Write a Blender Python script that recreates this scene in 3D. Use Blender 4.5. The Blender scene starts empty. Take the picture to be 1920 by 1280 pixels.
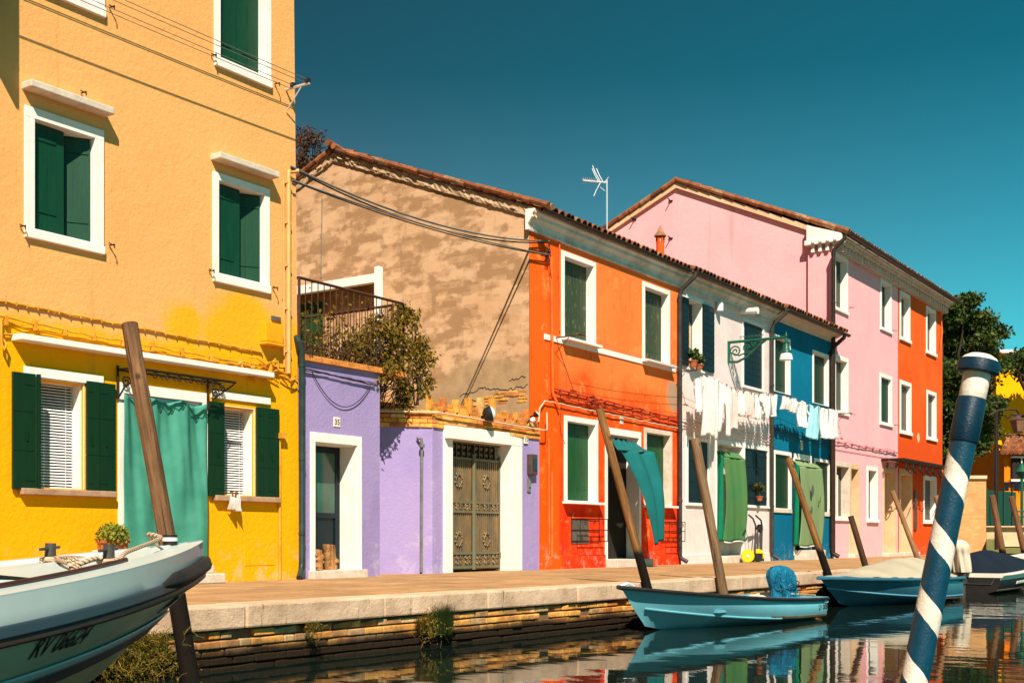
import bpy, bmesh, math, random
from math import sin, cos, pi, radians, sqrt
from mathutils import Vector, Matrix, Euler
R = random.Random(7)
SC = bpy.context.scene
COL = SC.collection

# ------------------------------------------------------------------ camera
TH = math.atan(0.6844); CT, ST = cos(TH), sin(TH)
FL, HX, HY = 2250.0, 960.0, 1010.0
EYE, DC = 1.11, 12.38
cam_d = bpy.data.cameras.new('camera'); cam = bpy.data.objects.new('camera', cam_d); COL.objects.link(cam)
cam.location = (0, -DC, EYE)
cam.rotation_euler = (radians(90), 0, -(pi/2 - TH))
cam_d.sensor_width = 36; cam_d.lens = FL/1920*36
cam_d.shift_y = (HY-640)/1920
cam_d.clip_start = 0.05; cam_d.clip_end = 2000
SC.camera = cam

# ------------------------------------------------------------------ light
SUNV = Vector((1.13, 1.0, -1.60)).normalized()      # direction the light travels
sun_d = bpy.data.lights.new('sun', 'SUN'); sun = bpy.data.objects.new('sun', sun_d); COL.objects.link(sun)
sun_d.energy = 5.0; sun_d.angle = radians(0.5); sun_d.color = (1.0, 0.885, 0.74)
sun.rotation_euler = SUNV.to_track_quat('-Z', 'Y').to_euler()
W = bpy.data.worlds.new('World'); SC.world = W; W.use_nodes = True
nt = W.node_tree; nt.nodes.clear()
wo = nt.nodes.new('ShaderNodeOutputWorld'); bg = nt.nodes.new('ShaderNodeBackground')
sky = nt.nodes.new('ShaderNodeTexSky'); sky.sky_type = 'NISHITA'; sky.sun_disc = False
sky.sun_elevation = math.asin(-SUNV.z); sky.sun_rotation = math.atan2(-SUNV.x, -SUNV.y)
sky.air_density = 1.0; sky.dust_density = 0.6; sky.ozone_density = 2.0
tc = nt.nodes.new('ShaderNodeTexCoord'); dt = nt.nodes.new('ShaderNodeVectorMath'); dt.operation = 'DOT_PRODUCT'
nt.links.new(tc.outputs['Generated'], dt.inputs[0])
# deep polarised blue to the left and overhead, paler towards the right and the horizon
AX = Vector((CT*0.0 + ST*0.82, ST*0.0 - CT*0.82, -0.62))
dt.inputs[1].default_value = AX
rp = nt.nodes.new('ShaderNodeValToRGB')
rp.color_ramp.elements[0].position = 0.24; rp.color_ramp.elements[0].color = (0.07, 0.17, 0.145, 1)
e_ = rp.color_ramp.elements.new(0.02); e_.color = (0.028, 0.062, 0.055, 1)
rp.color_ramp.elements[0].color = (0.028, 0.062, 0.055, 1); rp.color_ramp.elements[1].color = (0.07, 0.17, 0.145, 1)
rp.color_ramp.elements[2].position = 0.66; rp.color_ramp.elements[2].color = (0.018, 0.45, 0.39, 1)
mr = nt.nodes.new('ShaderNodeMapRange'); mr.inputs[1].default_value = -1; mr.inputs[2].default_value = 1
nt.links.new(dt.outputs['Value'], mr.inputs[0]); nt.links.new(mr.outputs[0], rp.inputs[0])
mx = nt.nodes.new('ShaderNodeMixRGB'); mx.blend_type = 'MULTIPLY'; mx.inputs[0].default_value = 1
nt.links.new(sky.outputs[0], mx.inputs[1]); nt.links.new(rp.outputs[0], mx.inputs[2])
sx = nt.nodes.new('ShaderNodeSeparateXYZ'); nt.links.new(tc.outputs['Generated'], sx.inputs[0])
r2 = nt.nodes.new('ShaderNodeValToRGB'); nt.links.new(sx.outputs[2], r2.inputs[0])
r2.color_ramp.elements[0].position = 0.15; r2.color_ramp.elements[0].color = (6.0, 1.75, 1.75, 1)
r2.color_ramp.elements[1].position = 0.36; r2.color_ramp.elements[1].color = (1, 1, 1, 1)
m2 = nt.nodes.new('ShaderNodeMixRGB'); m2.blend_type = 'MULTIPLY'; m2.inputs[0].default_value = 1
nt.links.new(mx.outputs[0], m2.inputs[1]); nt.links.new(r2.outputs[0], m2.inputs[2])
nt.links.new(m2.outputs[0], bg.inputs[0]); bg.inputs[1].default_value = 0.10
nt.links.new(bg.outputs[0], wo.inputs[0])
SC.view_settings.view_transform = 'Standard'; SC.view_settings.look = 'None'
SC.view_settings.exposure = 0.75; SC.view_settings.gamma = 1
SC.render.film_transparent = False
try:
    SC.cycles.max_bounces = 6; SC.cycles.use_denoising = True
except Exception: pass

# ------------------------------------------------------------------ projection helpers (pixel of the photo -> point on a real plane)
def ray(px, py):
    u = (px-HX)/FL; v = (HY-py)/FL
    return (CT+u*ST, ST-u*CT, v)
def P(px, py, y=0.0):
    d = ray(px, py); t = (y+DC)/d[1]
    return Vector((d[0]*t, y, EYE+d[2]*t))
def PX(px, py, x):
    d = ray(px, py); t = x/d[0]
    return Vector((x, -DC+d[1]*t, EYE+d[2]*t))
def T(px, py, t):
    d = ray(px, py)
    return Vector((d[0]*t, -DC+d[1]*t, EYE+d[2]*t))
def X(px, y=0.0): return P(px, 0, y).x
def Z(px, py, y=0.0): return P(px, py, y).z

# ------------------------------------------------------------------ mesh builder
class MB:
    def __init__(s): s.v = []; s.f = []; s.m = []
    def add(s, vs, fs, mi=0, mtx=None):
        o = len(s.v)
        if mtx is not None: vs = [mtx @ Vector(v) for v in vs]
        s.v += [tuple(v) for v in vs]; s.f += [tuple(i+o for i in f) for f in fs]; s.m += [mi]*len(fs)
    def box(s, x0, x1, y0, y1, z0, z1, mi=0, mtx=None):
        vs = [(x, y, z) for z in (z0, z1) for (x, y) in ((x0, y0), (x1, y0), (x1, y1), (x0, y1))]
        s.add(vs, [(0,3,2,1), (4,5,6,7), (0,1,5,4), (1,2,6,5), (2,3,7,6), (3,0,4,7)], mi, mtx)
    def quad(s, a, b, c, d, mi=0): s.add([a, b, c, d], [(0,1,2,3)], mi)
    def tube(s, pts, r, n=8, mi=0, cap=True):
        pts = [Vector(p) for p in pts]
        rs = r if isinstance(r, (list, tuple)) else [r]*len(pts)
        vs = []; fs = []; up = None
        for i, p in enumerate(pts):
            d = (pts[min(i+1, len(pts)-1)]-pts[max(i-1, 0)])
            if d.length < 1e-9: d = Vector((0, 0, 1))
            d.normalize()
            if up is None:
                a = Vector((0, 0, 1)) if abs(d.z) < .9 else Vector((1, 0, 0))
                up = d.cross(a).normalized()
            else:
                up = (up - d*up.dot(d))
                up = up.normalized() if up.length > 1e-6 else d.orthogonal().normalized()
            w = d.cross(up)
            for k in range(n):
                a = 2*pi*k/n
                vs.append(p+(up*cos(a)+w*sin(a))*rs[i])
        for i in range(len(pts)-1):
            for k in range(n):
                k2 = (k+1) % n
                fs.append((i*n+k, i*n+k2, (i+1)*n+k2, (i+1)*n+k))
        if cap:
            fs.append(tuple(range(n-1, -1, -1))); fs.append(tuple((len(pts)-1)*n+k for k in range(n)))
        s.add(vs, fs, mi)
    def lathe(s, prof, c, n=20, mi=0, mtx=None):       # prof: (r, z) bottom to top
        vs = []; fs = []
        for (r, z) in prof:
            for k in range(n):
                a = 2*pi*k/n; vs.append((c[0]+r*cos(a), c[1]+r*sin(a), c[2]+z))
        for i in range(len(prof)-1):
            for k in range(n):
                k2 = (k+1) % n; fs.append((i*n+k, i*n+k2, (i+1)*n+k2, (i+1)*n+k))
        fs.append(tuple(range(n-1, -1, -1))); fs.append(tuple((len(prof)-1)*n+k for k in range(n)))
        s.add(vs, fs, mi, mtx)
    def prism_x(s, prof, x0, x1, mi=0):                 # prof: list of (y,z), extruded along x
        n = len(prof)
        vs = [(x0, y, z) for y, z in prof]+[(x1, y, z) for y, z in prof]
        fs = [(i, (i+1) % n, n+(i+1) % n, n+i) for i in range(n)]+[tuple(range(n-1, -1, -1)), tuple(range(n, 2*n))]
        s.add(vs, fs, mi)
    def prism_z(s, poly, z0, z1, mi=0):
        n = len(poly)
        vs = [(x, y, z0) for x, y in poly]+[(x, y, z1) for x, y in poly]
        fs = [(i, (i+1) % n, n+(i+1) % n, n+i) for i in range(n)]+[tuple(range(n-1, -1, -1)), tuple(range(n, 2*n))]
        s.add(vs, fs, mi)
    def grid(s, nu, nv, fn, mi=0):
        vs = [fn(i/nu, j/nv) for j in range(nv+1) for i in range(nu+1)]
        fs = [(j*(nu+1)+i, j*(nu+1)+i+1, (j+1)*(nu+1)+i+1, (j+1)*(nu+1)+i) for j in range(nv) for i in range(nu)]
        s.add(vs, fs, mi)

def wloc(o):
    l = Vector((0, 0, 0))
    while o is not None: l += o.location; o = o.parent
    return l
def thing(name, label, cat, loc=(0, 0, 0), rotz=0, group=None):
    o = bpy.data.objects.new(name, None); COL.objects.link(o); o.empty_display_size = .2
    o.location = loc; o.rotation_euler = (0, 0, rotz); tag(o, label, cat, group); return o
def tag(o, label=None, cat=None, group=None, kind=None):
    if label: o['label'] = label
    if cat: o['category'] = cat
    if group: o['group'] = group
    if kind: o['kind'] = kind
    return o
def obj(name, mb, mats, parent=None, smooth=False, local=False, origin=None, ang=40, label=None, bev=0, solid=0, sub=0):
    if not isinstance(mats, (list, tuple)): mats = [mats]
    off = Vector((0, 0, 0))
    if not local:
        if parent is not None: off = wloc(parent)
        elif origin is not None: off = Vector(origin)
    me = bpy.data.meshes.new(name)
    me.from_pydata([(v[0]-off.x, v[1]-off.y, v[2]-off.z) for v in mb.v], [], mb.f)
    for m in mats: me.materials.append(m)
    me.polygons.foreach_set('material_index', mb.m)
    bm = bmesh.new(); bm.from_mesh(me); bmesh.ops.recalc_face_normals(bm, faces=bm.faces) if len(mb.f) < 60000 else None
    bm.to_mesh(me); bm.free()
    if smooth:
        me.polygons.foreach_set('use_smooth', [True]*len(me.polygons))
        me.set_sharp_from_angle(angle=radians(ang))
    me.update()
    o = bpy.data.objects.new(name, me); COL.objects.link(o)
    if parent is not None: o.parent = parent
    elif not local: o.location = off
    if bev:
        b = o.modifiers.new('b', 'BEVEL'); b.width = bev; b.segments = 2; b.limit_method = 'ANGLE'
    if solid:
        b = o.modifiers.new('s', 'SOLIDIFY'); b.thickness = solid; b.offset = 0
    if sub:
        b = o.modifiers.new('u', 'SUBSURF'); b.levels = sub; b.render_levels = sub
    if label: o['label'] = label
    return o
def struct(name, mb, m, **k):
    o = obj(name, mb, m, **k); o['kind'] = 'structure'; return o
def textmesh(s, size, shear=0.0, extr=.002, off=0.0):
    cu = bpy.data.curves.new('t', 'FONT'); cu.body = s; cu.size = size; cu.shear = shear; cu.extrude = extr; cu.offset = off
    cu.resolution_u = 3
    o = bpy.data.objects.new('t', cu); COL.objects.link(o)
    dg = bpy.context.evaluated_depsgraph_get(); dg.update()
    me = bpy.data.meshes.new_from_object(o.evaluated_get(dg))
    vs = [tuple(v.co) for v in me.vertices]; fs = [tuple(p.vertices) for p in me.polygons]
    bpy.data.objects.remove(o); bpy.data.curves.remove(cu); bpy.data.meshes.remove(me)
    return vs, fs

# ------------------------------------------------------------------ materials
def srgb(r, g, b):
    f = lambda c: (c/255/12.92 if c/255 <= .04045 else ((c/255+.055)/1.055)**2.4)
    return (f(r), f(g), f(b))
def c4(c): return (c[0], c[1], c[2], 1)
class NM:
    def __init__(s, name):
        s.m = bpy.data.materials.new(name); s.m.use_nodes = True; s.t = s.m.node_tree
        s.b = s.t.nodes['Principled BSDF']; s.tc = s.n('ShaderNodeTexCoord')
        s.geo = s.n('ShaderNodeNewGeometry')
    def n(s, k, **kw):
        x = s.t.nodes.new(k)
        for a, b in kw.items(): setattr(x, a, b)
        return x
    def l(s, a, b): s.t.links.new(a, b)
    def val(s, x): return x
    def mapping(s, src, scale=(1, 1, 1), rot=(0, 0, 0)):
        m = s.n('ShaderNodeMapping'); m.inputs['Scale'].default_value = scale; m.inputs['Rotation'].default_value = rot
        s.l(src, m.inputs[0]); return m.outputs[0]
    def noise(s, scale, src=None, detail=5, rough=.55, dist=0):
        x = s.n('ShaderNodeTexNoise'); x.inputs['Scale'].default_value = scale; x.inputs['Detail'].default_value = detail
        x.inputs['Roughness'].default_value = rough; x.inputs['Distortion'].default_value = dist
        s.l(src if src is not None else s.geo.outputs['Position'], x.inputs['Vector']); return x.outputs['Fac']
    def ramp(s, src, stops, interp='LINEAR'):
        r = s.n('ShaderNodeValToRGB'); e = r.color_ramp; e.interpolation = interp
        while len(e.elements) < len(stops): e.elements.new(.5)
        for i, (p, c) in enumerate(stops):
            e.elements[i].position = p; e.elements[i].color = c4(c) if isinstance(c, tuple) else (c, c, c, 1)
        s.l(src, r.inputs[0]); return r.outputs[0]
    def mix(s, f, a, b, mode='MIX'):
        x = s.n('ShaderNodeMixRGB', blend_type=mode)
        for i, q in zip((0, 1, 2), (f, a, b)):
            if isinstance(q, (int, float)): x.inputs[i].default_value = q if i == 0 else (q, q, q, 1)
            elif isinstance(q, tuple): x.inputs[i].default_value = c4(q)
            else: s.l(q, x.inputs[i])
        return x.outputs[0]
    def math(s, op, a, b=0.0, clamp=False):
        x = s.n('ShaderNodeMath', operation=op); x.use_clamp = clamp
        for i, q in zip((0, 1), (a, b)):
            if isinstance(q, (int, float)): x.inputs[i].default_value = q
            else: s.l(q, x.inputs[i])
        return x.outputs[0]
    def sep(s, i, src=None):
        x = s.n('ShaderNodeSeparateXYZ'); s.l(src if src is not None else s.geo.outputs['Position'], x.inputs[0]); return x.outputs[i]
    def mr(s, src, a, b, c=0.0, d=1.0, smooth=True):
        x = s.n('ShaderNodeMapRange'); x.interpolation_type = 'SMOOTHSTEP' if smooth else 'LINEAR'
        for i, q in enumerate((a, b, c, d)): x.inputs[i+1].default_value = q
        s.l(src, x.inputs[0]); return x.outputs[0]
    def blob(s, c, r0, r1, wob=.6):                      # soft mask round a world point
        d = s.n('ShaderNodeVectorMath', operation='DISTANCE'); s.l(s.geo.outputs['Position'], d.inputs[0]); d.inputs[1].default_value = c
        nz = s.math('MULTIPLY', s.noise(1.8), wob)
        return s.mr(s.math('ADD', d.outputs['Value'], nz), r0+wob*.5, r1+wob*.5, 1, 0)
    def bump(s, h, strength=.3, dist=.01):
        x = s.n('ShaderNodeBump'); x.inputs['Strength'].default_value = strength; x.inputs['Distance'].default_value = dist
        s.l(h, x.inputs['Height']); s.l(x.outputs[0], s.b.inputs['Normal']); return x
    def out(s, col, rough=.8, metal=0, spec=.3):
        if isinstance(col, tuple): s.b.inputs['Base Color'].default_value = c4(col)
        else: s.l(col, s.b.inputs['Base Color'])
        s.b.inputs['Roughness'].default_value = rough; s.b.inputs['Metallic'].default_value = metal
        s.b.inputs['Specular IOR Level'].default_value = spec
        return s.m
def plain(name, c, c2=None, scale=4, rough=.7, bump=.2, bs=40, metal=0, st=(1, 1, 1), spec=.3, lo=.35, hi=.65, coord='Object', bd=.01):
    n = NM(name); src = n.mapping(n.tc.outputs[coord], st)
    if c2 is None: c2 = tuple(x*.75 for x in c)
    col = n.ramp(n.noise(scale, src, 6, .6), [(lo, c), (hi, c2)])
    if bump: n.bump(n.noise(bs, src, 4), bump, bd)
    return n.out(col, rough, metal, spec)
def island(name, stops, rough=.85, bump=.4, bs=30, mul=None, spec=.2, wet=None):
    n = NM(name); col = n.ramp(n.geo.outputs['Random Per Island'], stops)
    col = n.mix(.75, col, n.ramp(n.noise(7, None, 8, .72), [(.34, .38), (.62, 1.25)]), 'MULTIPLY')
    if wet:
        z = n.math('ADD', n.sep(2), n.math('MULTIPLY', n.math('SUBTRACT', n.noise(1.6, None, 5), .5), wet[2]))
        k = n.mr(z, wet[0], wet[1]); col = n.mix(k, wet[3], col)
    n.bump(n.noise(bs, None, 6), bump, .012)
    return n.out(col, rough, 0, spec)
def stucco(name, c, c2, extra=None, bump=.35, bs=26, sc=.8, rough=.92, grime=.25):
    n = NM(name)
    col = n.ramp(n.noise(sc, None, 6, .6), [(.38, c), (.68, c2)])
    col = n.mix(grime, col, n.ramp(n.noise(5, None, 8, .7), [(.3, .7), (.62, 1.08)]), 'MULTIPLY')
    if extra: col = extra(n, col)
    # thin dirty streaks running down
    s = n.noise(1, n.mapping(n.geo.outputs['Position'], (5, 5, .22)), 6, .65)
    col = n.mix(n.mr(s, .58, .76, 0, .40), col, tuple(v*.5 for v in c))
    salt = n.math('MULTIPLY', n.mr(n.noise(4.5, None, 9, .75), .50, .60), n.mr(n.math('ADD', n.sep(2), n.math('MULTIPLY', n.noise(2), .5)), .85, 1.35, .5, 0))
    col = n.mix(salt, col, tuple(min(.8, v*.6+.22) for v in c))
    h = n.math('ADD', n.noise(bs, None, 8, .65), n.math('MULTIPLY', n.noise(3, None, 3), .8))
    n.bump(h, bump, .02)
    return n.out(col, rough, 0, .12)

AMB = .86
yel_hi = tuple(v*AMB for v in srgb(250, 180, 108)); yel_lo = tuple(v*AMB for v in srgb(250, 176, 6))
def yel_extra(n, col):
    zz = n.math('ADD', n.sep(2), n.math('MULTIPLY', n.math('SUBTRACT', n.noise(2.5), .5), .25))
    # lower storey freshly painted in strong yellow; a patch of the same paint spreads above the cables
    low = n.mr(zz, 3.55, 3.75, 1, 0)
    strong = n.ramp(n.noise(1.1, None, 6), [(.35, yel_lo), (.7, tuple(v*.9 for v in srgb(250, 172, 8)))])
    col = n.mix(low, col, strong)
    b1 = n.blob(tuple(P(455, 640)), .55, .85, .5); b2 = n.blob(tuple(P(345, 615)), .2, .45, .5); b3 = n.blob(tuple(P(525, 690)), .6, .9, .4)
    m = n.math('MAXIMUM', n.math('MAXIMUM', b1, b2), b3)
    col = n.mix(n.math('MULTIPLY', m, .9), col, strong)
    sc = n.mr(n.noise(2.3, None, 9, .75), .60, .68, 0, .55)   # scuffed, paler plaster low on the wall
    return n.mix(n.math('MULTIPLY', sc, n.mr(n.sep(2), 1.5, 1.9, 1, 0)), col, tuple(v for v in srgb(225, 170, 110)))
M = {}
M['yellow'] = stucco('yellow_stucco', yel_hi, tuple(v*.93 for v in yel_hi), yel_extra, bump=.55, bs=15, sc=.7, grime=.12)
M['lilac'] = stucco('lilac_stucco', srgb(158, 140, 186), srgb(148, 132, 182),
    lambda n, c: n.mix(n.mr(n.noise(1.3, None, 9, .75), .56, .68, 0, .7), n.mix(n.mr(n.noise(.9, n.mapping(n.geo.outputs['Position'], (1, 1, .5)), 6, .6), .5, .66, 0, .6), c, srgb(136, 122, 166)), srgb(184, 172, 192)), bump=.45, bs=18, grime=.12)
def org_extra(n, c):
    zz = n.math('ADD', n.sep(2), n.math('MULTIPLY', n.math('SUBTRACT', n.noise(.9), .5), 2.6))
    red = n.ramp(n.noise(2.2, None, 7), [(.35, srgb(238, 70, 14)), (.7, srgb(250, 96, 30))])
    c = n.mix(n.mr(zz, 3.6, 4.6, 1, 0), c, red)
    low = n.ramp(n.noise(2.2, None, 7), [(.35, srgb(228, 42, 10)), (.7, srgb(246, 70, 18))])
    c = n.mix(n.mr(zz, 1.6, 2.7, 1, 0), c, low)
    c = n.mix(n.mr(n.math('ADD', n.sep(0), n.math('MULTIPLY', n.noise(6), .1)), X(1048)-.0, X(1056), .85, 0), c, srgb(250, 88, 6))
    c = n.mix(n.mr(n.noise(1.6, None, 9, .72), .54, .64, 0, .6), c, srgb(252, 150, 84))
    c = n.mix(n.mr(n.noise(2.6, n.mapping(n.geo.outputs['Position'], (1, 1, .35)), 9, .75), .54, .66, 0, .55), c, srgb(196, 44, 10))
    c = n.mix(n.math('MULTIPLY', n.mr(n.noise(3.3, None, 9, .8), .64, .68, 0, .7), n.mr(n.sep(2), 1.0, 1.5, 1, 0)), c, srgb(226, 190, 140))
    c = n.mix(n.blob(tuple(P(1262, 745)), .25, .42, .45), c, srgb(172, 140, 112))
    return c
M['orange'] = stucco('orange_stucco', srgb(250, 128, 62), srgb(248, 112, 48), org_extra, bump=.3, grime=.2)
def gab_extra(n, c):
    s = n.mapping(n.geo.outputs['Position'], (1, .72, 1.5))
    m = n.mr(n.math('ADD', n.noise(1.9, s, 4, .55, .1), n.math('MULTIPLY', n.math('SUBTRACT', n.noise(4.0, n.mapping(n.geo.outputs['Position'], (1, 1, 1.2)), 8, .75), .5), .50)), .47, .56)
    br = n.n('ShaderNodeTexBrick'); n.l(n.mapping(n.n('ShaderNodeCombineXYZ').outputs[0]), br.inputs[0])
    cb = n.n('ShaderNodeCombineXYZ'); n.l(n.sep(1), cb.inputs[0]); n.l(n.sep(2), cb.inputs[1]); n.l(cb.outputs[0], br.inputs[0])
    br.inputs['Scale'].default_value = 1.0; br.inputs['Brick Width'].default_value = .34; br.inputs['Row Height'].default_value = .12
    br.inputs['Mortar Size'].default_value = .0; br.inputs['Color1'].default_value = (0, 0, 0, 1); br.inputs['Color2'].default_value = (1, 1, 1, 1)
    m2 = n.mr(n.math('ADD', n.math('MULTIPLY', br.outputs[0], .22), n.noise(1.9, s, 8, .72)), .54, .68)
    m = n.math('ADD', n.math('MULTIPLY', m, .55), n.math('MULTIPLY', m2, .45))
    c = n.mix(n.math('MULTIPLY', m, .74), c, srgb(140, 104, 70))
    zz = n.math('ADD', n.sep(2), n.math('MULTIPLY', n.math('SUBTRACT', n.noise(.8), .5), 1.0))
    c = n.mix(n.mr(n.math('ADD', zz, n.math('MULTIPLY', n.sep(1), .25)), 4.6, 4.75, .9, 0), c, n.ramp(n.noise(3, None, 7), [(.35, srgb(176, 146, 110)), (.7, srgb(150, 120, 88))]))
    return c
M['gable'] = stucco('old_plaster', srgb(206, 168, 132), srgb(198, 156, 118), gab_extra, bump=.3, bs=9, grime=.12)
M['whitewall'] = stucco('white_stucco', srgb(228, 212, 208), srgb(214, 196, 192), lambda n, c: n.mix(n.mr(n.noise(2.2, None, 9, .75), .62, .68, 0, .5), c, srgb(196, 178, 166)), bump=.4, grime=.35)
M['teal'] = stucco('teal_stucco', srgb(0, 112, 142), srgb(0, 100, 130), lambda n, c: n.mix(n.mr(n.sep(2), 3.2, 3.7, .55, 0), c, srgb(0, 84, 118)), bump=.3, grime=.2)
M['pink'] = stucco('pink_stucco', srgb(246, 176, 180), srgb(242, 166, 172), None, bump=.3, bs=14, grime=.1)
def or2_extra(n, c):
    zz = n.math('ADD', n.sep(2), n.math('MULTIPLY', n.math('SUBTRACT', n.noise(.7), .5), 3))
    c = n.mix(n.mr(zz, 4.2, 6.0, .8, 0), c, srgb(212, 72, 16))
    c = n.mix(n.blob(tuple(P(1722, 820)), .12, .2, .1), c, srgb(240, 190, 150)); return c
M['orange_b'] = stucco('orange_stucco_b', srgb(240, 98, 34), srgb(226, 84, 26), or2_extra, bump=.3, grime=.3)
M['cream'] = stucco('cream_render', srgb(222, 188, 152), srgb(200, 162, 124), None, bump=.3, grime=.35)
M['white'] = plain('white_paint', (.80, .77, .72), (.70, .66, .60), 3, .7, .25, 30, lo=.4, hi=.75)
M['whitep'] = plain('white_plastic', (.82, .80, .76), (.76, .74, .70), 3, .45, 0)
M['stone'] = plain('istrian_stone', (.66, .56, .46), (.50, .40, .32), 5, .85, .4, 26, lo=.38, hi=.7)
def cornice_m():
    n = NM('cornice_paint')
    col = n.ramp(n.noise(2.2, None, 8, .7), [(.42, (.66, .63, .57)), (.7, (.38, .33, .27))])
    n.bump(n.noise(16, None, 6), .3, .02)
    return n.out(col, .9, 0, .1)
M['cornice'] = cornice_m()
M['tanstone'] = plain('brown_stone', (.42, .26, .16), (.30, .17, .10), 6, .85, .4, 24)
M['whitep2'] = 0
M['kerb'] = None
def kerb_m():
    n = NM('kerb_stone')
    col = n.ramp(n.noise(2.2, None, 8, .68), [(.36, (.70, .485, .33)), (.64, (.44, .29, .185))])
    s = n.noise(1, n.mapping(n.geo.outputs['Position'], (12, 12, 1.6)), 8, .7)
    col = n.mix(n.mr(s, .60, .68, 0, .75), col, (.09, .06, .04))
    nz = n.sep(2, n.geo.outputs['Normal'])
    col = n.mix(n.mr(n.noise(26, n.mapping(n.geo.outputs['Position'], (.5, .5, 1.6)), 8, .7), .62, .66, 0, .55), col, (.20, .13, .08))
    n.bump(n.math('ADD', n.noise(30, None, 8, .7), n.noise(6, None, 4)), .55, .02)
    return n.out(col, .9, 0, .15)
M['kerb'] = kerb_m()
def pave_m():
    n = NM('paving_stone')
    br = n.n('ShaderNodeTexBrick'); n.l(n.geo.outputs['Position'], br.inputs[0])
    br.inputs['Scale'].default_value = 1; br.inputs['Brick Width'].default_value = .85; br.inputs['Row Height'].default_value = .40
    br.inputs['Mortar Size'].default_value = .008; br.inputs['Mortar Smooth'].default_value = .3
    br.inputs['Color1'].default_value = (.41, .235, .105, 1); br.inputs['Color2'].default_value = (.32, .18, .08, 1)
    br.inputs['Mortar'].default_value = (.27, .155, .075, 1)
    s = n.noise(1, n.mapping(n.geo.outputs['Position'], (1.1, 1.0, 1), (0, 0, radians(35))), 9, .75, .8)
    col = n.mix(.85, br.outputs[0], n.ramp(s, [(.36, .68), (.62, 1.28)]), 'MULTIPLY')
    col = n.mix(.5, col, n.ramp(n.noise(14, None, 8, .7), [(.3, .65), (.66, 1.25)]), 'MULTIPLY')
    n.bump(n.math('ADD', n.noise(20, None, 7), n.math('MULTIPLY', br.outputs['Fac'], -.5)), .5, .012)
    return n.out(col, .85, 0, .2)
M['pave'] = pave_m()
def green_paint(name, c, c2, chip=None):
    n = NM(name)
    col = n.ramp(n.noise(6, n.mapping(n.geo.outputs['Position'], (2, 2, .35)), 6), [(.4, c), (.7, c2)])
    if chip: col = n.mix(n.mr(n.noise(16, n.mapping(n.geo.outputs['Position'], (2.2, 2.2, .3)), 8, .7), .60, .64), col, chip)
    n.bump(n.noise(30, n.mapping(n.geo.outputs['Position'], (1, 1, .15)), 4), .25, .01)
    return n.out(col, .5, 0, .3)
M['green'] = green_paint('green_shutter_paint', (.002, .047, .020), (.002, .036, .016))
M['dgreen'] = green_paint('dark_green_paint', (.002, .026, .006), (.002, .019, .005))
M['oldgreen'] = green_paint('peeling_green_paint', (.032, .052, .020), (.020, .036, .014), (.30, .22, .10))
M['midgreen'] = green_paint('bright_green_paint', (.008, .070, .018), (.006, .05, .014), (.02, .10, .03))
M['navy'] = green_paint('navy_paint', (.004, .013, .018), (.003, .010, .014))
M['olive'] = green_paint('grey_green_paint', (.04, .052, .036), (.03, .04, .028))
M['greyp'] = green_paint('grey_brown_paint', (.12, .095, .08), (.09, .075, .06))
M['glass'] = plain('dark_glass', (.012, .018, .018), (.02, .03, .03), 2, .08, 0, spec=.6)
M['greenglass'] = plain('green_glass', (.05, .11, .075), (.03, .07, .05), 2, .15, 0, spec=.6)
M['interior'] = plain('dark_interior', (.012, .009, .007), (.02, .014, .01), 2, .9, 0)
M['iron'] = plain('black_iron', (.016, .010, .008), (.03, .016, .01), 9, .55, .2, metal=.3)
M['rust'] = plain('rusty_iron', (.10, .035, .015), (.05, .02, .012), 9, .8, .3)
M['gutter'] = plain('brown_metal', (.035, .020, .015), (.05, .03, .02), 6, .45, .1, metal=.4)
M['pipe'] = plain('dark_pipe', (.06, .05, .045), (.035, .03, .028), 5, .5, .1, metal=.3)
M['gpipe'] = plain('green_black_pipe', (.028, .05, .045), (.015, .028, .026), 5, .45, .15)
M['cable'] = plain('dark_cable', (.02, .016, .014), (.03, .024, .02), 5, .7, 0)
M['greycable'] = plain('grey_cable', (.20, .19, .17), (.12, .12, .11), 5, .6, 0)
M['ycable'] = plain('painted_cable', tuple(v*.8 for v in srgb(240, 178, 60)), tuple(v*.7 for v in srgb(225, 150, 30)), 5, .7, 0)
M['ylcable'] = plain('painted_pipe', yel_hi, tuple(v*.85 for v in yel_hi), 5, .7, 0)
M['ymeter'] = plain('yellow_painted_box', tuple(v*.95 for v in yel_lo), tuple(v*.8 for v in yel_lo), 5, .7, .1)
M['rcable'] = plain('red_painted_cable', (.50, .07, .02), (.30, .03, .012), 5, .7, 0)
M['pcable'] = plain('dusty_cable', (.42, .16, .17), (.22, .08, .09), 5, .7, 0)
M['ocable'] = plain('orange_painted_pipe', (.86, .16, .02), (.7, .1, .015), 5, .7, 0)
M['tan'] = plain('tan_conduit', (.72, .5, .34), (.6, .4, .26), 5, .7, 0)
M['tile'] = island('clay_roof_tile', [(0, (.20, .06, .025)), (.4, (.34, .12, .045)), (.75, (.12, .05, .03)), (1, (.42, .21, .10))], bump=.6)
M['brick'] = island('quay_brick', [(0, (.62, .27, .06)), (.3, (.74, .38, .10)), (.6, (.50, .19, .04)), (.8, (.36, .20, .09)), (1, (.70, .46, .22))], bump=.8, bs=22,
                    wet=(.12, .25, .20, (.020, .010, .004)))
M['brick2'] = island('parapet_brick', [(0, (.62, .26, .04)), (.4, (.72, .36, .07)), (.7, (.56, .15, .035)), (1, (.70, .42, .14))], bump=.6)
M['brick3'] = island('roof_rubble', [(0, (.60, .40, .24)), (.4, (.74, .50, .30)), (.7, (.55, .30, .14)), (1, (.80, .66, .50))], bump=.6)
M['vmortar'] = plain('verge_mortar', (.62, .42, .26), (.34, .21, .12), 5, .95, .7, 22, bd=.03)
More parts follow.
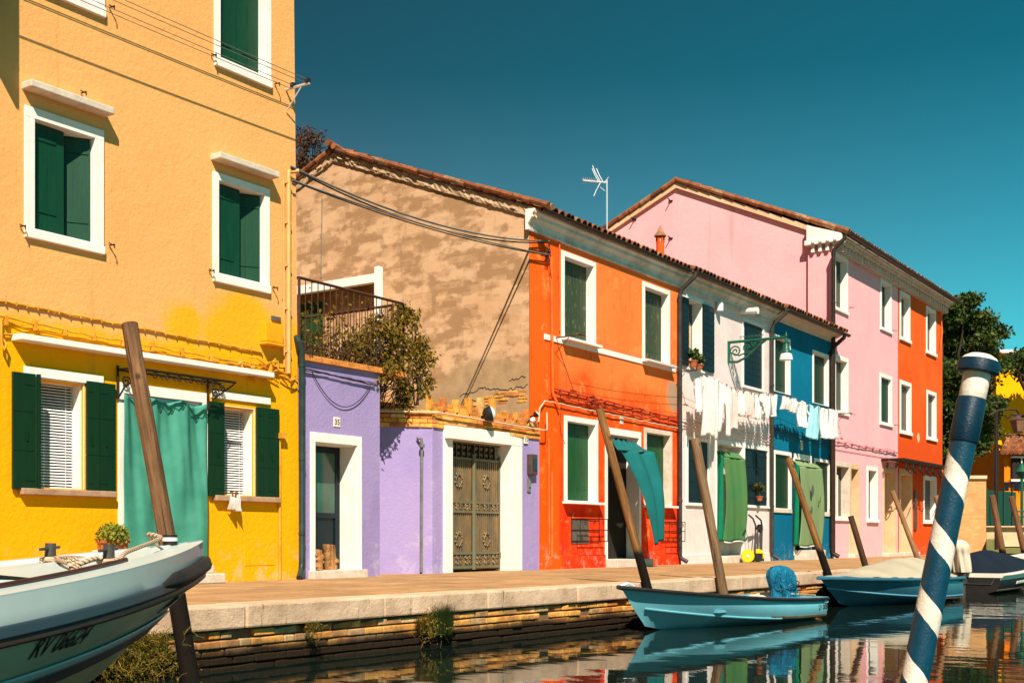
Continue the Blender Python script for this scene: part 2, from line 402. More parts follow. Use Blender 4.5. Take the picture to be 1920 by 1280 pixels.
M['mortar'] = plain('mortar', (.30, .20, .12), (.2, .13, .08), 8, .95, .4)
def mortar_wet():
    n = NM('quay_mortar'); z = n.math('ADD', n.sep(2), n.math('MULTIPLY', n.math('SUBTRACT', n.noise(1.6), .5), .16))
    col = n.mix(n.mr(z, .05, .2), (.012, .008, .004), (.16, .095, .05)); n.bump(n.noise(20), .5, .02)
    return n.out(col, .8, 0, .2)
M['mortarq'] = mortar_wet()
def wood_m(name, c, c2, wet=None):
    n = NM(name)
    s = n.mapping(n.tc.outputs['Object'], (1, 1, .045))
    g = n.noise(34, s, 8, .7, .5)
    col = n.ramp(g, [(.32, c2), (.62, c)])
    col = n.mix(.8, col, n.ramp(n.noise(2.2, n.mapping(n.tc.outputs['Object'], (1, 1, .5)), 6), [(.35, .5), (.65, 1.35)]), 'MULTIPLY')
    ck = n.noise(30, n.mapping(n.tc.outputs['Object'], (1, 1, .03)), 5, .6, 1.2)
    col = n.mix(n.mr(ck, .60, .64, 0, .8), col, tuple(v*.25 for v in c2))
    knot = n.n('ShaderNodeTexVoronoi'); knot.inputs['Scale'].default_value = 3.2
    n.l(n.mapping(n.tc.outputs['Object'], (1, 1, .8)), knot.inputs[0])
    col = n.mix(n.mr(knot.outputs['Distance'], .05, .12, .8, 0), col, tuple(v*.35 for v in c2))
    if wet is not None:
        z = n.math('ADD', n.sep(2), n.math('MULTIPLY', n.math('SUBTRACT', n.noise(4), .5), .15))
        col = n.mix(n.mr(z, wet-.06, wet+.06), (.008, .005, .003), col)
    n.bump(n.math('SUBTRACT', g, n.mr(ck, .60, .64, 0, .8)), .8, .015)
    return n.out(col, .85, 0, .12)
M['pole'] = wood_m('weathered_timber', (.22, .115, .055), (.075, .035, .016), .78)
M['polebrown'] = wood_m('orange_timber', (.29, .14, .05), (.10, .04, .012), .95)
M['polegrey'] = wood_m('grey_brown_timber', (.27, .165, .09), (.11, .06, .03), .25)
M['poledark'] = wood_m('dark_rough_timber', (.085, .045, .025), (.035, .02, .012), .3)
M['polepale'] = wood_m('pale_timber', (.36, .20, .10), (.20, .10, .045), .3)
M['log'] = wood_m('cut_log', (.46, .23, .09), (.28, .12, .04))
M['bark'] = plain('tree_bark', (.05, .032, .02), (.03, .02, .012), 8, .9, .6)
def leafm(name, stops, trans=.25):
    n = NM(name); col = n.ramp(n.geo.outputs['Random Per Island'], stops)
    m = n.out(col, .65, 0, .25)
    tr = n.n('ShaderNodeBsdfTranslucent'); n.l(col, tr.inputs[0]); ms = n.n('ShaderNodeMixShader'); ms.inputs[0].default_value = trans
    n.l(n.b.outputs[0], ms.inputs[1]); n.l(tr.outputs[0], ms.inputs[2])
    o = [x for x in n.t.nodes if x.type == 'OUTPUT_MATERIAL'][0]; n.l(ms.outputs[0], o.inputs[0]); return m
M['leaf'] = leafm('tree_leaf', [(0, (.018, .036, .006)), (.6, (.045, .080, .012)), (1, (.11, .135, .024))])
M['leafb'] = leafm('brown_leaf', [(0, (.07, .02, .008)), (.5, (.12, .045, .015)), (1, (.06, .035, .01))])
M['vine'] = leafm('vine_leaf', [(0, (.06, .045, .005)), (.3, (.24, .15, .010)), (.6, (.06, .065, .008)), (.8, (.36, .22, .015)), (1, (.14, .06, .008))])
M['weed'] = leafm('weed_leaf', [(0, (.06, .06, .008)), (.4, (.20, .14, .015)), (.7, (.32, .20, .03)), (1, (.03, .035, .006))])
M['grass'] = leafm('grass_leaf', [(0, (.03, .09, .015)), (.5, (.06, .12, .02)), (1, (.14, .14, .03))])
M['succ'] = leafm('pot_plant_leaf', [(0, (.10, .17, .015)), (.5, (.22, .24, .02)), (1, (.30, .26, .04))])
M['redfl'] = plain('red_petal', (.7, .01, .01), (.5, .01, .01), 5, .6, 0)
M['terra'] = plain('terracotta', (.42, .12, .04), (.3, .08, .03), 6, .8, .2)
def cloth_m(name, c, c2, trans=.25, scale=3, rough=.85):
    n = NM(name); col = n.ramp(n.noise(scale, n.tc.outputs['Object'], 4), [(.35, c), (.7, c2)])
    n.bump(n.noise(120, n.tc.outputs['Object'], 2), .12, .004)
    m = n.out(col, rough, 0, .1)
    tr = n.n('ShaderNodeBsdfTranslucent'); n.l(col, tr.inputs[0]); ms = n.n('ShaderNodeMixShader'); ms.inputs[0].default_value = trans
    n.l(n.b.outputs[0], ms.inputs[1]); n.l(tr.outputs[0], ms.inputs[2])
    o = [x for x in n.t.nodes if x.type == 'OUTPUT_MATERIAL'][0]; n.l(ms.outputs[0], o.inputs[0]); return m
M['mint'] = cloth_m('mint_cloth', srgb(86, 168, 146), srgb(66, 144, 126))
M['tealcloth'] = cloth_m('teal_cloth', (.012, .15, .15), (.01, .12, .125), .15)
M['greencloth'] = cloth_m('green_cloth', (.07, .27, .10), (.15, .27, .09), .3, 1.2)
M['palegreen'] = cloth_m('pale_green_cloth', (.28, .39, .19), (.24, .34, .16), .3, 1.2)
M['whitecloth'] = cloth_m('white_cloth', (.86, .84, .82), (.78, .76, .74), .3)
M['pinkcloth'] = cloth_m('blush_cloth', (.85, .72, .68), (.78, .60, .55), .3, 12)
M['bluecloth'] = cloth_m('pale_blue_cloth', (.42, .80, .85), (.36, .72, .8), .3)
M['dotcloth'] = cloth_m('patterned_cloth', (.84, .84, .78), (.62, .70, .66), .3, 22)
M['tarpgrey'] = cloth_m('beige_tarp', (.42, .38, .28), (.35, .31, .23), .02, 2)
M['tarpnavy'] = cloth_m('navy_tarp', (.009, .016, .028), (.007, .012, .02), 0, 2)
def tarp_m():
    n = NM('blue_tarp'); o_ = n.tc.outputs['Object']; w = n.noise(7, n.mapping(o_, (1.6, 1.6, .45)), 5, .6, 1.0)
    col = n.ramp(w, [(.3, (.002, .12, .23)), (.65, (.004, .21, .36))]); n.bump(w, 1.0, .12); return n.out(col, .55, 0, .3)
M['tarpblue'] = tarp_m()
M['tarpcream'] = cloth_m('cream_tarp', (.72, .62, .48), (.62, .52, .40), .05, 2)
def gel(name, c, c2, rough=.3, bump=.05):
    n = NM(name); col = n.ramp(n.noise(2.5, n.tc.outputs['Object'], 7, .65), [(.35, c), (.7, c2)])
    col = n.mix(n.mr(n.noise(1, n.mapping(n.tc.outputs['Object'], (6, 6, 1)), 7, .7), .6, .75, 0, .3), col, tuple(v*.5 for v in c))
    n.bump(n.noise(18, n.tc.outputs['Object'], 4), bump, .01); return n.out(col, rough, 0, .4)
M['hullpale'] = gel('pale_blue_gelcoat', (.46, .54, .52), (.42, .49, .48))
M['hullcream'] = gel('cream_gelcoat', (.50, .42, .28), (.42, .35, .22), .25)
M['deck'] = gel('grey_deck', (.50, .52, .52), (.45, .47, .47), .5)
M['hullblue'] = gel('blue_gelcoat', (.14, .40, .47), (.12, .35, .42))
M['hullblue2'] = gel('sky_blue_gelcoat', (.12, .34, .46), (.10, .29, .40))
M['hulldark'] = gel('dark_blue_gelcoat', (.03, .13, .19), (.025, .10, .15))
M['slate'] = gel('slate_blue_band', (.035, .055, .075), (.03, .045, .06), .4)
M['black'] = plain('black_rubber', (.012, .010, .010), (.02, .017, .016), 5, .55, .1)
M['brownwood'] = plain('brown_trim', (.06, .022, .014), (.04, .015, .01), 5, .45, .1, spec=.4)
M['whitehull'] = gel('white_gelcoat', (.74, .70, .60), (.66, .60, .50))
M['algae'] = plain('waterline_growth', (.16, .14, .08), (.07, .06, .04), 6, .8, .2)
M['bitt'] = plain('grey_bitt', (.10, .085, .075), (.06, .05, .045), 8, .4, .2, metal=.3)
def rope_m():
    n = NM('rope'); w = n.n('ShaderNodeTexWave'); w.bands_direction = 'DIAGONAL'; w.inputs['Scale'].default_value = 16; w.inputs['Distortion'].default_value = 1.5
    n.l(n.tc.outputs['Object'], w.inputs[0])
    col = n.ramp(w.outputs['Fac'], [(.80, (.55, .38, .25)), (.88, (.06, .035, .02))]); n.bump(w.outputs['Fac'], .5, .01); return n.out(col, .9, 0, .1)
M['rope'] = rope_m()
M['lampgreen'] = plain('lamp_green_paint', (.01, .10, .06), (.008, .07, .045), 5, .4, .05)
M['lampglass'] = plain('frosted_glass', (.75, .78, .74), (.7, .72, .68), 5, .3, 0)
M['yellowpl'] = plain('yellow_plastic', (.85, .55, .005), (.75, .45, .005), 5, .4, 0)
M['alu'] = plain('aluminium', (.75, .76, .76), (.6, .62, .62), 5, .35, 0, metal=.5)
M['greypanel'] = plain('grey_panel', (.12, .10, .08), (.09, .08, .065), 5, .6, .1)
M['numtile'] = plain('number_tile', (.80, .72, .60), (.74, .64, .52), 6, .5, 0)
M['ink'] = plain('dark_lettering', (.015, .012, .010), (.03, .02, .02), 5, .5, 0)
M['inkblue'] = plain('blue_lettering', (.05, .16, .30), (.04, .12, .25), 5, .5, 0)
def gate_m():
    n = NM('bronze_gate'); col = n.ramp(n.noise(2.5, n.mapping(n.geo.outputs['Position'], (2, 2, .7)), 7, .65), [(.32, (.30, .20, .09)), (.52, (.20, .135, .07)), (.68, (.09, .10, .07))])
    n.bump(n.noise(40), .2, .01); return n.out(col, .5, .25, .4)
M['gate'] = gate_m()
M['gategreen'] = plain('verdigris_bar', (.13, .16, .11), (.18, .13, .06), 4, .6, .2, metal=.2, st=(1, 1, .5))
def stripe_m():
    # spiral of blue and white paint round the mooring post
    n = NM('striped_post_paint')
    o = n.tc.outputs['Object']; x, y, z = n.sep(0, o), n.sep(1, o), n.sep(2, o)
    a = n.math('DIVIDE', n.math('ARCTAN2', y, x), 2*pi)
    wob = n.math('MULTIPLY', n.math('SUBTRACT', n.noise(9, o, 4), .5), .05)
    ph = n.math('FRACT', n.math('ADD', n.math('ADD', n.math('DIVIDE', z, .475), a), n.math('ADD', wob, 10.0)))
    m = n.mr(ph, .655, .662, 0, 1)
    top = n.mr(n.math('ADD', z, n.math('MULTIPLY', wob, .3)), 2.135, 2.14)            # white head
    band = n.mr(n.math('ADD', z, n.math('MULTIPLY', wob, .2)), 2.33, 2.335)
    m = n.math('MULTIPLY', m, n.math('SUBTRACT', 1, band))
    blue = n.ramp(n.noise(7, o, 7, .7), [(.35, (.0012, .032, .062)), (.72, (.002, .05, .09))])
    white = n.ramp(n.noise(6, o, 8, .7), [(.4, (.78, .70, .60)), (.68, (.52, .44, .36))])
    col = n.mix(m, blue, white)
    ch = n.mr(n.noise(22, n.mapping(o, (1, 1, .35)), 6, .7), .69, .72, 0, .7)
    col = n.mix(ch, col, n.mix(m, (.5, .55, .55), (.25, .16, .1)))
    n.bump(n.math('ADD', n.noise(16, n.mapping(o, (1, 1, .5)), 6), n.noise(60, o, 3)), .5, .008)
    return n.out(col, .42, 0, .4)
M['stripe'] = stripe_m()
M['bandblue'] = plain('blue_post_paint', (.0012, .030, .058), (.004, .02, .04), 9, .4, .5, 40, st=(1, 1, 4))
M['headwhite'] = plain('white_post_paint', (.80, .74, .64), (.6, .52, .44), 6, .6, .5, 30)
def water_m():
    n = NM('canal_water')
    s1 = n.mapping(n.geo.outputs['Position'], (1.0, 2.4, 1), (0, 0, -TH))
    s0 = n.mapping(n.geo.outputs['Position'], (1, 1, 1), (0, 0, -(pi/2-TH)))
    sA = n.mapping(n.geo.outputs['Position'], (2.0, 1.0, 1), (0, 0, -TH))
    far = n.mr(n.sep(0), 15, 27, .32, 1.5)
    h = n.math('ADD', n.math('MULTIPLY', n.noise(1.1, sA, 2, .4), 1.0), n.math('MULTIPLY', n.noise(4.5, sA, 3, .5), .16))
    h = n.math('MULTIPLY', h, far)
    n.bump(h, .10, .10)
    n.b.inputs['IOR'].default_value = 1.33
    return n.out((.006, .012, .009), .015, 0, .5)
M['water'] = water_m()
M['ground'] = plain('ground_earth', (.16, .13, .09), (.10, .09, .05), 1, .95, .3, coord='Object')
M['lawn'] = plain('lawn', (.10, .13, .03), (.16, .14, .05), 3, .95, .6)
M['fence'] = plain('green_fence_sheet', (.006, .06, .035), (.004, .045, .028), 3, .7, .1, st=(3, 3, .3))
M['yelfar'] = stucco('far_yellow_stucco', tuple(v*.9 for v in srgb(252, 186, 8)), tuple(v*.9 for v in srgb(246, 172, 6)), None, bump=.1)
M['orfar'] = stucco('far_orange_stucco', srgb(236, 132, 20), srgb(226, 116, 14), None, bump=.1)
M['bmeter'] = plain('brown_meter_box', (.10, .055, .045), (.06, .035, .03), 5, .5, .1)

# ------------------------------------------------------------------ setting: water, ground, quay
QZ = .53
QE = [(-14, -4.55), (6.4, -4.63), (8.2, -4.64), (12.8, -4.88), (19.75, -5.13), (30, -5.35), (56, -5.6)]
def qy(x):
    for (a, b), (c, d) in zip(QE, QE[1:]):
        if x <= c: return b+(d-b)*(x-a)/(c-a)
    return QE[-1][1]
mb = MB(); mb.grid(40, 40, lambda u, v: (-60+u*170, -120+v*119, 0)); struct('water', mb, M['water'])
KW = .42
mb = MB()
mb.add([(x, y+KW, QZ) for x, y in QE]+[(x, 1.5, QZ) for x, y in QE], [(i, i+1, len(QE)+i+1, len(QE)+i) for i in range(len(QE)-1)])
struct('pavement', mb, M['pave'])
mb = MB(); mb.quad((-400, 1.2, QZ-.006), (900, 1.2, QZ-.006), (900, 900, QZ-.006), (-400, 900, QZ-.006))
mb.quad((55.5, -400, QZ-.006), (900, -400, QZ-.006), (900, 1.2, QZ-.006), (55.5, 1.2, QZ-.006)); mb.box(55.4, 55.5, -400, 1, -1, QZ-.006)
struct('ground', mb, M['ground'])
mb = MB(); x = -14.0
while x < 55:
    L = R.uniform(1.3, 1.9); x2 = min(x+L, 56)
    dz = R.uniform(-.006, .006); dy = R.uniform(-.012, .012)
    a, b = qy(x+.006), qy(x2-.006)
    vs = [(x+.006, a+dy, QZ-.188), (x2-.006, b+dy, QZ-.188), (x2-.006, b+KW-.004, QZ-.188), (x+.006, a+KW-.004, QZ-.188)]
    vs += [(q[0], q[1], QZ+.012+dz) for q in vs]
    mb.add(vs, [(0,3,2,1), (4,5,6,7), (0,1,5,4), (1,2,6,5), (2,3,7,6), (3,0,4,7)]); x = x2
struct('kerb', mb, M['kerb'], bev=.018)
# quay wall: real bricks in front of a mortar core
mb = MB(); mbm = MB(); ch = .072; z = QZ-.204; row = 0
mb2 = MB()
while z > -.15:
    x = -14+(.13 if row % 2 else 0)
    while x < 40:
        L = R.choice((.25, .25, .25, .13, .22, .28)); x2 = x+L
        if not (z > .2 and R.random() < (.05 if row == 0 else .04)):
            a, b = qy(x), qy(x2); dy = R.uniform(.0, .028)+(.01 if row == 0 else 0); h = ch-.012
            g = .006; tz = R.uniform(-.006, .004) if row else R.uniform(-.03, 0)
            vs = [(x+g, a+.02+dy, z-h), (x2-g, b+.02+dy, z-h), (x2-g, b+.25, z-h), (x+g, a+.25, z-h)]
            vs += [(vs[0][0], vs[0][1], z+tz), (vs[1][0], vs[1][1], z+R.uniform(-.006, .004)), (vs[2][0], vs[2][1], z), (vs[3][0], vs[3][1], z)]
            mb.add(vs, [(0,3,2,1), (4,5,6,7), (0,1,5,4), (1,2,6,5), (2,3,7,6), (3,0,4,7)])
        x = x2
    z -= ch+R.uniform(0, .006); row += 1
n_ = len(QE)
mb2.add([(x, y+.085, -1.2) for x, y in QE]+[(x, y+.085, QZ-.20) for x, y in QE], [(i, i+1, n_+i+1, n_+i) for i in range(n_-1)])
mb2.add([(x, y+.085, QZ-.20) for x, y in QE]+[(x, y+.6, QZ-.20) for x, y in QE], [(i, i+1, n_+i+1, n_+i) for i in range(n_-1)])
qw = thing('quay_wall', 'orange brick quay wall under the pale kerb, dark and wet near the water', 'quay wall', (10, -4.7, 0))
obj('brickwork', mb, M['brick'], qw, bev=.008); obj('mortar_core', mb2, M['mortarq'], qw)

# ------------------------------------------------------------------ houses
def strap(mb, w, z, y=-.022): mb.box(.03, w*.8, y-.006, y, z-.018, z+.018)
def leaf_mb(w, h, kind='planks', th=.035):
    """one shutter leaf, hinge at x=0, spans +x, front towards -y, bottom z=0"""
    m = MB()
    if kind == 'planks':
        n = max(2, round(w/.14)); pw = w/n
        for i in range(n): m.box(i*pw+.002, (i+1)*pw-.002, -th/2, th/2, 0, h)
        m.box(.01, w-.01, -th/2+.006, th/2-.003, .01, h-.01)
        strap(m, w, h*.16, -th/2); strap(m, w, h*.84, -th/2)
    elif kind == 'boards':
        n = max(4, round(h/.16)); ph = h/n
        for i in range(n): m.box(0, w, -th/2-.008*(0), th/2, i*ph+.005, (i+1)*ph-.005)
        m.box(.004, w-.004, -th/2+.01, th/2-.003, .01, h-.01)
    elif kind == 'plain':
        n = 3; ph = h/n
        for i in range(n): m.box(0, w, -th/2, th/2, i*ph+.003, (i+1)*ph-.003)
        m.box(.004, w-.004, -th/2+.008, th/2-.003, .01, h-.01)
        m.box(w*.35, w*.45, -th/2-.012, -th/2, h*.42, h*.50); m.box(w*.02, w*.5, -th/2-.006, -th/2, h*.08, h*.08+.03); m.box(w*.02, w*.5, -th/2-.006, -th/2, h*.9, h*.9+.03)
    elif kind == 'wide':
        n = 2; pw = w/n
        for i in range(n): m.box(i*pw+.002, (i+1)*pw-.002, -th/2, th/2, 0, h)
        m.box(.01, w-.01, -th/2+.006, th/2-.003, .01, h-.01); m.box(.02, w*.75, -th/2-.01, -th/2, h*.18, h*.18+.035); m.box(.02, w*.75, -th/2-.01, -th/2, h*.85, h*.85+.035)
    elif kind == 'panel':
        m.box(0, w, -th/2, th/2, 0, h)
        for z0, z1 in ((.06, .30), (.34, .64), (.68, .95)):
            m.box(.04, w-.04, -th/2-.012, -th/2, h*z0, h*z1)
        m.box(.02, w*.7, -th/2-.02, -th/2-.012, h*.12, h*.12+.03); m.box(.02, w*.7, -th/2-.02, -th/2-.012, h*.88, h*.88+.03)
    return m
def place_leaf(parent, x, y, z, w, h, ang, kind, m, flip=False, label=None, name='shutter'):
    l = leaf_mb(w, h, kind)
    mt = Matrix.Translation((x, y, z)) @ Matrix.Rotation(ang, 4, 'Z') @ (Matrix.Scale(-1, 4, (1, 0, 0)) if flip else Matrix.Identity(4))
    l.v = [tuple(mt @ Vector(v)) for v in l.v]
    return obj(name, l, m, parent, label=label)
def frame_mb(x0, x1, z0, z1, fw, fb, yf=-.025, yb=.22, ft=None):
    """surround: jambs, head (ft) and foot (fb) as butted blocks"""
    m = MB(); ft = ft or fw
    m.box(x0, x0+fw, yf, yb, z0+fb, z1-ft); m.box(x1-fw, x1, yf, yb, z0+fb, z1-ft); m.box(x0, x1, yf, yb, z1-ft, z1)
    if fb > 0: m.box(x0, x1, yf, yb, z0, z0+fb)
    return m
class House:
    def __init__(s, label, x0, x1, z1, wall, depth=8, group='painted houses along the quay', base=QZ, slant=0, y0=0.0, gable=None):
        s.x0, s.x1, s.z1, s.wall, s.depth, s.base, s.slant, s.y0, s.gable = x0, x1, z1, wall, depth, base, slant, y0, gable
        s.o = thing('house', label, 'house', ((x0+x1)/2, 1, base), 0, group); s.h = []
    def hole(s, x0, x1, z0, z1): s.h.append((x0, x1, z0, z1))
    def finish(s, side=None):
        xs = sorted({s.x0, s.x1}|{round(v, 5) for h in s.h for v in h[:2]}); zs = sorted({s.base-.02, s.z1}|{round(v, 5) for h in s.h for v in h[2:]})
        xs = [v for v in xs if s.x0-1e-6 <= v <= s.x1+1e-6]; zs = [v for v in zs if s.base-.03 <= v <= s.z1+1e-6]
        hs = [tuple(round(v, 5) for v in h) for h in s.h]
        m = MB(); sl = lambda x, z: x-(s.slant*(z-s.base)/(s.z1-s.base) if abs(x-s.x1) < 1e-6 else 0)
        y = s.y0; D = .4
        for a, b in zip(xs, xs[1:]):
            for c, d in zip(zs, zs[1:]):
                cx, cz = (a+b)/2, (c+d)/2
                if any(h[0] < cx < h[1] and h[2] < cz < h[3] for h in hs): continue
                m.quad((a, y, c), (sl(b, c), y, c), (sl(b, d), y, d), (a, y, d))
        for (a, b, c, d) in hs:
            a = max(a, s.x0); b = min(b, s.x1)
            m.quad((a, y, c), (a, y, d), (a, y+D, d), (a, y+D, c)); m.quad((b, y, c), (b, y, d), (b, y+D, d), (b, y+D, c))
            m.quad((a, y, d), (b, y, d), (b, y+D, d), (a, y+D, d)); m.quad((a, y, c), (b, y, c), (b, y+D, c), (a, y+D, c))
        x0, x1, z0, z1 = s.x0, s.x1, s.base-.02, s.z1; yb = y+s.depth
        m.quad((x0+.01, y+D, z0), (x1-.3, y+D, z0), (x1-.3, y+D, z1-.01), (x0+.01, y+D, z1-.01), 1)
        m.quad((x0, yb, z0), (x1, yb, z0), (x1, yb, z1), (x0, yb, z1))
        # left and right end walls (with gables)
        for xx, mi in ((x0, 0), (x1, 0)):
            if s.gable:
                ry, rz = s.gable
                if xx == x1: vs = [(x1, y, z0), (x1, yb, z0), (x1, yb, z1), (x1, ry, rz), (x1-s.slant, y, z1)]
                else: vs = [(x0, y, z0), (x0, yb, z0), (x0, yb, z1), (x0, ry, rz), (x0, y, z1)]
                if side is not None and xx == x0: continue
                m.add(vs, [(0, 1, 2, 3, 4)], mi)
            else:
                m.quad((xx, y, z0), (xx, yb, z0), (xx, yb, z1), (sl(xx, z1), y, z1), mi)
        if not s.gable: m.quad((x0, y, z1), (x1-s.slant, y, z1), (x1, yb, z1), (x0, yb, z1))
        obj('wall', m, [s.wall, M['interior']], s.o)
    def win(s, xl, xr, yt, yb, fw=.11, fb=.02, ft=None, style='closed', m='green', kind='planks', fm='white', sill=None, hood=None, y=-.025, dep=.15, lab=None, leaf=None, sm='white', name='window'):
        x0, x1 = X(xl), X(xr); z1, z0 = Z(xl, yt), Z(xl, yb)
        return s.winw(x0, x1, z0, z1, fw, fb, ft, style, m, kind, fm, sill, hood, y, dep, lab, leaf, sm, name)
    def winw(s, x0, x1, z0, z1, fw=.11, fb=.02, ft=None, style='closed', m='green', kind='planks', fm='white', sill=None, hood=None, y=-.025, dep=.15, lab=None, leaf=None, sm='white', name='window'):
        s.hole(x0+.02, x1-.02, z0+.005, z1-.02)
        ft = ft or fw
        w = obj(name, frame_mb(x0, x1, z0, z1, fw, fb, y, .24, ft), M[fm], s.o, bev=.004, label=lab)
        a, b, c, d = x0+fw, x1-fw, z0+fb, z1-ft; W_, H_ = b-a, d-c
        g = MB(); g.box(a-.01, b+.01, .24, .27, c-.01, d+.01); 
        if style in ('closed', 'one'):
            obj('pane', g, M['glass'], w)
            if style == 'closed':
                place_leaf(w, a+.004, dep, c+.01, W_/2-.008, H_-.02, 0, kind, M[m])
                place_leaf(w, b-.004, dep, c+.01, W_/2-.008, H_-.02, 0, kind, M[m], True)
        elif style == 'ajar':
            obj('pane', g, M['glass'], w)
            place_leaf(w, a+.004, .10, c+.01, W_*.56, H_-.02, radians(1), kind, M[m])
            place_leaf(w, b-.01, .07, c+.01, W_*.50, H_-.02, radians(-32), kind, M[m], True)
        elif style == 'pane':
            obj('pane', g, M['glass'], w)
        elif style == 'blind':
            obj('pane', g, M['glass'], w)
            bl = MB(); n = int(H_/.034)
            for i in range(n):
                zz = c+.01+i*H_/n; bl.add([(a+.012, .17, zz), (b-.03, .17, zz), (b-.03, .183, zz+.017), (a+.012, .183, zz+.017)], [(0, 1, 2, 3)])
            bl.box(a+.01, b-.028, .15, .19, d-.03, d); bl.box(a+.012, b-.03, .165, .185, c, c+.012)
            for q in (.2, .8): bl.box(a+W_*q, a+W_*q+.004, .166, .169, c, d)
            obj('blind', bl, M['whitep'], w)
            jb = MB(); jb.box(b-.026, b-.002, .03, .2, c, d); obj('jamb', jb, M['white'], w)
        if sill:
            so, sh, sp = sill; k = MB(); k.box(x0-so, x1+so, -sp, .1, z0-sh, z0-.002 if fb else z0); obj('sill', k, M[sm], w, bev=.006)
        if hood:
            ho, hh, hp, gap = hood; k = MB(); k.box(x0-ho, x1+ho, -hp, .05, z1+gap, z1+gap+hh); obj('hood', k, M['stone'], w, bev=.012)
        return w
def hook(mb, x, z, L=.10):
    mb.tube([(x, 0, z), (x, -L, z), (x, -L, z-.05)], .008, 6); mb.tube([(x-.03, -.03, z+.02), (x+.02, -L*.7, z-.01)], .007, 6)
def coppi(mb, x0, x1, ye, ze, yr, zr, pitch=.2, r=.085, under=True, seg=.42):
    L = math.hypot(yr-ye, zr-ze); n = max(1, int((x1-x0)/pitch)); k = max(1, int(L/seg)); dy, dz = (yr-ye)/L, (zr-ze)/L
    for i in range(n):
        cx = x0+(i+.5)*(x1-x0)/n+R.uniform(-.012, .012)
        for j in range(k):
            s0 = j*L/k-(.04 if j else R.uniform(0, .05)); s1 = (j+1)*L/k; lift = .012*(1 if j else 0)
            vs = []; 
            for (sv, rr, up) in ((s0, r*1.1, .02), (s1, r*.85, .0)):
                for q in range(7):
                    a = pi*q/6; o = rr*sin(a)+up
                    vs.append((cx-rr*cos(a), ye+dy*sv-dz*o, ze+dz*sv+dy*abs(o)))
            fs = [(q, q+1, 7+q+1, 7+q) for q in range(6)]
            # thick lower rim
            o = len(vs)
            for q in range(7):
                a = pi*q/6; rr = r*.88; oo = rr*sin(a)+.02
                vs.append((cx-rr*cos(a), ye+dy*s0-dz*oo, ze+dz*s0+dy*abs(oo)))
            fs += [(q, q+1, o+q+1, o+q) for q in range(6)]
            mb.add(vs, fs)
    if under: mb.add([(x0, ye, ze), (x1, ye, ze), (x1, yr, zr), (x0, yr, zr), (x0, ye, ze-.05), (x1, ye, ze-.05), (x1, yr, zr-.05), (x0, yr, zr-.05)],
                     [(0,1,2,3), (4,7,6,5), (0,4,5,1), (1,5,6,2), (2,6,7,3), (3,7,4,0)])
def gutter(mb, x0, x1, y, z, r=.075):
    n = 8; vs = []
    for xx in (x0, x1):
        for q in range(n+1): a = pi+pi*q/n; vs.append((xx, y+r*cos(a), z+r*sin(a)))
        for q in range(n, -1, -1): a = pi+pi*q/n; vs.append((xx, y+(r-.01)*cos(a), z+(r-.01)*sin(a)))
    m = 2*(n+1); mb.add(vs, [(i, (i+1) % m, m+(i+1) % m, m+i) for i in range(m)]+[tuple(range(m)), tuple(range(m, 2*m))])
    mb.add([(x0, y+r*cos(pi+pi*q/n), z+r*sin(pi+pi*q/n)) for q in range(n+1)], [tuple(range(n+1))])
    mb.add([(x1, y+r*cos(pi+pi*q/n), z+r*sin(pi+pi*q/n)) for q in range(n+1)], [tuple(range(n+1))])
def number(parent, txt, px, py, w, h, m='ink', y=0.0):
    c = P(px, py, y); k = MB(); k.box(c.x-w/2, c.x+w/2, y-.012, y+.01, c.z-h/2, c.z+h/2); nb = obj('number_tile', k, M['numtile'], parent, bev=.004)
    vs, fs = textmesh(txt, h*.82); cx = (max(v[0] for v in vs)+min(v[0] for v in vs))/2
    t = MB(); t.add([(c.x+(v[0]-cx), y-.0125-.002-v[2], c.z-h*.27+v[1]) for v in vs], fs); obj('numerals', t, M[m], nb)
def sag(a, b, s, n=14):
    a, b = Vector(a), Vector(b); return [a.lerp(b, i/n)-Vector((0, 0, s*4*(i/n)*(1-i/n))) for i in range(n+1)]
def wob(a, b, amp, n=30, sg=0.0, y=.0):
    a, b = Vector(a), Vector(b); out = []
    for i in range(n+1):
        p = a.lerp(b, i/n); out.append(p+Vector((0, R.uniform(-amp, amp)*.4+y, R.uniform(-amp, amp)-sg*4*(i/n)*(1-i/n))))
    return out

# ---- yellow house
YR = X(562); YT = 10.6
hy = House('tall yellow house at the left edge, peach above and strong yellow below, with green shutters', 2.0, YR, YT, M['yellow'], depth=9, slant=(X(562)-X(551.5))*YT/8.6)
hy.win(45, 193, 197, 428, fw=.125, style='ajar', kind='wide', sill=(.0, .10, .05), hood=(.03, .085, .19, .17))
hy.win(398, 504, 321, 512, fw=.10, style='ajar', kind='wide', sill=(.0, .11, .05), hood=(.03, .085, .19, .14))
z0 = Z(401, 106)
wa = hy.winw(X(401), X(507), z0, z0+1.5, fw=.10, style='closed', kind='wide', sill=(.0, .12, .05))
hy.winw(X(45), X(195), z0, z0+1.5, fw=.12, style='closed', kind='wide', sill=(.0, .12, .05))
for a in (0,): 
    for w_, z_ in ((X(45)-1.9, Z(45, 428)), (X(45)-2.0, z0)): hy.winw(w_-.55, w_+.55, z_, z_+1.4, fw=.12, style='closed', kind='wide', sill=(.0, .12, .05))
place_leaf(hy.o, X(-62), -.03, Z(45, 30)-.22, .52, 1.3, radians(-90), 'wide', M['green'], label='open shutter standing out from the wall')
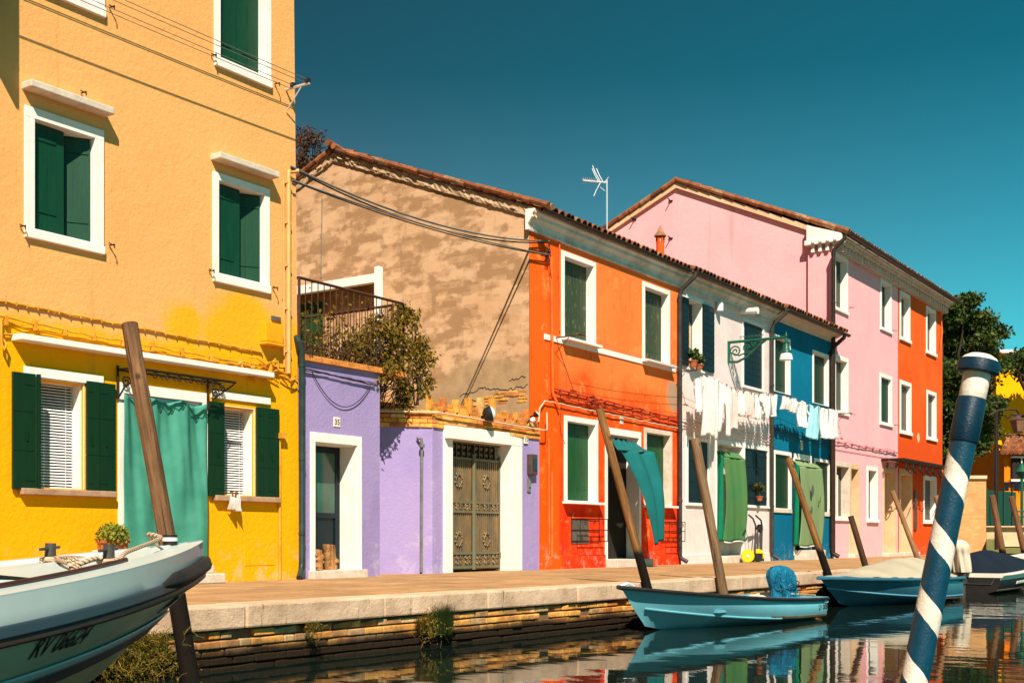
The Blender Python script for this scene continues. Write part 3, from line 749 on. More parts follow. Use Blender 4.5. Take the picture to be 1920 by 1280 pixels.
# ground floor windows with venetian blinds and shutters folded back on the wall
def gwin(xl, xr, yt, yb, leafs_l, leafs_r, hl, hr, ht, hb):
    w = hy.win(xl, xr, yt, yb, fw=.012, ft=.01, fb=.0, style='blind', fm='white', y=-.008, sill=None, name='window')
    x0, x1 = X(xl), X(xr); z1, z0 = Z(xl, yt), Z(xl, yb)
    k = MB(); k.box(X(hl), X(hr), -.03, .02, Z(hl, hb), Z(hl, ht)); obj('header', k, M['white'], w, bev=.004)
    k = MB(); k.box(X(leafs_l[0])+.1, X(leafs_r[-1])-.02, -.09, .03, z0-.085, z0-.01); obj('sill', k, M['tanstone'], w, bev=.01)
    h = z1-z0+.06
    ls = leafs_l
    for i, (a, b) in enumerate(zip(ls, ls[1:])): place_leaf(w, X(b)-.004, -.04-.03*(i % 2), z0-.03, X(b)-X(a)-.008, h, 0, 'plain', M['dgreen'], True)
    ls = leafs_r
    for i, (a, b) in enumerate(zip(ls, ls[1:])): place_leaf(w, X(a)+.004, -.04, z0-.03, X(b)-X(a)-.008, h, radians(-3 if i == 0 else 3), 'plain', M['dgreen'])
gwin(66, 158, 707, 914, (19, 62, 69), (158, 181, 213), 44, 192, 686, 704)
gwin(415, 477, 759, 927, (387, 416), (477, 497, 520), 395, 505, 731, 745)
# ledge over the ground floor
k = MB(); lz = Z(40, 640); k.box(X(40, -.2), X(515, -.2), -.20, .02, lz-.01, lz+.06); obj('ledge', k, M['white'], hy.o, bev=.008)
# door
dx0, dx1 = X(221), X(388); dzt = Z(221, 716); hy.hole(dx0+.02, dx1-.02, QZ+.13, dzt-.02)
dr = obj('door', frame_mb(dx0, dx1, QZ+.12, dzt, .085, 0, -.02, .24, .13), M['white'], hy.o, bev=.004)
k = MB(); k.box(dx0+.085, dx1-.085, .25, .29, QZ+.12, dzt-.12); obj('panel', k, M['interior'], dr)
k = MB(); k.box(dx0+.09, dx1-.09, .05, .2, dzt-.29, dzt-.132); 
for i in range(4): k.box(dx0+.09, dx1-.09, .042, .05, dzt-.28+i*.038, dzt-.25+i*.038)
obj('roller_box', k, M['whitep'], dr)
k = MB(); k.box(dx0-.05, dx1+.02, -.34, .02, QZ-.0, QZ+.13); k.box(dx0+.02, dx1-.05, -.2, .02, QZ+.132, QZ+.24); obj('doorstep', k, M['stone'], hy.o, bev=.015)
# wall details of the yellow house
k = MB()
for (a, b) in ((38, 425), (205, 460), (392, 508), (511, 540), (205, 15), (396, 105), (515, 158), (152, 175)): hook(k, X(a), Z(a, b))
obj('shutter_stay', k, M['iron'], hy.o)
k = MB(); xx = X(541, -.05)
k.tube([P(545, 312, -.05)+Vector((.1, -.05, -.05)), P(541, 322, -.05), P(541, 340, -.05), P(541, 700, -.05)], .034, 10)
k.tube([P(532, 335, -.03), P(533, 690, -.03)], .012, 6); k.tube([P(528, 340, -.02), P(529, 560, -.02)], .006, 5)
for yy in (345, 420, 500, 580, 660): k.box(xx-.045, xx+.045, -.07, 0, Z(541, yy)-.015, Z(541, yy)+.015)
obj('conduit', k, M['ylcable'], hy.o, smooth=True)
k = MB()
k.tube(wob(P(-20, 560, -.02), P(490, 660, -.02), .008, 40), .014, 6)
k.tube(wob(P(-20, 590, -.04), P(535, 690, -.04), .014, 34, .03), .012, 6); k.tube(wob(P(-20, 598, -.03), P(535, 693, -.03), .02, 34, .05), .008, 6)
k.tube(wob(P(5, 625, -.03), P(540, 702, -.03), .01, 34), .014, 6); k.tube(wob(P(60, 632, -.05), P(540, 700, -.05), .015, 34, .02), .007, 6)
for i in range(26):   # clips
    px = -10+i*20; c = P(px, 560+(px+20)*.196, -.02); k.box(c.x-.006, c.x+.006, -.04, 0, c.z-.022, c.z+.022)
for i in range(10):   # brackets
    px = 10+i*55; c = P(px, 596+(px+20)*.18, -.03); k.box(c.x-.015, c.x+.015, -.07, 0, c.z-.05, c.z+.06)
for i in range(26):   # tangle by the corner
    c = P(R.uniform(425, 545), 0, -.06); c.z = Z(480, R.uniform(672, 708), -.06); 
    k.tube([c, c+Vector((R.uniform(.05, .16), R.uniform(-.04, .04), R.uniform(-.07, .07))), c+Vector((R.uniform(.1, .3), R.uniform(-.03, .03), R.uniform(-.08, .05)))], .012, 5)
k.tube([P(2, 600, -.05), P(3, 645, -.08), P(8, 655, -.10), P(12, 645, -.08), P(6, 636, -.05)], .015, 6)
obj('cable_run', k, M['ycable'], hy.o, smooth=True)
k = MB(); k.box(X(487), X(520), -.12, 0, Z(487, 640), Z(487, 604)); k.box(X(486), X(521), -.14, 0, Z(487, 646), Z(487, 641)); obj('meter_box', k, M['ymeter'], hy.o, bev=.01)
k = MB(); k.box(X(508), X(524), -.03, 0, Z(508, 600), Z(508, 592)); obj('vent', k, M['greypanel'], hy.o)
k = MB(); a, b, c, d = X(458), X(514), Z(458, 1060), Z(458, 1006); k.box(a, b, -.006, .01, c, d); obj('access_panel', k, M['yellow'], hy.o, bev=.003)
k = MB(); k.tube([P(524, 812, -.03), P(525, 1086, -.03)], .02, 8); k.box(X(518), X(530), -.09, 0, Z(524, 822), Z(524, 812)); obj('conduit', k, M['ycable'], hy.o)
k = MB(); k.box(2-.3, YR-.1, -.45, 9.3, YT, YT+.12); obj('eave', k, M['stone'], hy.o)
k = MB(); coppi(k, 1.7, YR, -.5, YT+.15, 4.5, YT+2.1, .22, .09); coppi(k, 1.7, YR, 9.4, YT+.15, 4.5, YT+2.1, .22, .09); obj('roof', k, M['tile'], hy.o)
hy.finish()
# wrought iron curtain canopy over the yellow door
ic = thing('iron_canopy', 'black wrought iron bracket rail with scrolls above the mint door curtain', 'canopy rail', tuple(P(320, 700)))
k = MB()
A_ = P(218, 693, -.30); B_ = P(433, 716, -.30); 
xa, xb = X(218), X(400); zc = Z(218, 693)
k.tube([(xa, -.30, zc), (xb+.12, -.30, zc)], .018, 6); k.tube([(xa, -.02, zc), (xb+.12, -.02, zc)], .012, 6)
def scroll(cx, y, cz, r, dirx=1, turns=1.5, n=22, ph=0):
    return [(cx+dirx*r*(1-i/n*.8)*cos(ph+turns*2*pi*i/n), y, cz+r*(1-i/n*.8)*sin(ph+turns*2*pi*i/n)) for i in range(n+1)]
for xq in (xa, xb-.12):
    k.tube([(xq, -.03, zc+.05), (xq, -.03, zc-.36)], .016, 6)
    k.tube([(xq, -.03, zc-.36), (xq+.03, -.12, zc-.22), (xq+.22, -.30, zc-.02)], .011, 6); k.tube(scroll(xq+.1, -.06, zc-.14, .07), .009, 5); k.tube(scroll(xq+.2, -.09, zc-.07, .045, -1), .008, 5)
    k.tube([(xq, -.30, zc), (xq, -.02, zc)], .012, 6)
for i in range(6):
    cx = xa+.35+i*.19; k.tube(scroll(cx, -.30, zc-.06, .045), .007, 5); k.tube([(cx+.04, -.3, zc-.03), (cx+.12, -.3, zc-.09), (cx+.18, -.3, zc-.03)], .007, 5)
obj('ironwork', k, M['iron'], ic, smooth=True)
# mint door curtain
cz0, cz1 = Z(228, 1052, -.05), Z(228, 738, -.05); cx0, cx1 = X(227, -.05), X(387, -.05)
def curt(u, v):
    z = cz0+(cz1-cz0)*v; fold = .03*sin(u*22+1.9*sin(v*2.3+u*3))*(.35+.65*v)+.028*sin(u*9+v*2.4)+.008*sin(u*55+v*6)*v
    sc = .05*abs(sin(u*9.5))*max(0, v-.8)*5
    return (cx0+(cx1-cx0)*(u+.006*sin(v*9+u*5)), -.055-fold-.02*(1-v), z-sc)
k = MB(); k.grid(90, 50, curt)
co = obj('door_curtain', k, M['mint'], None, smooth=True, origin=((cx0+cx1)/2, -.06, cz0), solid=.004)
tag(co, 'mint green curtain hanging in long folds in the doorway of the yellow house', 'curtain')

# ---- lilac house
LX0 = X(567); LX1 = X(703, .1); LZ = 3.72
hl = House('lilac painted house with a white framed narrow door and a roof terrace', LX0-.02, LX1, LZ, M['lilac'], depth=6)
a0, a1 = X(581), X(677); zt = Z(581, 809); 
hl.hole(a0+.02, a1-.02, QZ-.01, zt-.02)
k = frame_mb(a0, a1, QZ+.10, zt, .10, 0, -.02, .02, .14)
k.box(a0+.09, a0+.1, -.0, .55, QZ+.1, zt-.14) 
dr = obj('door', k, M['white'], hl.o, bev=.004)
k = MB(); k.box(a1-.115, a1-.10, .0, .42, QZ+.1, zt-.14); k.box(a0+.1, a1-.1, .02, .42, zt-.16, zt-.14); obj('reveal', k, M['white'], dr)
k = MB(); da, db, dz0, dz1 = a0+.1, a1-.115, QZ+.12, zt-.16
k.box(da, db, .36, .40, dz0, dz1, 0); k.box(da, da+.07, .335, .36, dz0, dz1); k.box(db-.1, db, .335, .36, dz0, dz1); k.box(da+.07, db-.1, .335, .36, dz1-.1, dz1)
k.box(da+.07, db-.1, .335, .36, dz0+.78, dz0+.86)
obj('door_leaf', k, M['navy'], dr)
k = MB(); k.box(da+.07, db-.1, .345, .355, dz0+.86, dz1-.1); obj('pane', k, M['greenglass'], dr)
k = MB(); k.box(a0-.03, a1+.03, -.12, .4, QZ-.01, QZ+.115); obj('doorstep', k, M['stone'], hl.o, bev=.01)
number(hl.o, '35', 631, 791, .14, .145)
k = MB(); k.box(LX0-.05, 15.0, -.06, .14, LZ-.01, LZ+.075); k.box(LX0-.05, 15.0, .14, 2.6, LZ+.01, LZ+.05); k.box(LX0-.05, 18.6, 2.6, 6, LZ+.012, LZ+.052); k.box(14.86, 15.0, .14, 2.6, LZ-.0, LZ+.075)
obj('terrace_slab', k, M['brick2'], hl.o)
# railing
k = MB(); zr0, zr1 = LZ+.08, 4.9
for (p0, p1) in (((12.62, -.0), (14.98, -.0)), ((14.98, 0.0), (14.98, 3.4))):
    for zz, rr in ((zr1, .022), (zr0+.12, .012)): k.tube([(p0[0], p0[1], zz), (p1[0], p1[1], zz)], rr, 6)
    n = int((abs(p1[0]-p0[0])+abs(p1[1]-p0[1]))/.125)
    for i in range(n+1):
        q = i/n; x = p0[0]+(p1[0]-p0[0])*q; y = p0[1]+(p1[1]-p0[1])*q; k.tube([(x, y, zr0), (x, y, zr1)], .008 if 0 < i < n else .022, 5)
k.tube([(12.62, 0, zr1), (12.62, 3.4, zr1)], .02, 6)
for i in range(24): k.tube([(12.62, .06+i*.14, zr0), (12.62, .06+i*.14, zr1)], .008, 4)
obj('railing', k, M['rust'], hl.o)
k = MB(); k.tube([P(556, 632, -.02), P(560, 641, -.10), P(566, 660, -.10), P(566, 1055, -.10), P(565, 1068, -.12), P(561, 1083, -.22)], .045, 12)
for yy in (685, 860, 1000): c = P(566, yy, -.1); k.lathe([(.052, -.02), (.052, .02)], (c.x, c.y, c.z), 12)
obj('drainpipe', k, M['gpipe'], hl.o, smooth=True)
k = MB(); k.tube(wob(P(560, 688, -.04), P(703, 722, -.04), .006, 20), .012, 6); k.tube(wob(P(560, 692, -.04), P(703, 718, -.04), .008, 20), .008, 6)
k.tube(sag(P(585, 697, -.03), P(695, 722, -.03), .42, 16), .007, 6)
obj('cable_run', k, M['cable'], hl.o)
hl.finish()
# ---- low courtyard wall with the gate
WZ = 3.05; pA = Vector((15.16, .75)); pB = Vector((15.87, .10)); pC = Vector((X(1011, -.05), -.05))
cw = thing('courtyard_wall', 'low lilac wall with an orange brick coping and a bronze gate between the lilac and orange houses', 'wall', (17, .1, QZ))
k = MB()
def seg_wall(p, q, z0, z1, th=.3, mi=0):
    d = (q-p).normalized(); nn = Vector((-d.y, d.x))*th
    k.add([(p.x, p.y, z0), (q.x, q.y, z0), (q.x+nn.x, q.y+nn.y, z0), (p.x+nn.x, p.y+nn.y, z0), (p.x, p.y, z1), (q.x, q.y, z1), (q.x+nn.x, q.y+nn.y, z1), (p.x+nn.x, p.y+nn.y, z1)],
          [(0,3,2,1), (4,5,6,7), (0,1,5,4), (1,2,6,5), (2,3,7,6), (3,0,4,7)], mi)
gx0, gx1 = X(831, .08), X(974, .03)
def onw(x): return pB+(pC-pB)*((x-pB.x)/(pC.x-pB.x))
seg_wall(pA, pB, QZ-.01, WZ); seg_wall(pB, onw(gx0+.03), QZ-.01, WZ); seg_wall(onw(gx1-.03), pC, QZ-.01, WZ)
obj('wall', k, M['lilac'], cw)
zt = WZ-.015
k = MB(); fwm = X(845)-X(831)+.03
k.box(gx0, gx0+fwm, .052, .40, QZ, zt-.22); k.box(gx1-.34, gx1, -.035, .40, QZ, zt-.22); k.box(gx0, gx1, -.038, .40, zt-.22, zt)
obj('gate_surround', k, M['white'], cw, bev=.005)
# gate
g0, g1, gz0, gz1 = gx0+fwm, gx1-.34, QZ+.04, zt-.22; gy = .26; gm = (g0+g1)/2
gt = thing('metal_gate', 'bronze brown double gate of ribbed metal with iron rosettes in a white frame', 'gate', (gm, gy, QZ))
for (a, b) in ((g0+.005, gm-.02), (gm+.02, g1-.01)):
    k = MB(); k.box(a, b, gy, gy+.02, gz0, gz1-.28); H = gz1-gz0
    n = 13
    for i in range(n): x = a+(b-a)*(i+.5)/n; k.box(x-.012, x+.012, gy-.018, gy, gz0, gz1-.28)
    lf = obj('gate_leaf', k, M['gate'], gt)
    k = MB()
    for q in (.02, .13, .455, .53, .87, ): k.box(a, b, gy-.035, gy-.018, gz0+H*q-.022, gz0+H*q+.022)
    k.box(a, b, gy-.03, gy, gz1-.03, gz1-.005)
    obj('cross_bar', k, M['gategreen'], lf)
    orn = lambda nm, kk: obj(nm, kk, M['gate'], lf)
    for (z0, z1) in ((.03, .12), (.465, .52)):
        zc = gz0+H*(z0+z1)/2; hh = H*(z1-z0)/2
        for i in range(3):
            cx = a+(b-a)*(i+.5)/3; k = MB()
            for sx in (-1, 1):
                for sz in (-1, 1): k.tube(scroll(cx+sx*.055, gy-.03, zc+sz*hh*.45, .04, sx, 1.2, 12), .008, 4)
            orn('scroll', k)
    for i in range(5):
        cx = a+(b-a)*(i+.5)/5; k = MB(); k.tube([(cx-.04, gy-.01, gz1-.28), (cx-.04, gy-.01, gz1-.03)], .008, 4); k.tube(scroll(cx, gy-.02, gz1-.1, .035), .008, 4); k.tube(scroll(cx, gy-.02, gz1-.21, .035, -1), .008, 4); orn('scroll', k)
    for zq in (.24, .70):
        cx, cz = (a+b)/2, gz0+H*zq; k = MB()
        for sx in (-1, 1):
            for sz in (-1, 1):
                k.tube([(cx, gy-.03, cz+sz*.13), (cx+sx*.05, gy-.035, cz+sz*.07), (cx+sx*.09, gy-.03, cz)], .010, 5)
                k.tube(scroll(cx+sx*.055, gy-.03, cz+sz*.10, .03, sx, 1.2, 10), .008, 4); k.tube(scroll(cx+sx*.10, gy-.03, cz+sz*.04, .025, sx, 1.2, 10), .008, 4)
        orn('rosette', k)
k = MB(); k.tube([(gm, gy-.04, gz0), (gm, gy-.04, gz1-.2)], .035, 8); k.box(g1-.035, g1-.005, gy-.04, gy, gz0, gz1-.2)
for zz in (gz0+.25, gz1-.35): k.box(g1-.02, g1+.06, gy-.05, gy-.02, zz-.05, zz+.05)
obj('centre_post', k, M['gategreen'], gt)
k = MB(); k.box(g0, g1, .34, .36, QZ, gz1); obj('backing', k, M['interior'], gt)
# coping bricks: three courses, then a crown of upright bricks
k = MB()
def bricks_on(p, q, z0, rows, h=.075, l=.25, proud=.03, depth=.3):
    d = (q-p); L = d.length; d.normalize(); nn = Vector((-d.y, d.x))
    for r_ in range(rows):
        s = -(l/2 if r_ % 2 else 0)
        while s < L:
            a, b = max(0, s)+.004, min(L, s+l)-.004; s += l
            if b-a < .03: continue
            pr = proud+R.uniform(-.006, .006); A = p+d*a-nn*pr; B = p+d*b-nn*pr; C = p+d*b+nn*depth; D = p+d*a+nn*depth; z = z0+r_*h
            k.add([(A.x, A.y, z), (B.x, B.y, z), (C.x, C.y, z), (D.x, D.y, z), (A.x, A.y, z+h-.008), (B.x, B.y, z+h-.008), (C.x, C.y, z+h-.008), (D.x, D.y, z+h-.008)],
                  [(0,3,2,1), (4,5,6,7), (0,1,5,4), (1,2,6,5), (2,3,7,6), (3,0,4,7)])
bricks_on(pA, pB, WZ-.070, 3); bricks_on(pB, pC, WZ-.070, 3)
L2 = (pC-pB).length; dd = (pC-pB).normalized()
bricks_on(pA, pB, WZ+.16, 1, proud=.0)
s = 0
while s < L2-.1:
    P0 = pB+dd*s; P1 = pB+dd*min(s+.30, L2)
    bricks_on(P0, P1, WZ+.16, 1, proud=.0, l=.3, depth=.2)
    x = P0.x; y = P0.y
    hgt = R.choice((.42, .36, .40, .3)) if s < L2*.62 else R.choice((.22, .3, .26))
    k.box(x-.035, x+.035, y+.0, y+.12, WZ+.235, WZ+.16+hgt); k.box(x+.04, x+.10, y+.03, y+.12, WZ+.235, WZ+.1+hgt)
    k.box(x+.12, x+.30, y+.03, y+.14, WZ+.235, WZ+.30+R.uniform(0, .02)); 
    if R.random() < .7: k.box(x+.13, x+.29, y+.05, y+.15, WZ+.31, WZ+.37+R.uniform(0, .02))
    s += .34
obj('brick_coping', k, M['brick2'], cw, bev=.006)
k = MB(); dv = Vector((0, -.05))
pts = [(pA.x, pA.y-.08, WZ+.175), (pB.x, pB.y-.08, WZ+.18), (pC.x, pC.y-.08, WZ+.10), (pC.x+.12, pC.y-.08, WZ+.12), (pC.x+.14, pC.y-.06, WZ+.45)]
k.tube([(p[0], p[1]-.02, p[2]) for p in pts], .014, 8); obj('conduit', k, M['tan'], cw)
k = MB(); c = P(791, 828, .15); k.tube([P(790, 1072, .16), P(791, 835, .16), (c.x-.01, c.y+.0, c.z+.05), (c.x, c.y+.1, c.z+.07)], .024, 8); k.lathe([(.045, 0), (.045, .05)], (X(791, .15), .15, Z(791, 838, .15)), 12)
obj('downpipe', k, M['greycable'], cw, smooth=True)
number(cw, '15', 986, 824, .13, .145, y=-.045)
k = MB(); c = P(991, 870); k.box(c.x-.10, c.x+.10, -.14, .02, c.z-.20, c.z+.18); mbx = obj('meter_box', k, M['bmeter'], cw, bev=.01)
k = MB(); k.box(c.x-.05, c.x+.07, -.15, -.14, c.z-.12, c.z+.10); obj('window', k, M['glass'], mbx)
k = MB(); c = P(988, 908); k.box(c.x-.05, c.x+.05, -.06, .02, c.z-.14, c.z+.12); k.box(c.x-.03, c.x+.03, -.08, -.06, c.z-.05, c.z+.05); obj('meter', k, M['greycable'], cw, bev=.005)
def floodlight(px, py, r, lab, up=(0, -.7, -.3), y=-.02):
    c = P(px, py, y-.12); o = thing('wall_lamp', lab, 'lamp', tuple(c)); m = MB()
    mt = Matrix.Translation(c) @ Vector(up).to_track_quat('Z', 'Y').to_matrix().to_4x4()
    m.lathe([(r*.35, -r*1.0), (r*.8, -r*.7), (r, -.1*r), (r*1.03, .05*r)], (0, 0, 0), 18, 0, mt); obj('housing', m, M['black'], o, smooth=True)
    m = MB(); m.lathe([(r*.95, .02*r), (r*.8, .35*r), (r*.4, .55*r), (.01, .6*r)], (0, 0, 0), 18, 0, mt); obj('lens', m, M['lampglass'], o, smooth=True)
    m = MB(); m.tube([c-Vector(up)*.05, (c.x, y+.1, c.z-.05)], .015, 6); obj('bracket', m, M['black'], o); return o
floodlight(920, 775, .14, 'oval black and white wall lamp on the orange brick coping above the bronze gate', (.7, -.7, .25))
floodlight(1006, 776, .06, 'small grey spotlight at the corner where brick coping meets the orange house', (.6, -.5, .6))
floodlight(999, 787, .055, 'small black spotlight just below the grey one at the orange corner', (-.6, -.7, -.2))

# ---- orange house with the plaster gable
OX0 = X(993); OX1 = X(1275); RZ = 7.12; RY, RZZ = 4.9, 9.12
ho = House('orange red house with green shutters and a weathered bare plaster gable end', OX0, OX1, RZ, M['orange'], depth=9.6, gable=(RY, RZZ))
def wio(xl, xr, yt, yb, **k): return ho.win(xl, xr, yt, yb, **k)
wio(1052, 1116, 469, 632, fw=.10, m='oldgreen', sill=(.02, .055, .17), dep=.17); wio(1204, 1255, 527, 673, fw=.10, m='oldgreen', sill=(.05, .055, .17), dep=.17)
wio(1057, 1120, 778, 939, fw=.105, m='midgreen', sill=(.05, .05, .16), dep=.17); wio(1207, 1259, 801, 946, fw=.10, m='midgreen', fm='stone', sill=(.05, .05, .16), dep=.17)
a0, a1 = X(1134), X(1201); zt = Z(1134, 800); ho.hole(a0+.02, a1-.02, QZ+.15, zt-.02)
dr = obj('door', frame_mb(a0, a1, QZ+.16, zt, .095, 0, -.02, .3, .14), M['white'], ho.o, bev=.004)
k = MB(); k.box(a0+.09, a1-.09, .31, .36, QZ+.15, zt-.12); k.box(a0+.12, a0+.5, .3, .31, QZ+.3, QZ+1.0); obj('door_leaf', k, M['interior'], dr)
k = MB(); k.box(a0+.0, a1+.04, -.30, .3, QZ-.01, QZ+.16); obj('doorstep', k, M['stone'], ho.o, bev=.012)
k = MB(); sz = Z(1053, 634); k.box(X(1020), X(1266), -.022, .01, sz-.11, sz-.0); obj('string_course', k, M['white'], ho.o, bev=.006)
k = MB(); k.box(X(1012), a0-.03, -.045, .01, QZ-.01, QZ+.26); obj('plinth', k, M['orange'], ho.o, bev=.01)
k = MB(); k.box(a1+.045, OX1-.02, -.045, .01, QZ-.01, QZ+.28); obj('plinth', k, M['orange'], ho.o, bev=.01)
# cornice and roof of the row
def cornice(parent, x0, x1, z, mat='cornice', ov=.31):
    prof = [(.02, z-.23), (-.05, z-.23), (-.055, z-.19), (-.035, z-.185), (-.045, z-.12), (-.09, z-.06), (-.16, z-.03), (-.20, z+.0), (-.20, z+.05), (-.30, z+.09), (-.31, z+.15), (.02, z+.15)]
    prof = [(yy if yy > -.056 else -.045+(yy+.045)*ov/.31, zz) for yy, zz in prof]
    m = MB(); m.prism_x(prof, x0, x1); return obj('cornice', m, M[mat], parent, smooth=True, ang=25)
def roof(parent, x0, x1, zc, ry, rz, yb, pitch=.2, ye=-.40):
    m = MB(); sl = (rz+.1-zc-.17)/(ry-ye)
    coppi(m, x0, x1, ye, zc+.17, ry, rz+.14, pitch); coppi(m, x0, x1, yb+.3, zc+.17-.05, ry, rz+.14, pitch)
    rf = obj('roof', m, M['tile'], parent); return rf
CZ = 7.08
cornice(ho.o, OX0-.06, OX1, CZ, ov=.17)
rf = roof(ho.o, OX0+.0, OX1, CZ, RY, RZZ, 9.6, ye=-.24)
k = MB(); gutter(k, OX0+.02, OX1+.0, -.25, CZ+.17, .06); obj('gutter', k, M['gutter'], ho.o)
# rough mortar verge along the gable with a few stones, then worn tiles
k = MB(); ks = MB()
for (ya, za, yb_, zb) in ((-.2, 7.24, RY, RZZ+.10), (9.8, 7.24, RY, RZZ+.10)):
    L = math.hypot(yb_-ya, zb-za); n = int(L/.07); rows = [-.20, -.15, -.09, -.03, 0.0]; g = []
    for i in range(n+1):
        q = i/n; g.append([(OX0-.035-(.035 if 0 < j < 4 else 0)*R.uniform(.3, 1.3)-(.02 if j == 0 else 0), ya+(yb_-ya)*q, za+(zb-za)*q+rr+(R.uniform(-.012, .012) if j == 0 else R.uniform(-.01, .01))) for j, rr in enumerate(rows)])
    for i in range(n):
        for j in range(4): k.add([g[i][j], g[i+1][j], g[i+1][j+1], g[i][j+1]], [(0, 1, 2, 3)])
        a_, b_ = g[i][0], g[i+1][0]; k.add([a_, b_, (OX0, b_[1], b_[2]), (OX0, a_[1], a_[2])], [(0, 1, 2, 3)])
    for i in range(int(L/.17)):
        if R.random() < .45: continue
        q = (i+R.random()*.5)/(L/.17); y_, z_ = ya+(yb_-ya)*q, za+(zb-za)*q-R.uniform(.02, .14); w_ = R.uniform(.06, .15); h_ = R.uniform(.03, .06); sl_ = (zb-za)/(yb_-ya)*w_
        xx = OX0-R.uniform(.06, .10)
        ks.add([(xx, y_, z_-h_), (xx, y_+w_, z_+sl_-h_), (OX0, y_+w_, z_+sl_-h_), (OX0, y_, z_-h_), (xx, y_, z_), (xx, y_+w_, z_+sl_), (OX0, y_+w_, z_+sl_), (OX0, y_, z_)], [(0,3,2,1), (4,5,6,7), (0,1,5,4), (1,2,6,5), (2,3,7,6), (3,0,4,7)])
o_ = len(k.v); k.v += ks.v; k.f += [tuple(i+o_ for i in f) for f in ks.f]; k.m += [1]*len(ks.f); vg = obj('verge', k, [M['vmortar'], M['brick3']], ho.o)
k = MB(); 
for (ya, za, yb_, zb) in ((-.42, 7.24, RY, RZZ+.11), (9.8, 7.2, RY, RZZ+.11)):
    L = math.hypot(yb_-ya, zb-za); n = int(L/.38)
    for i in range(n):
        q0, q1 = i/n-.01, (i+1)/n+.01
        for cx in (OX0-.10, OX0+.06):
            A = Vector((cx+R.uniform(-.015, .015), ya+(yb_-ya)*q0, za+(zb-za)*q0+.02)); B = Vector((cx, ya+(yb_-ya)*q1, za+(zb-za)*q1+.035)); A.z += R.uniform(-.015, .01); k.tube([A, B], [.062, .05], 8)
k.tube([(OX0-.22, RY, RZZ+.24), (OX0+.25, RY, RZZ+.17)], [.085, .07], 8); k.tube([(OX0-.18, RY-.12, RZZ+.16), (OX0+.25, RY-.1, RZZ+.12)], [.07, .06], 8)
obj('verge_tile', k, M['tile'], ho.o, smooth=True)
k = MB(); k.prism_x([(.02, CZ-.23), (-.05, CZ-.23), (-.055, CZ-.19), (-.035, CZ-.185), (-.045, CZ-.12), (-.09, CZ-.06), (-.11, CZ-.03), (-.14, CZ), (-.14, CZ+.05), (-.18, CZ+.09), (-.19, CZ+.15), (.02, CZ+.15)], OX0-.13, OX0-.061)
obj('cornice_end', k, M['white'], ho.o, bev=.012)
# gable face, own plaster
k = MB(); k.add([(OX0-.012, .0, QZ), (OX0-.012, 9.6, QZ), (OX0-.012, 9.6, RZ), (OX0-.012, RY, RZZ), (OX0-.012, 0, RZ)], [(0, 1, 2, 3, 4)])
k.box(OX0-.012, OX0+.1, 0.001, 9.6, QZ, QZ+.1); obj('gable_wall', k, M['gable'], ho.o)
# exposed bricks low on the gable
k = MB()
for row in range(4):
    zz = Z(985, 752)+row*.062+.0; y_ = .02+R.uniform(0, .12)
    for i in range([8, 7, 5, 3][row]):
        L_ = R.choice((.22, .24, .12))
        if R.random() < .6: k.box(OX0-.016-R.uniform(0, .012), OX0, y_, y_+L_-.012, zz, zz+.048)
        y_ += L_
kc = MB()
for (p_, q_) in (((862, 742), (905, 728)), ((905, 728), (948, 731)), ((948, 731), (990, 722)), ((880, 752), (930, 740)), ((930, 740), (965, 744)), ((955, 712), (985, 706))):
    kc.tube(wob(PX(p_[0], p_[1], OX0-.012), PX(q_[0], q_[1], OX0-.012), .03, 12), .009, 4)
obj('crack', kc, M['interior'], ho.o)
obj('exposed_brick', k, M['brick2'], ho.o, bev=.008)
# awning and terrace door on the gable
c0 = PX(567, 541, OX0-.3); c1 = PX(703, 521, OX0-.3)
aw = thing('awning_frame', 'white awning beam and post fixed to the plaster gable above the terrace', 'awning', tuple(c1))
k = MB(); k.box(OX0-.35, OX0-.22, c1.y, c0.y+1.5, c1.z-.10, c1.z+.08); obj('beam', k, M['whitep'], aw, bev=.01)
k = MB(); k.box(OX0-.33, OX0-.2, c1.y-.13, c1.y, 4.75, c1.z+.22); obj('post', k, M['whitep'], aw, bev=.01)
k = MB(); k.box(OX0-.22, OX0, c1.y+.05, c0.y+1.5, c1.z-.06, c1.z-.02); obj('canopy', k, M['greypanel'], aw)
d0 = PX(602, 560, OX0-.05); k = MB(); k.box(OX0-.06, OX0, d0.y, d0.y+1.1, LZ+.05, c1.z-.25)
for i in range(7): k.box(OX0-.075, OX0-.06, d0.y+.01+i*.157, d0.y+.15+i*.157, LZ+.05, c1.z-.25)
tdo = obj('terrace_door', k, M['midgreen'], ho.o)
# small fittings on the orange front
k = MB(); k.tube([P(1026, 470, -.05), P(1034, 480, -.06), P(1035, 640, -.05), P(1036, 735, -.05), P(1048, 765, -.06)], .03, 8)
k.tube([P(1049, 445, -.03), P(1050, 620, -.03)], .016, 6); k.tube([P(1029, 822, -.03), P(1030, 1040, -.03)], .018, 6); k.tube([P(1035, 885, -.03), P(1035, 1045, -.03)], .026, 8)
obj('conduit', k, M['ocable'], ho.o, smooth=True)
k = MB()
k.tube(wob(P(1040, 728, -.04), P(1272, 785, -.04), .012, 30), .017, 6); k.tube(wob(P(1045, 738, -.06), P(1272, 790, -.06), .02, 30, .02), .012, 6)
k.tube(wob(P(1030, 742, -.04), P(1272, 797, -.04), .01, 30), .016, 6); k.tube(wob(P(1055, 745, -.05), P(1272, 775, -.05), .006, 30), .006, 5)
for i in range(14): px = 1048+i*17; k.box(X(px)-.008, X(px)+.008, -.065, 0, Z(px, 728+(px-1040)*.246)-.07, Z(px, 728+(px-1040)*.246)+.01)
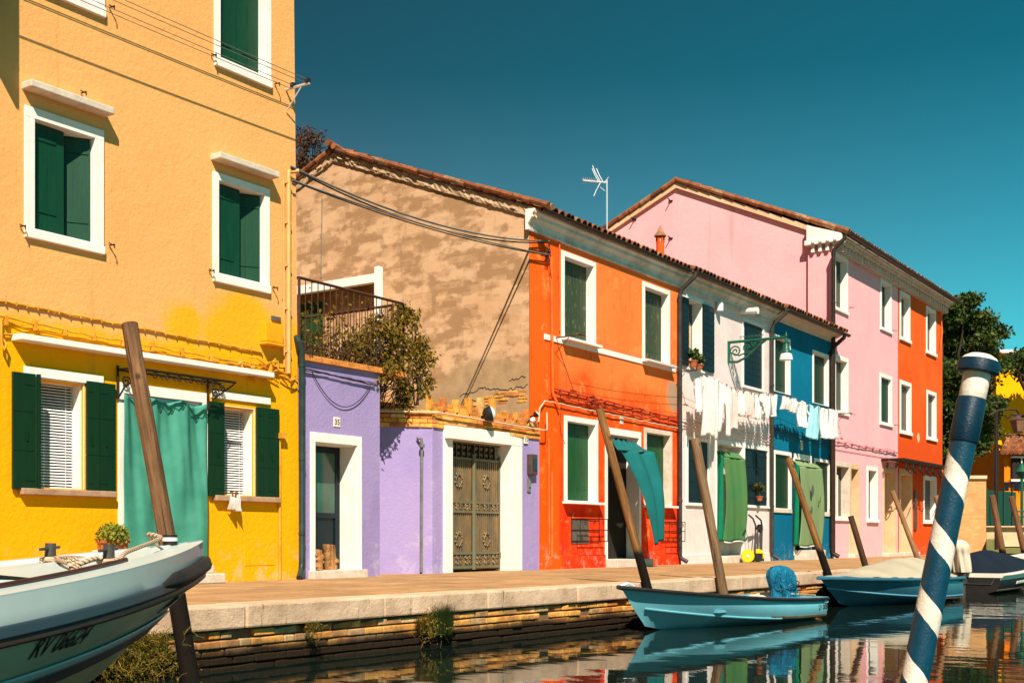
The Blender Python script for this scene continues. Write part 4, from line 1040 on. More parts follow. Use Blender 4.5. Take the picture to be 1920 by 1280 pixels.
for i in range(16):
    c = P(R.uniform(1095, 1135), R.uniform(742, 760), -.05); k.tube([c, c+Vector((.1, -.03, R.uniform(-.06, .04))), c+Vector((.22, 0, R.uniform(-.08, .02)))], .012, 5)
obj('cable_run', k, M['rcable'], ho.o, smooth=True)
k = MB(); k.tube(wob(P(1022, 751, -.05), P(1272, 803, -.05), .010, 44), .014, 6); k.tube([P(1004, 790, -.05), P(1010, 790, -.06), P(1012, 765, -.06), P(1022, 751, -.05)], .014, 6); obj('conduit', k, M['tan'], ho.o, smooth=True)
k = MB(); k.tube(sag(P(1028, 475, -.08), P(1052, 655, -.05), .0, 4)[:2]+[P(1037, 560, -.05), P(1034, 650, -.06)], .006, 5); k.tube([P(1055, 745, -.03), P(1050, 790, -.04), P(1052, 812, -.03), P(1060, 832, -.03)], .005, 5)
for i in range(8):
    c = P(1028, 462+i*3, -.10); k.tube(scroll(c.x, c.y+R.uniform(-.04, .04), c.z, R.uniform(.05, .1), 1, 1, 10, R.uniform(0, 6)), .008, 4)
obj('cable_loop', k, M['cable'], ho.o)
k = MB(); k.box(X(1072), X(1103), -.012, .01, Z(1072, 1019), Z(1072, 972)); obj('service_hatch', k, M['greypanel'], ho.o)
number(ho.o, '11', 1165, 788, .13, .15, 'inkblue')
ho.finish(side='gable')
def rack(px0, px1, py0, py1, lab):
    o = thing('flower_rack', lab, 'flower rack', tuple(P(px0, py1)), 0, 'iron flower racks under the orange house windows'); m = MB()
    x0, x1, z1, z0 = X(px0), X(px1), Z(px0, py0), Z(px0, py1); r = .009
    for y in (-.02, -.22):
        for z in (z1, z0+.22, z0): m.tube([(x0, y, z), (x1, y, z)], r, 4)
    for z in (z1, z0): 
        for i in range(7): x = x0+(x1-x0)*i/6; m.tube([(x, -.02, z), (x, -.22, z)], r*.8, 4)
    for x in (x0, x1):
        m.tube([(x, -.02, z1+.1), (x, -.02, z0)], r, 4); m.tube([(x, -.22, z1), (x, -.22, z0)], r, 4); m.tube([(x, -.22, z0), (x, -.02, z0)], r, 4)
    for i in range(3): m.tube(scroll(x0+(x1-x0)*(i+.5)/3, -.22, z1-.08, .06, 1 if i % 2 else -1), .007, 4)
    obj('ironwork', m, M['iron'], o)
rack(1070, 1122, 972, 1014, 'black iron flower rack beside the grey hatch, under the window nearest the lilac wall')
rack(1238, 1268, 978, 1014, 'black iron flower rack next to the brown drainpipe, under the right orange window')

# ---- white house, teal house
WX0, WX1 = X(1275), X(1448); TX0, TX1 = WX1, X(1563)
hw = House('white house hung with laundry between the orange and teal houses', WX0, WX1, RZ, M['whitewall'], depth=9.6, gable=(RY, RZZ))
w = hw.win(1286, 1318, 551, 688, fw=.10, style='pane', sm='white', sill=(.02, .05, .05)); a, b = X(1286), X(1318); zb, zt_ = Z(1286, 688), Z(1286, 551)
place_leaf(w, a+.03, -.05, zb+.02, a-WX0-.02, zt_-zb-.12, 0, 'boards', M['navy'], True); place_leaf(w, b-.10, -.05, zb+.02, .28, zt_-zb-.12, radians(-4), 'boards', M['navy']); place_leaf(w, b+.19, -.04, zb+.02, .36, zt_-zb-.12, radians(2), 'boards', M['navy'])
k = MB(); k.box(a+.15, (a+b)/2+.15, .16, .18, zb+.1, zb+(zt_-zb)*.62); obj('curtain', k, M['cream'], w)
hw.win(1391, 1432, 594, 722, fw=.09, style='closed', m='navy', kind='boards', sill=(.0, .05, .04), dep=.03)
hw.win(1286, 1330, 816, 943, fw=.09, style='closed', m='navy', kind='panel', sill=(.04, .05, .05), dep=.03)
ww4 = hw.win(1393, 1441, 832, 947, fw=.09, style='closed', m='navy', kind='panel', sill=(.04, .05, .05), dep=.03)
a0, a1 = X(1342), X(1394); zt = Z(1342, 822); hw.hole(a0+.02, a1-.02, QZ+.14, zt-.02)
dr = obj('door', frame_mb(a0, a1, QZ+.15, zt, .09, 0, -.02, .3, .12), M['white'], hw.o, bev=.004)
k = MB(); k.box(a0+.08, a1-.08, .3, .34, QZ+.15, zt-.1); obj('door_leaf', k, M['stone'], dr)
k = MB(); k.box(a0+.02, a1+.05, -.28, .3, QZ-.01, QZ+.17); obj('doorstep', k, M['stone'], hw.o, bev=.012)
cornice(hw.o, WX0+.001, WX1-.001, CZ, ov=.24); roof(hw.o, WX0+.001, WX1, CZ, RY, RZZ, 9.6, ye=-.32)
k = MB(); gutter(k, WX0+.06, WX1+.05, -.34, CZ+.15, .065); obj('gutter', k, M['gutter'], hw.o)
k = MB(); k.box(WX0+.1, a0-.01, -.03, .01, QZ-.01, QZ+.22); obj('plinth', k, M['whitewall'], hw.o, bev=.01)
k = MB(); k.box(a1+.06, WX1-.08, -.03, .01, QZ-.01, QZ+.22); obj('plinth', k, M['whitewall'], hw.o, bev=.01)
def dpipe(parent, px, ptop, pbot, y=-.09, m='pipe', r=.05, xoff=.0, gz=CZ+.1):
    c = P(px, ptop, y); x = c.x; m_ = MB()
    m_.tube([(x+.12, -.43, gz), (x+.12, -.42, gz-.10), (x+.02, y-.06, gz-.36), (x, y, gz-.50), (x, y, QZ+.22), (x+.02, y-.02, QZ+.14), (x+.06, y-.16, QZ+.06)], r, 12)
    for zz in (gz-.55, gz-2.0, gz-3.6, gz-5.2):
        if zz > 1: m_.lathe([(r+.01, -.025), (r+.01, .025)], (x, y, zz), 12)
    return obj('drainpipe', m_, M[m], parent, smooth=True)
dpipe(hw.o, 1275, 540, 1055); 
k = MB(); c = P(1344, 572, -.02); 
mt = Matrix.Translation((c.x, -.03, c.z))
k.lathe([(.085, -.15), (.085, 0), (.07, .05), (.04, .08), (.005, .09)], (c.x, -.10, c.z), 14); obj('vent_cowl', k, M['white'], hw.o, smooth=True)
k = MB(); c = P(1388, 584); k.tube([(c.x, 0, c.z), (c.x+.02, -.45, c.z-.02)], .075, 12); k.tube([(c.x+.02, -.35, c.z-.02), (c.x+.02, -.47, c.z-.02)], .085, 12); obj('vent_pipe', k, M['white'], hw.o, smooth=True)
k = MB()
for (zz, m1) in ((793, .015), (800, .012), (806, .01)): k.tube(wob(P(1278, zz-10, -.05), P(1445, zz+22, -.05), .012, 20), m1, 6)
obj('cable_run', k, M['whitewall'], hw.o)
hw.finish()
ht = House('teal blue house beside the pink house', TX0, TX1, RZ, M['teal'], depth=9.6, gable=(RY, RZZ))
ht.win(1449.5, 1481, 625, 733, fw=.09, style='closed', m='dgreen', dep=.12); ht.win(1523, 1553, 655, 755, fw=.09, style='closed', m='dgreen', dep=.12)
ht.win(1450, 1483, 843, 953, fw=.10, fb=.02, style='closed', m='dgreen', sill=(.0, .10, .04), sm='stone', dep=.06); ht.win(1526, 1556, 858, 960, fw=.09, style='closed', m='dgreen', sill=(.0, .10, .04), sm='stone', dep=.06)
a0, a1 = X(1487), X(1521); zt = Z(1487, 849); ht.hole(a0+.02, a1-.02, QZ+.13, zt-.02)
dr = obj('door', frame_mb(a0, a1, QZ+.12, zt, .10, 0, -.02, .3, .16), M['white'], ht.o, bev=.004)
k = MB(); k.box(a0+.08, a1-.08, .3, .34, QZ+.12, zt-.1); obj('door_leaf', k, M['interior'], dr)
k = MB(); k.box(a0+.1, a1+.25, -.34, .3, QZ-.01, QZ+.27); obj('doorstep', k, M['stone'], ht.o, bev=.012)
k = MB(); k.prism_x([(.02, CZ-.10), (-.04, CZ-.10), (-.05, CZ-.02), (-.3, CZ+.09), (-.31, CZ+.14), (.02, CZ+.14)], TX0+.07, TX1-.08); obj('cornice', k, M['stone'], ht.o)
roof(ht.o, TX0+.001, TX1, CZ, RY, RZZ, 9.6); k = MB(); gutter(k, TX0+.06, TX1+.1, -.43, CZ+.12, .07); obj('gutter', k, M['gutter'], ht.o)
dpipe(ht.o, 1447.5, 600, 1050, xoff=0); dpipe(ht.o, 1560, 640, 1040, m='gutter', r=.06)
k = MB(); k.box(TX0+.1, a0-.02, -.03, .01, QZ-.01, QZ+.30); obj('plinth', k, M['teal'], ht.o, bev=.01)
k = MB(); k.box(a1+.02, TX1-.05, -.03, .01, QZ-.01, QZ+.30); obj('plinth', k, M['teal'], ht.o, bev=.01)
number(ht.o, '7', 1503, 834, .15, .28)
k = MB(); k.tube(wob(P(1450, 803, -.05), P(1560, 832, -.05), .03, 24), .014, 5); k.tube(wob(P(1450, 812, -.05), P(1560, 838, -.05), .02, 24), .008, 5); obj('cable_run', k, M['cable'], ht.o)
ht.finish()

# ---- pink house and far orange house
KX0, KX1, FX1 = X(1563), X(1683.5), X(1767); PZ = 10.12; PRY, PRZ = 5.2, 12.62
hp = House('tall three storey pink house with white window frames', KX0, KX1, PZ, M['pink'], depth=10.6, gable=(PRY, PRZ))
for a in ((1563.5, 1589, 470, 574), (1650, 1671, 520, 612)): hp.win(*a, fw=.13, m='olive', sill=(.03, .10, .06), dep=.2)
hp.win(1563.5, 1590, 663, 768, fw=.13, m='olive', sill=(.03, .10, .06), dep=.2); hp.win(1649, 1672, 698, 790, fw=.13, m='dgreen', sill=(.03, .10, .06), dep=.1)
hp.win(1625, 1645, 873, 973, fw=.13, m='olive', fm='white', sill=(.03, .10, .08), dep=.22)
# shop window + door of pale stone
w = hp.win(1566, 1592, 864, 968, fw=.06, ft=.14, style='pane', fm='stone', sill=(.03, .12, .06)); k = MB(); k.box(X(1573), X(1573)+.07, .05, .1, Z(1573, 968), Z(1573, 890)); obj('mullion', k, M['white'], w)
for (p0, p1, yt, lab) in ((1592, 1612, 868, 'dark green door in a stone frame'), (1655, 1680, 874, 'cream door under the iron canopy')):
    a0, a1 = X(p0), X(p1); zt = Z(p0, yt); hp.hole(a0+.02, a1-.02, QZ+.10, zt-.02)
    dr = obj('door', frame_mb(a0, a1, QZ+.1, zt, .16, 0, -.02, .35, .16), M['cream'], hp.o, bev=.005, label=lab)
    k = MB(); k.box(a0+.15, a1-.15, .32, .38, QZ+.1, zt-.14); obj('door_leaf', k, M['olive'] if p0 == 1592 else M['cream'], dr)
    k = MB(); k.box(a0-.05, a1+.05, -.2, .3, QZ-.01, QZ+.11); obj('doorstep', k, M['stone'], hp.o, bev=.01)
def teeth(parent, x0, x1, z):
    m = MB(); m.box(x0, x1, -.36, .01, z-.03, z+.10); m.box(x0, x1, -.26, .01, z-.14, z-.03); m.box(x0, x1, -.10, .01, z-.17, z-.14)
    n = int((x1-x0)/.30)
    for i in range(n): x = x0+(i+.5)*(x1-x0)/n; m.box(x-.06, x+.06, -.22, -.001, z-.36, z-.171); m.box(x-.13, x-.07, -.30, -.262, z-.10, z-.04)
    return obj('cornice', m, M['stone'], parent)
teeth(hp.o, KX0+.06, KX1, PZ-.02); roof(hp.o, KX0-.05, KX1, PZ-.02, PRY, PRZ, 10.6, .22)
k = MB(); gutter(k, KX0, KX1, -.50, PZ+.10, .09); obj('gutter', k, M['gutter'], hp.o)
dpipe(hp.o, 1562.5, 450, 1045, y=-.12, m='gutter', r=.06, gz=PZ)
k = MB(); 
for (ya, za, yb_, zb) in ((-.45, PZ+.12, PRY, PRZ+.08), (10.9, PZ+.1, PRY, PRZ+.08)):
    L = math.hypot(yb_-ya, zb-za); n = int(L/.42)
    for i in range(n):
        q0, q1 = i/n-.01, (i+1)/n+.01; k.tube([(KX0-.10, ya+(yb_-ya)*q0, za+(zb-za)*q0+.02), (KX0-.10, ya+(yb_-ya)*q1, za+(zb-za)*q1+.04)], [.095, .08], 8)
obj('verge_tile', k, M['tile'], hp.o, smooth=True)
k = MB()
for (ya, za, yb_, zb) in ((-.2, PZ+.06, PRY, PRZ+.02), (PRY, PRZ+.02, 10.8, PZ+.06)):
    k.add([(KX0-.10, ya, za-.16), (KX0-.10, yb_, zb-.16), (KX0, yb_, zb-.16), (KX0, ya, za-.16), (KX0-.10, ya, za), (KX0-.10, yb_, zb), (KX0, yb_, zb), (KX0, ya, za)], [(0,3,2,1), (4,5,6,7), (0,1,5,4), (1,2,6,5), (2,3,7,6), (3,0,4,7)])
obj('verge', k, M['cream'], hp.o)
# corner pilaster and cornice return on the gable
cy = PX(1515, 500, KX0-.12).y
k = MB(); k.box(KX0-.12, KX0, .0, cy, 7.0, PZ-.3); obj('pilaster', k, M['pink'], hp.o)
k = MB(); k.box(KX0-.30, KX0, -.36, cy+.05, PZ-.16, PZ-.02); k.add([(KX0-.26, -.3, PZ-.02), (KX0-.26, cy, PZ-.02), (KX0-.26, cy, PZ+.46), (KX0-.26, -.3, PZ+.08), (KX0, -.3, PZ-.02), (KX0, cy, PZ-.02), (KX0, cy, PZ+.46), (KX0, -.3, PZ+.08)], [(0,1,2,3), (4,7,6,5), (0,4,5,1), (1,5,6,2), (2,6,7,3), (3,7,4,0)])
for i in range(4): yy = -.2+i*(cy+.15)/4+.1; k.box(KX0-.22, KX0-.12, yy-.05, yy+.05, PZ-.38, PZ-.16); k.box(KX0-.34, KX0-.30, yy-.1, yy-.02, PZ-.13, PZ-.05)
obj('cornice_return', k, M['white'], hp.o, bev=.006)
k = MB()
for (px, py) in ((1258, 377), (1258, 447), (1190, 412)): c = PX(px, py, KX0); k.tube([(KX0, c.y, c.z), (KX0-.22, c.y, c.z+.03)], .02, 5); k.box(KX0-.04, KX0, c.y-.07, c.y+.07, c.z-.02, c.z+.02)
obj('wall_anchor', k, M['iron'], hp.o)
k = MB(); k.tube(wob(P(1567, 829, -.05), P(1683, 850, -.05), .02, 24), .014, 5); k.tube(wob(P(1567, 827, -.06), P(1683, 846, -.06), .03, 20), .008, 5)
for i in range(9): px = 1570+i*13; k.box(X(px)-.012, X(px)+.012, -.07, 0, Z(px, 831+(px-1567)*.19), Z(px, 826+(px-1567)*.19))
k.tube([P(1567, 842, -.02), P(1683, 862, -.02)], .008, 5)
obj('cable_run', k, M['pcable'], hp.o)
k = MB()
for (px, py) in ((1592, 577), (1673, 620), (1593, 777), (1675, 797)): hook(k, X(px), Z(px, py), .16)
obj('shutter_stay', k, M['iron'], hp.o)
hp.finish()
hf = House('three storey burnt orange house at the far end of the row', KX1, FX1, PZ, M['orange_b'], depth=10.6, gable=(PRY, PRZ))
for a in ((1686.5, 1706, 543, 630), (1736, 1754, 572, 656)): hf.win(*a, fw=.14, m='greyp', sill=(.03, .12, .07), dep=.2)
for a in ((1686.5, 1708, 711, 806), (1737, 1755, 730, 818), (1731, 1755, 890, 975)): hf.win(*a, fw=.14, m='greyp', sill=(.03, .12, .07), dep=.14 if a[2] < 800 else .2)
a0, a1 = X(1685.5), X(1710); zt = Z(1685.5, 877); hf.hole(a0+.02, a1-.02, QZ+.1, zt-.02)
dr = obj('door', frame_mb(a0, a1, QZ+.1, zt, .17, 0, -.02, .35, .2), M['cream'], hf.o, bev=.005); k = MB(); k.box(a0+.15, a1-.15, .32, .38, QZ+.1, zt-.14); obj('door_leaf', k, M['cream'], dr)
k = MB(); k.box(a0-.02, a1+.3, -.2, .3, QZ-.01, QZ+.12); obj('doorstep', k, M['stone'], hf.o, bev=.01)
teeth(hf.o, KX1, FX1+.1, PZ-.02); roof(hf.o, KX1, FX1+.4, PZ-.02, PRY, PRZ, 10.6, .22); k = MB(); gutter(k, KX1, FX1+.6, -.50, PZ+.10, .09); obj('gutter', k, M['gutter'], hf.o)
k = MB(); k.tube([P(1684, 859, -.04), P(1766, 877, -.04)], .05, 6); obj('cable_run', k, M['orange_b'], hf.o)
k = MB(); c = P(1715, 952); k.box(c.x-.15, c.x+.15, -.05, 0, c.z-.8, c.z+.6); obj('intercom', k, M['bmeter'], hf.o, bev=.02)
k = MB(); k.tube([P(1762, 570, -.03), P(1767, 620, -.1), P(1764, 650, -.1)], .02, 5); k.tube([P(1766, 880, -.05), P(1766, 1030, -.05)], .05, 6); obj('conduit', k, M['ocable'], hf.o)
hf.finish()
ic = thing('iron_canopy', 'black wrought iron canopy of scrolls across the doors of the pink and far orange houses', 'canopy', tuple(P(1700, 870)))
k = MB(); xa, xb = X(1652), X(1762); zc = Z(1652, 862)
k.tube([(xa, -.75, zc), (xb, -.75, zc)], .03, 5); k.tube([(xa, 0, zc), (xa, -.75, zc)], .03, 5)
k.box(xa, xb, -.75, -.02, zc+.02, zc+.05)
n = 9
for i in range(n):
    cx = xa+(i+.5)*(xb-xa)/n; k.tube(scroll(cx, -.74, zc-.24, .19, 1 if i % 2 else -1, 1.6), .022, 4); k.tube([(cx-.2, -.74, zc-.02), (cx, -.74, zc-.12), (cx+.2, -.74, zc-.40), (cx+.4, -.74, zc-.44), (cx+.55, -.74, zc-.32)], .016, 4)
for y_ in (-.2, -.5): k.tube(scroll(xa, y_, zc-.2, .12), .02, 4)
obj('ironwork', k, M['iron'], ic)

# ------------------------------------------------------------------ roof fittings
c = P(1238, 470, 1.4); ch = thing('chimney', 'small orange clay chimney pot with a conical cap on the orange house roof', 'chimney', (c.x, 1.4, 7.9))
k = MB(); zt = Z(1238, 455, 1.4); r = .10; k.lathe([(r, -1.2), (r, 0)], (c.x, 1.4, zt), 16); obj('pot', k, M['orange_b'], ch, smooth=True)
k = MB()
for q in range(6): a = q*pi/3; k.box(c.x+cos(a)*r*.85-.02, c.x+cos(a)*r*.85+.02, 1.4+sin(a)*r*.85-.02, 1.4+sin(a)*r*.85+.02, zt, zt+.15)
obj('vent_post', k, M['orange_b'], ch)
k = MB(); k.lathe([(r*1.5, .15), (r*1.5, .18), (r*.9, .26), (.01, .42)], (c.x, 1.4, zt), 16); obj('cap', k, M['tile'], ch, smooth=True)
c = P(1138, 337, 3.0); an = thing('television_antenna', 'white television antenna with curved reflector arms on a roof mast', 'antenna', (c.x, 3.0, 8.4))
k = MB(); k.tube([(c.x, 3, 8.3), (c.x, 3, c.z)], .022, 8); obj('mast', k, M['alu'], an)
U = Vector((ST, -CT, 0)); k = MB(); b0 = c+Vector((0, 0, -.08)); b1 = b0-U*.62+Vector((0, 0, .06)); k.tube([b0, b1], .016, 6)
for i in range(8): q = b0.lerp(b1, .42+i*.08); k.tube([q-Vector((.08, .08, .06)), q+Vector((.08, .08, .08))], .007, 4); k.tube([q+Vector((.02, .02, -.08)), q+Vector((-.02, -.02, .08))], .007, 4)
for (s0, ln, sg) in ((.05, .42, 1), (.16, .5, 1), (.24, .40, 1), (.16, .42, -1)):
    q = b0.lerp(b1, s0+.1); k.tube([q, q-U*.10*ln/.4+Vector((0, 0, .45*ln*sg)), q-U*.42*ln+Vector((0, 0, ln*.85*sg))], .014, 5)
q = b0.lerp(b1, .12); k.tube([q-Vector((0, 0, .02)), q+U*.12+Vector((0, 0, .14))], .014, 5); k.tube([q-U*.1-Vector((0, 0, .12)), q+U*.02-Vector((0, 0, .22))], .014, 5)
obj('aerial', k, M['alu'], an)
# ------------------------------------------------------------------ overhead cables
def cable(pts, r, m, lab, grp='overhead cables'):
    k = MB(); k.tube(pts, r, 6); o = obj('cable', k, M[m], None, smooth=True, origin=pts[0]); tag(o, lab, 'cable', grp)
A1 = P(545, 312, -.1); A2 = P(548, 338, -.1); E1 = P(1030, 452, -.1); E2 = P(1030, 478, -.1)
cable(sag(A1, E1, .26), .016, 'greycable', 'upper pale twisted cable sagging from the yellow house corner to the orange house')
cable(sag(A1+Vector((0, 0, -.02)), E1+Vector((0, .05, -.02)), .30), .013, 'cable', 'dark cable twisted close under the upper pale cable')
cable(sag(A2, E2, .10), .013, 'greycable', 'lowest pale cable from the yellow house corner to the orange house')
cable(sag(A2+Vector((0, 0, -.01)), E2+Vector((0, .03, 0)), .13), .010, 'cable', 'thin dark cable alongside the lowest pale cable')
G = lambda a, b: PX(a, b, OX0-.03)
k = MB(); k.tube([G(604, 372), G(602, 520)], .010, 5); o = obj('cable', k, M['greycable'], None, origin=G(604, 372)); tag(o, 'thin pale cable hanging straight down the left of the plaster gable', 'cable')

# ------------------------------------------------------------------ clotheslines on the yellow house
cl = thing('clothesline', 'clothesline of four cords on a white arm high on the yellow house', 'clothesline', tuple(P(536, 169)))
bx, bz = X(536), Z(536, 169); k = MB(); 
k.tube([(bx, 0, bz), (bx, -.46, bz)], .018, 6); k.tube([(bx-.0, -.02, bz-.3), (bx, -.30, bz-.02)], .010, 6)
k.tube([(4.0, 0, bz), (4.0, -.46, bz)], .018, 6); obj('arm', k, M['alu'], cl)
k = MB()
for y_, zz in ((-.44, .05), (-.42, .0), (-.16, .03), (-.12, -.01)): k.tube(sag((bx, y_, bz+zz), (4.0, y_, bz+zz), .03, 10), .005, 4)
obj('line', k, M['greycable'], cl)
k = MB()
for y_ in (-.43, -.14): k.box(bx-.03, bx+.03, y_-.03, y_+.03, bz+.01, bz+.07)
obj('pulley', k, M['black'], cl)

# ------------------------------------------------------------------ street lamp on the white house
b = P(1365, 642); tip = P(1474, 632, -2.15)
La = P(1365, 642); Lx = La.x; Lz = La.z
sl = thing('street_lamp', 'dark green street lamp on a long scrolled bracket with a white glass shade', 'street lamp', (Lx, 0, Lz))
# find the reach so that the lamp head stands at the right spot
best = min((abs(X(1474, -q/100)-Lx), q/100) for q in range(40, 400)); reach = best[1]; hz_ = Z(1474, 632, -reach)
k = MB(); k.tube([(Lx, 0, Lz), (Lx, -reach, hz_)], .035, 8); k.tube([(Lx, -.02, Lz+.03), (Lx, -.02, Lz-.5)], .04, 8)
k.tube([(Lx, -.03, Lz-.48), (Lx, -.25, Lz-.50), (Lx, -.5, Lz-.40), (Lx, -.85, Lz-.12), (Lx, -1.0, Lz-.02)], .032, 8)
obj('arm', k, M['lampgreen'], sl, smooth=True)
def scroll_y(cy, cz, r, s=1, turns=1.6, n=20): return [(Lx, cy+s*r*(1-i/n*.85)*cos(turns*2*pi*i/n), cz+r*(1-i/n*.85)*sin(turns*2*pi*i/n)) for i in range(n+1)]
k = MB(); k.tube(scroll_y(-.20, Lz-.24, .15), .018, 6); k.tube(scroll_y(-.48, Lz-.18, .10, -1), .016, 6); k.tube(scroll_y(-.68, Lz-.10, .07), .014, 6); k.tube([(Lx, -.02, Lz-.24), (Lx, -.3, Lz-.35), (Lx, -.45, Lz-.3), (Lx, -.6, Lz-.26)], .02, 6)
for i in range(7): k.tube(scroll_y(-.35-i*.09, Lz+.09, .045, 1 if i % 2 else -1), .006, 4)
obj('scrollwork', k, M['lampgreen'], sl, smooth=True)
k = MB(); hc = (Lx, -reach, hz_); k.lathe([(r_*.68, z_*.68) for r_, z_ in ((.20, -.56), (.19, -.50), (.13, -.44), (.115, -.30), (.09, -.22), (.12, -.2), (.05, -.14), (.035, 0), (.07, .04), (.03, .1), (.012, .2))], hc, 20); obj('lamp_head', k, M['lampgreen'], sl, smooth=True)
k = MB(); k.lathe([(r_*.68, z_*.68) for r_, z_ in ((.235, -.80), (.23, -.74), (.20, -.62), (.16, -.55))], hc, 24); obj('lamp_shade', k, M['lampglass'], sl, smooth=True)

# ------------------------------------------------------------------ laundry
LY = -.44
def bracket(px, py, L, lab):
    x, z = X(px), Z(px, py); o = thing('line_bracket', lab, 'bracket', (x, 0, z), 0, 'clothesline brackets'); m = MB()
    m.tube([(x, 0, z), (x, -L, z+.0)], .014, 6); m.tube([(x-.12, -L+.02, z), (x+.12, -L+.02, z)], .012, 6); m.tube([(x, 0, z-.3), (x, -L*.5, z-.02)], .008, 5)
    obj('arm', m, M['rust'], o); return Vector((x, -L+.02, z))
def line_between(a, b, s, lab, ys=(0, .10)):
    m = MB()
    for dy in ys: m.tube(sag((a.x, a.y+dy, a.z), (b.x, b.y+dy, b.z), s, 16), .004, 4)
    o = obj('clothesline', m, M['greycable'], None, origin=a); tag(o, lab, 'clothesline', 'clotheslines along the houses')
t1 = bracket(1041, 633, .62, 'rusty clothesline bracket left of the first upper orange window')
t2 = bracket(1268, 697, .46, 'rusty clothesline bracket beside the drainpipe between orange and white houses')
t3 = bracket(1452, 744, .46, 'rusty clothesline bracket at the left edge of the teal house')
t4 = bracket(1568, 776, .46, 'rusty clothesline bracket at the left edge of the pink house')
line_between(t1, t2, .06, 'empty clothesline in front of the orange house'); line_between(t2, t3, .16, 'clothesline with most of the white laundry on the white house'); line_between(t3, t4, .12, 'clothesline with white and blue laundry on the teal house')
CLO = [ # px0 px1 ytop ybot kind mat label
 (1299, 1317, 706, 768, 'shirt', 'whitecloth', 'white shirt in the shade, first of the laundry next to the drainpipe'),
 (1317, 1345, 703, 816, 'towel', 'dotcloth', 'long speckled white nightshirt, biggest piece of the laundry'),
 (1345, 1367, 716, 810, 'trousers', 'whitecloth', 'long white trousers hanging right of the speckled nightshirt'),
 (1366, 1381, 727, 803, 'towel', 'pinkcloth', 'white towel with a blush hem, third large piece'),
 (1381.5, 1393, 729, 776, 'shirt', 'whitecloth', 'small white vest right of the blush hemmed towel'),
 (1393, 1401, 732, 774, 'towel', 'pinkcloth', 'first small blush dotted cloth'),
 (1401.5, 1412, 734, 778, 'towel', 'pinkcloth', 'second, wider blush dotted cloth'),
 (1412, 1422, 735, 783, 'shirt', 'whitecloth', 'little white shirt just right of the blush dotted cloths'),
 (1423, 1432, 736, 785, 'trousers', 'whitecloth', 'white leggings left of the last socks on the white house'),
 (1432, 1441, 737, 783, 'towel', 'whitecloth', 'narrow white cloth before the drainpipe'),
 (1441, 1448, 737, 776, 'sock', 'whitecloth', 'white sock in front of the drainpipe between white and teal houses'),
 (1449, 1457, 738, 779, 'towel', 'whitecloth', 'white cloth at the edge of the teal wall'),
 (1468, 1481, 742, 766, 'towel', 'whitecloth', 'short white cloth under the green street lamp'),
 (1482, 1494, 744, 771, 'shirt', 'whitecloth', 'short white top between the short cloth and the white blouse on the teal house'),
 (1495, 1515, 748, 797, 'shirt', 'whitecloth', 'loose white blouse on the teal house'),
 (1517, 1535, 756, 817, 'vest', 'bluecloth', 'pale blue vest, the only blue laundry'),
 (1537, 1554, 762, 819, 'towel', 'whitecloth', 'white pillowcase right of the blue vest'),
 (1557, 1571, 765, 820, 'towel', 'whitecloth', 'last white towel of the laundry, against the pink wall')]
def garment(px0, px1, yt, yb, kind, m, lab, y=LY, grp='laundry on the lines', nm=None):
    xa, xb = X(px0, y), X(px1, y); zt, zb = Z(px0, yt, y), Z(px0, yb, y); w = xb-xa; h = zt-zb; ph = R.uniform(0, 6); n1 = R.uniform(7, 11)*max(.6, w/.4)
    def f(u, v):       # v=0 bottom .. 1 top
        x = xa+w*u; z = zb+h*v
        amp = .035+.02*(1-v)
        yy = y+amp*sin(u*n1+ph+v*1.1)+.015*sin(u*23+ph)+.03*(1-v)*sin(v*4+ph)
        if kind == 'shirt':
            e = max(0, 1-v*2.6) if False else 0; s = 1-.16*max(0, (v-.62))/.38*(1 if 1 else 0); x = xa+w*(.5+(u-.5)*s); 
            if v > .8: z -= .18*h*(abs(u-.5)*2)**1.6*(v-.8)/.2*.7
            z -= .05*h*sin(u*pi)*(1-v)
        elif kind == 'vest':
            s = .62+.38*min(1, max(0, (.75-v)/.4)) if v > .35 else 1; x = xa+w*(.5+(u-.5)*s)
            if v > .8: z -= .12*h*sin(u*pi)*(v-.8)/.2
            z -= .07*h*abs(sin(u*pi*2.5))*(1-v)
        elif kind == 'trousers':
            g = max(0, .62-v)/.62; x = xa+w*(.5+(u-.5)*(.8+.2*g)+(.05*g if u > .5 else -.05*g)); z -= .05*h*(1-v)*(1 if u > .5 else 0)
        elif kind == 'sock':
            x = xa+w*(u*.6+.2+(.25*(1-v)**3))
        else:
            z -= .04*h*sin(u*5+ph)*(1-v)
        z -= .035*h*abs(sin(u*pi*2))*v**6
        return (x, yy, z)
    k = MB(); k.grid(22, 22, f)
    if kind == 'trousers':
        k.f = [q for i, q in enumerate(k.f) if not ((i % 22) in (10, 11) and i//22 < 13)]; k.m = k.m[:len(k.f)]
    if kind == 'shirt':
        for sx in (-1, 1):
            cx = xa+w*(.5+sx*.42)
            def g(u, v, sx=sx, cx=cx): return (cx+sx*w*(.02+.12*v)-w*.10*sx*(u), y+.03*sin(v*5+ph)-.02, zt-h*.12-h*.40*v-.04*h*u)
            k.grid(4, 8, g)
    o = obj(nm or {'shirt': 'shirt', 'vest': 'vest', 'trousers': 'trousers', 'sock': 'sock', 'towel': 'towel'}[kind], k, M[m], None, smooth=True, ang=60, origin=(xa, y, zt), solid=.004)
    tag(o, lab, 'laundry', grp)
    for q in (.15, .85):
        pg = MB(); c = f(q, 1); pg.box(c[0]-.008, c[0]+.008, c[1]-.012, c[1]+.012, c[2]-.03, c[2]+.04); obj('clothes_peg', pg, M['polebrown'], o)
for c in CLO: garment(*c)
garment(430, 439, 925, 955, 'sock', 'whitecloth', 'left white sock pegged under the right ground floor sill of the yellow house', -.12, 'socks under the window sill')
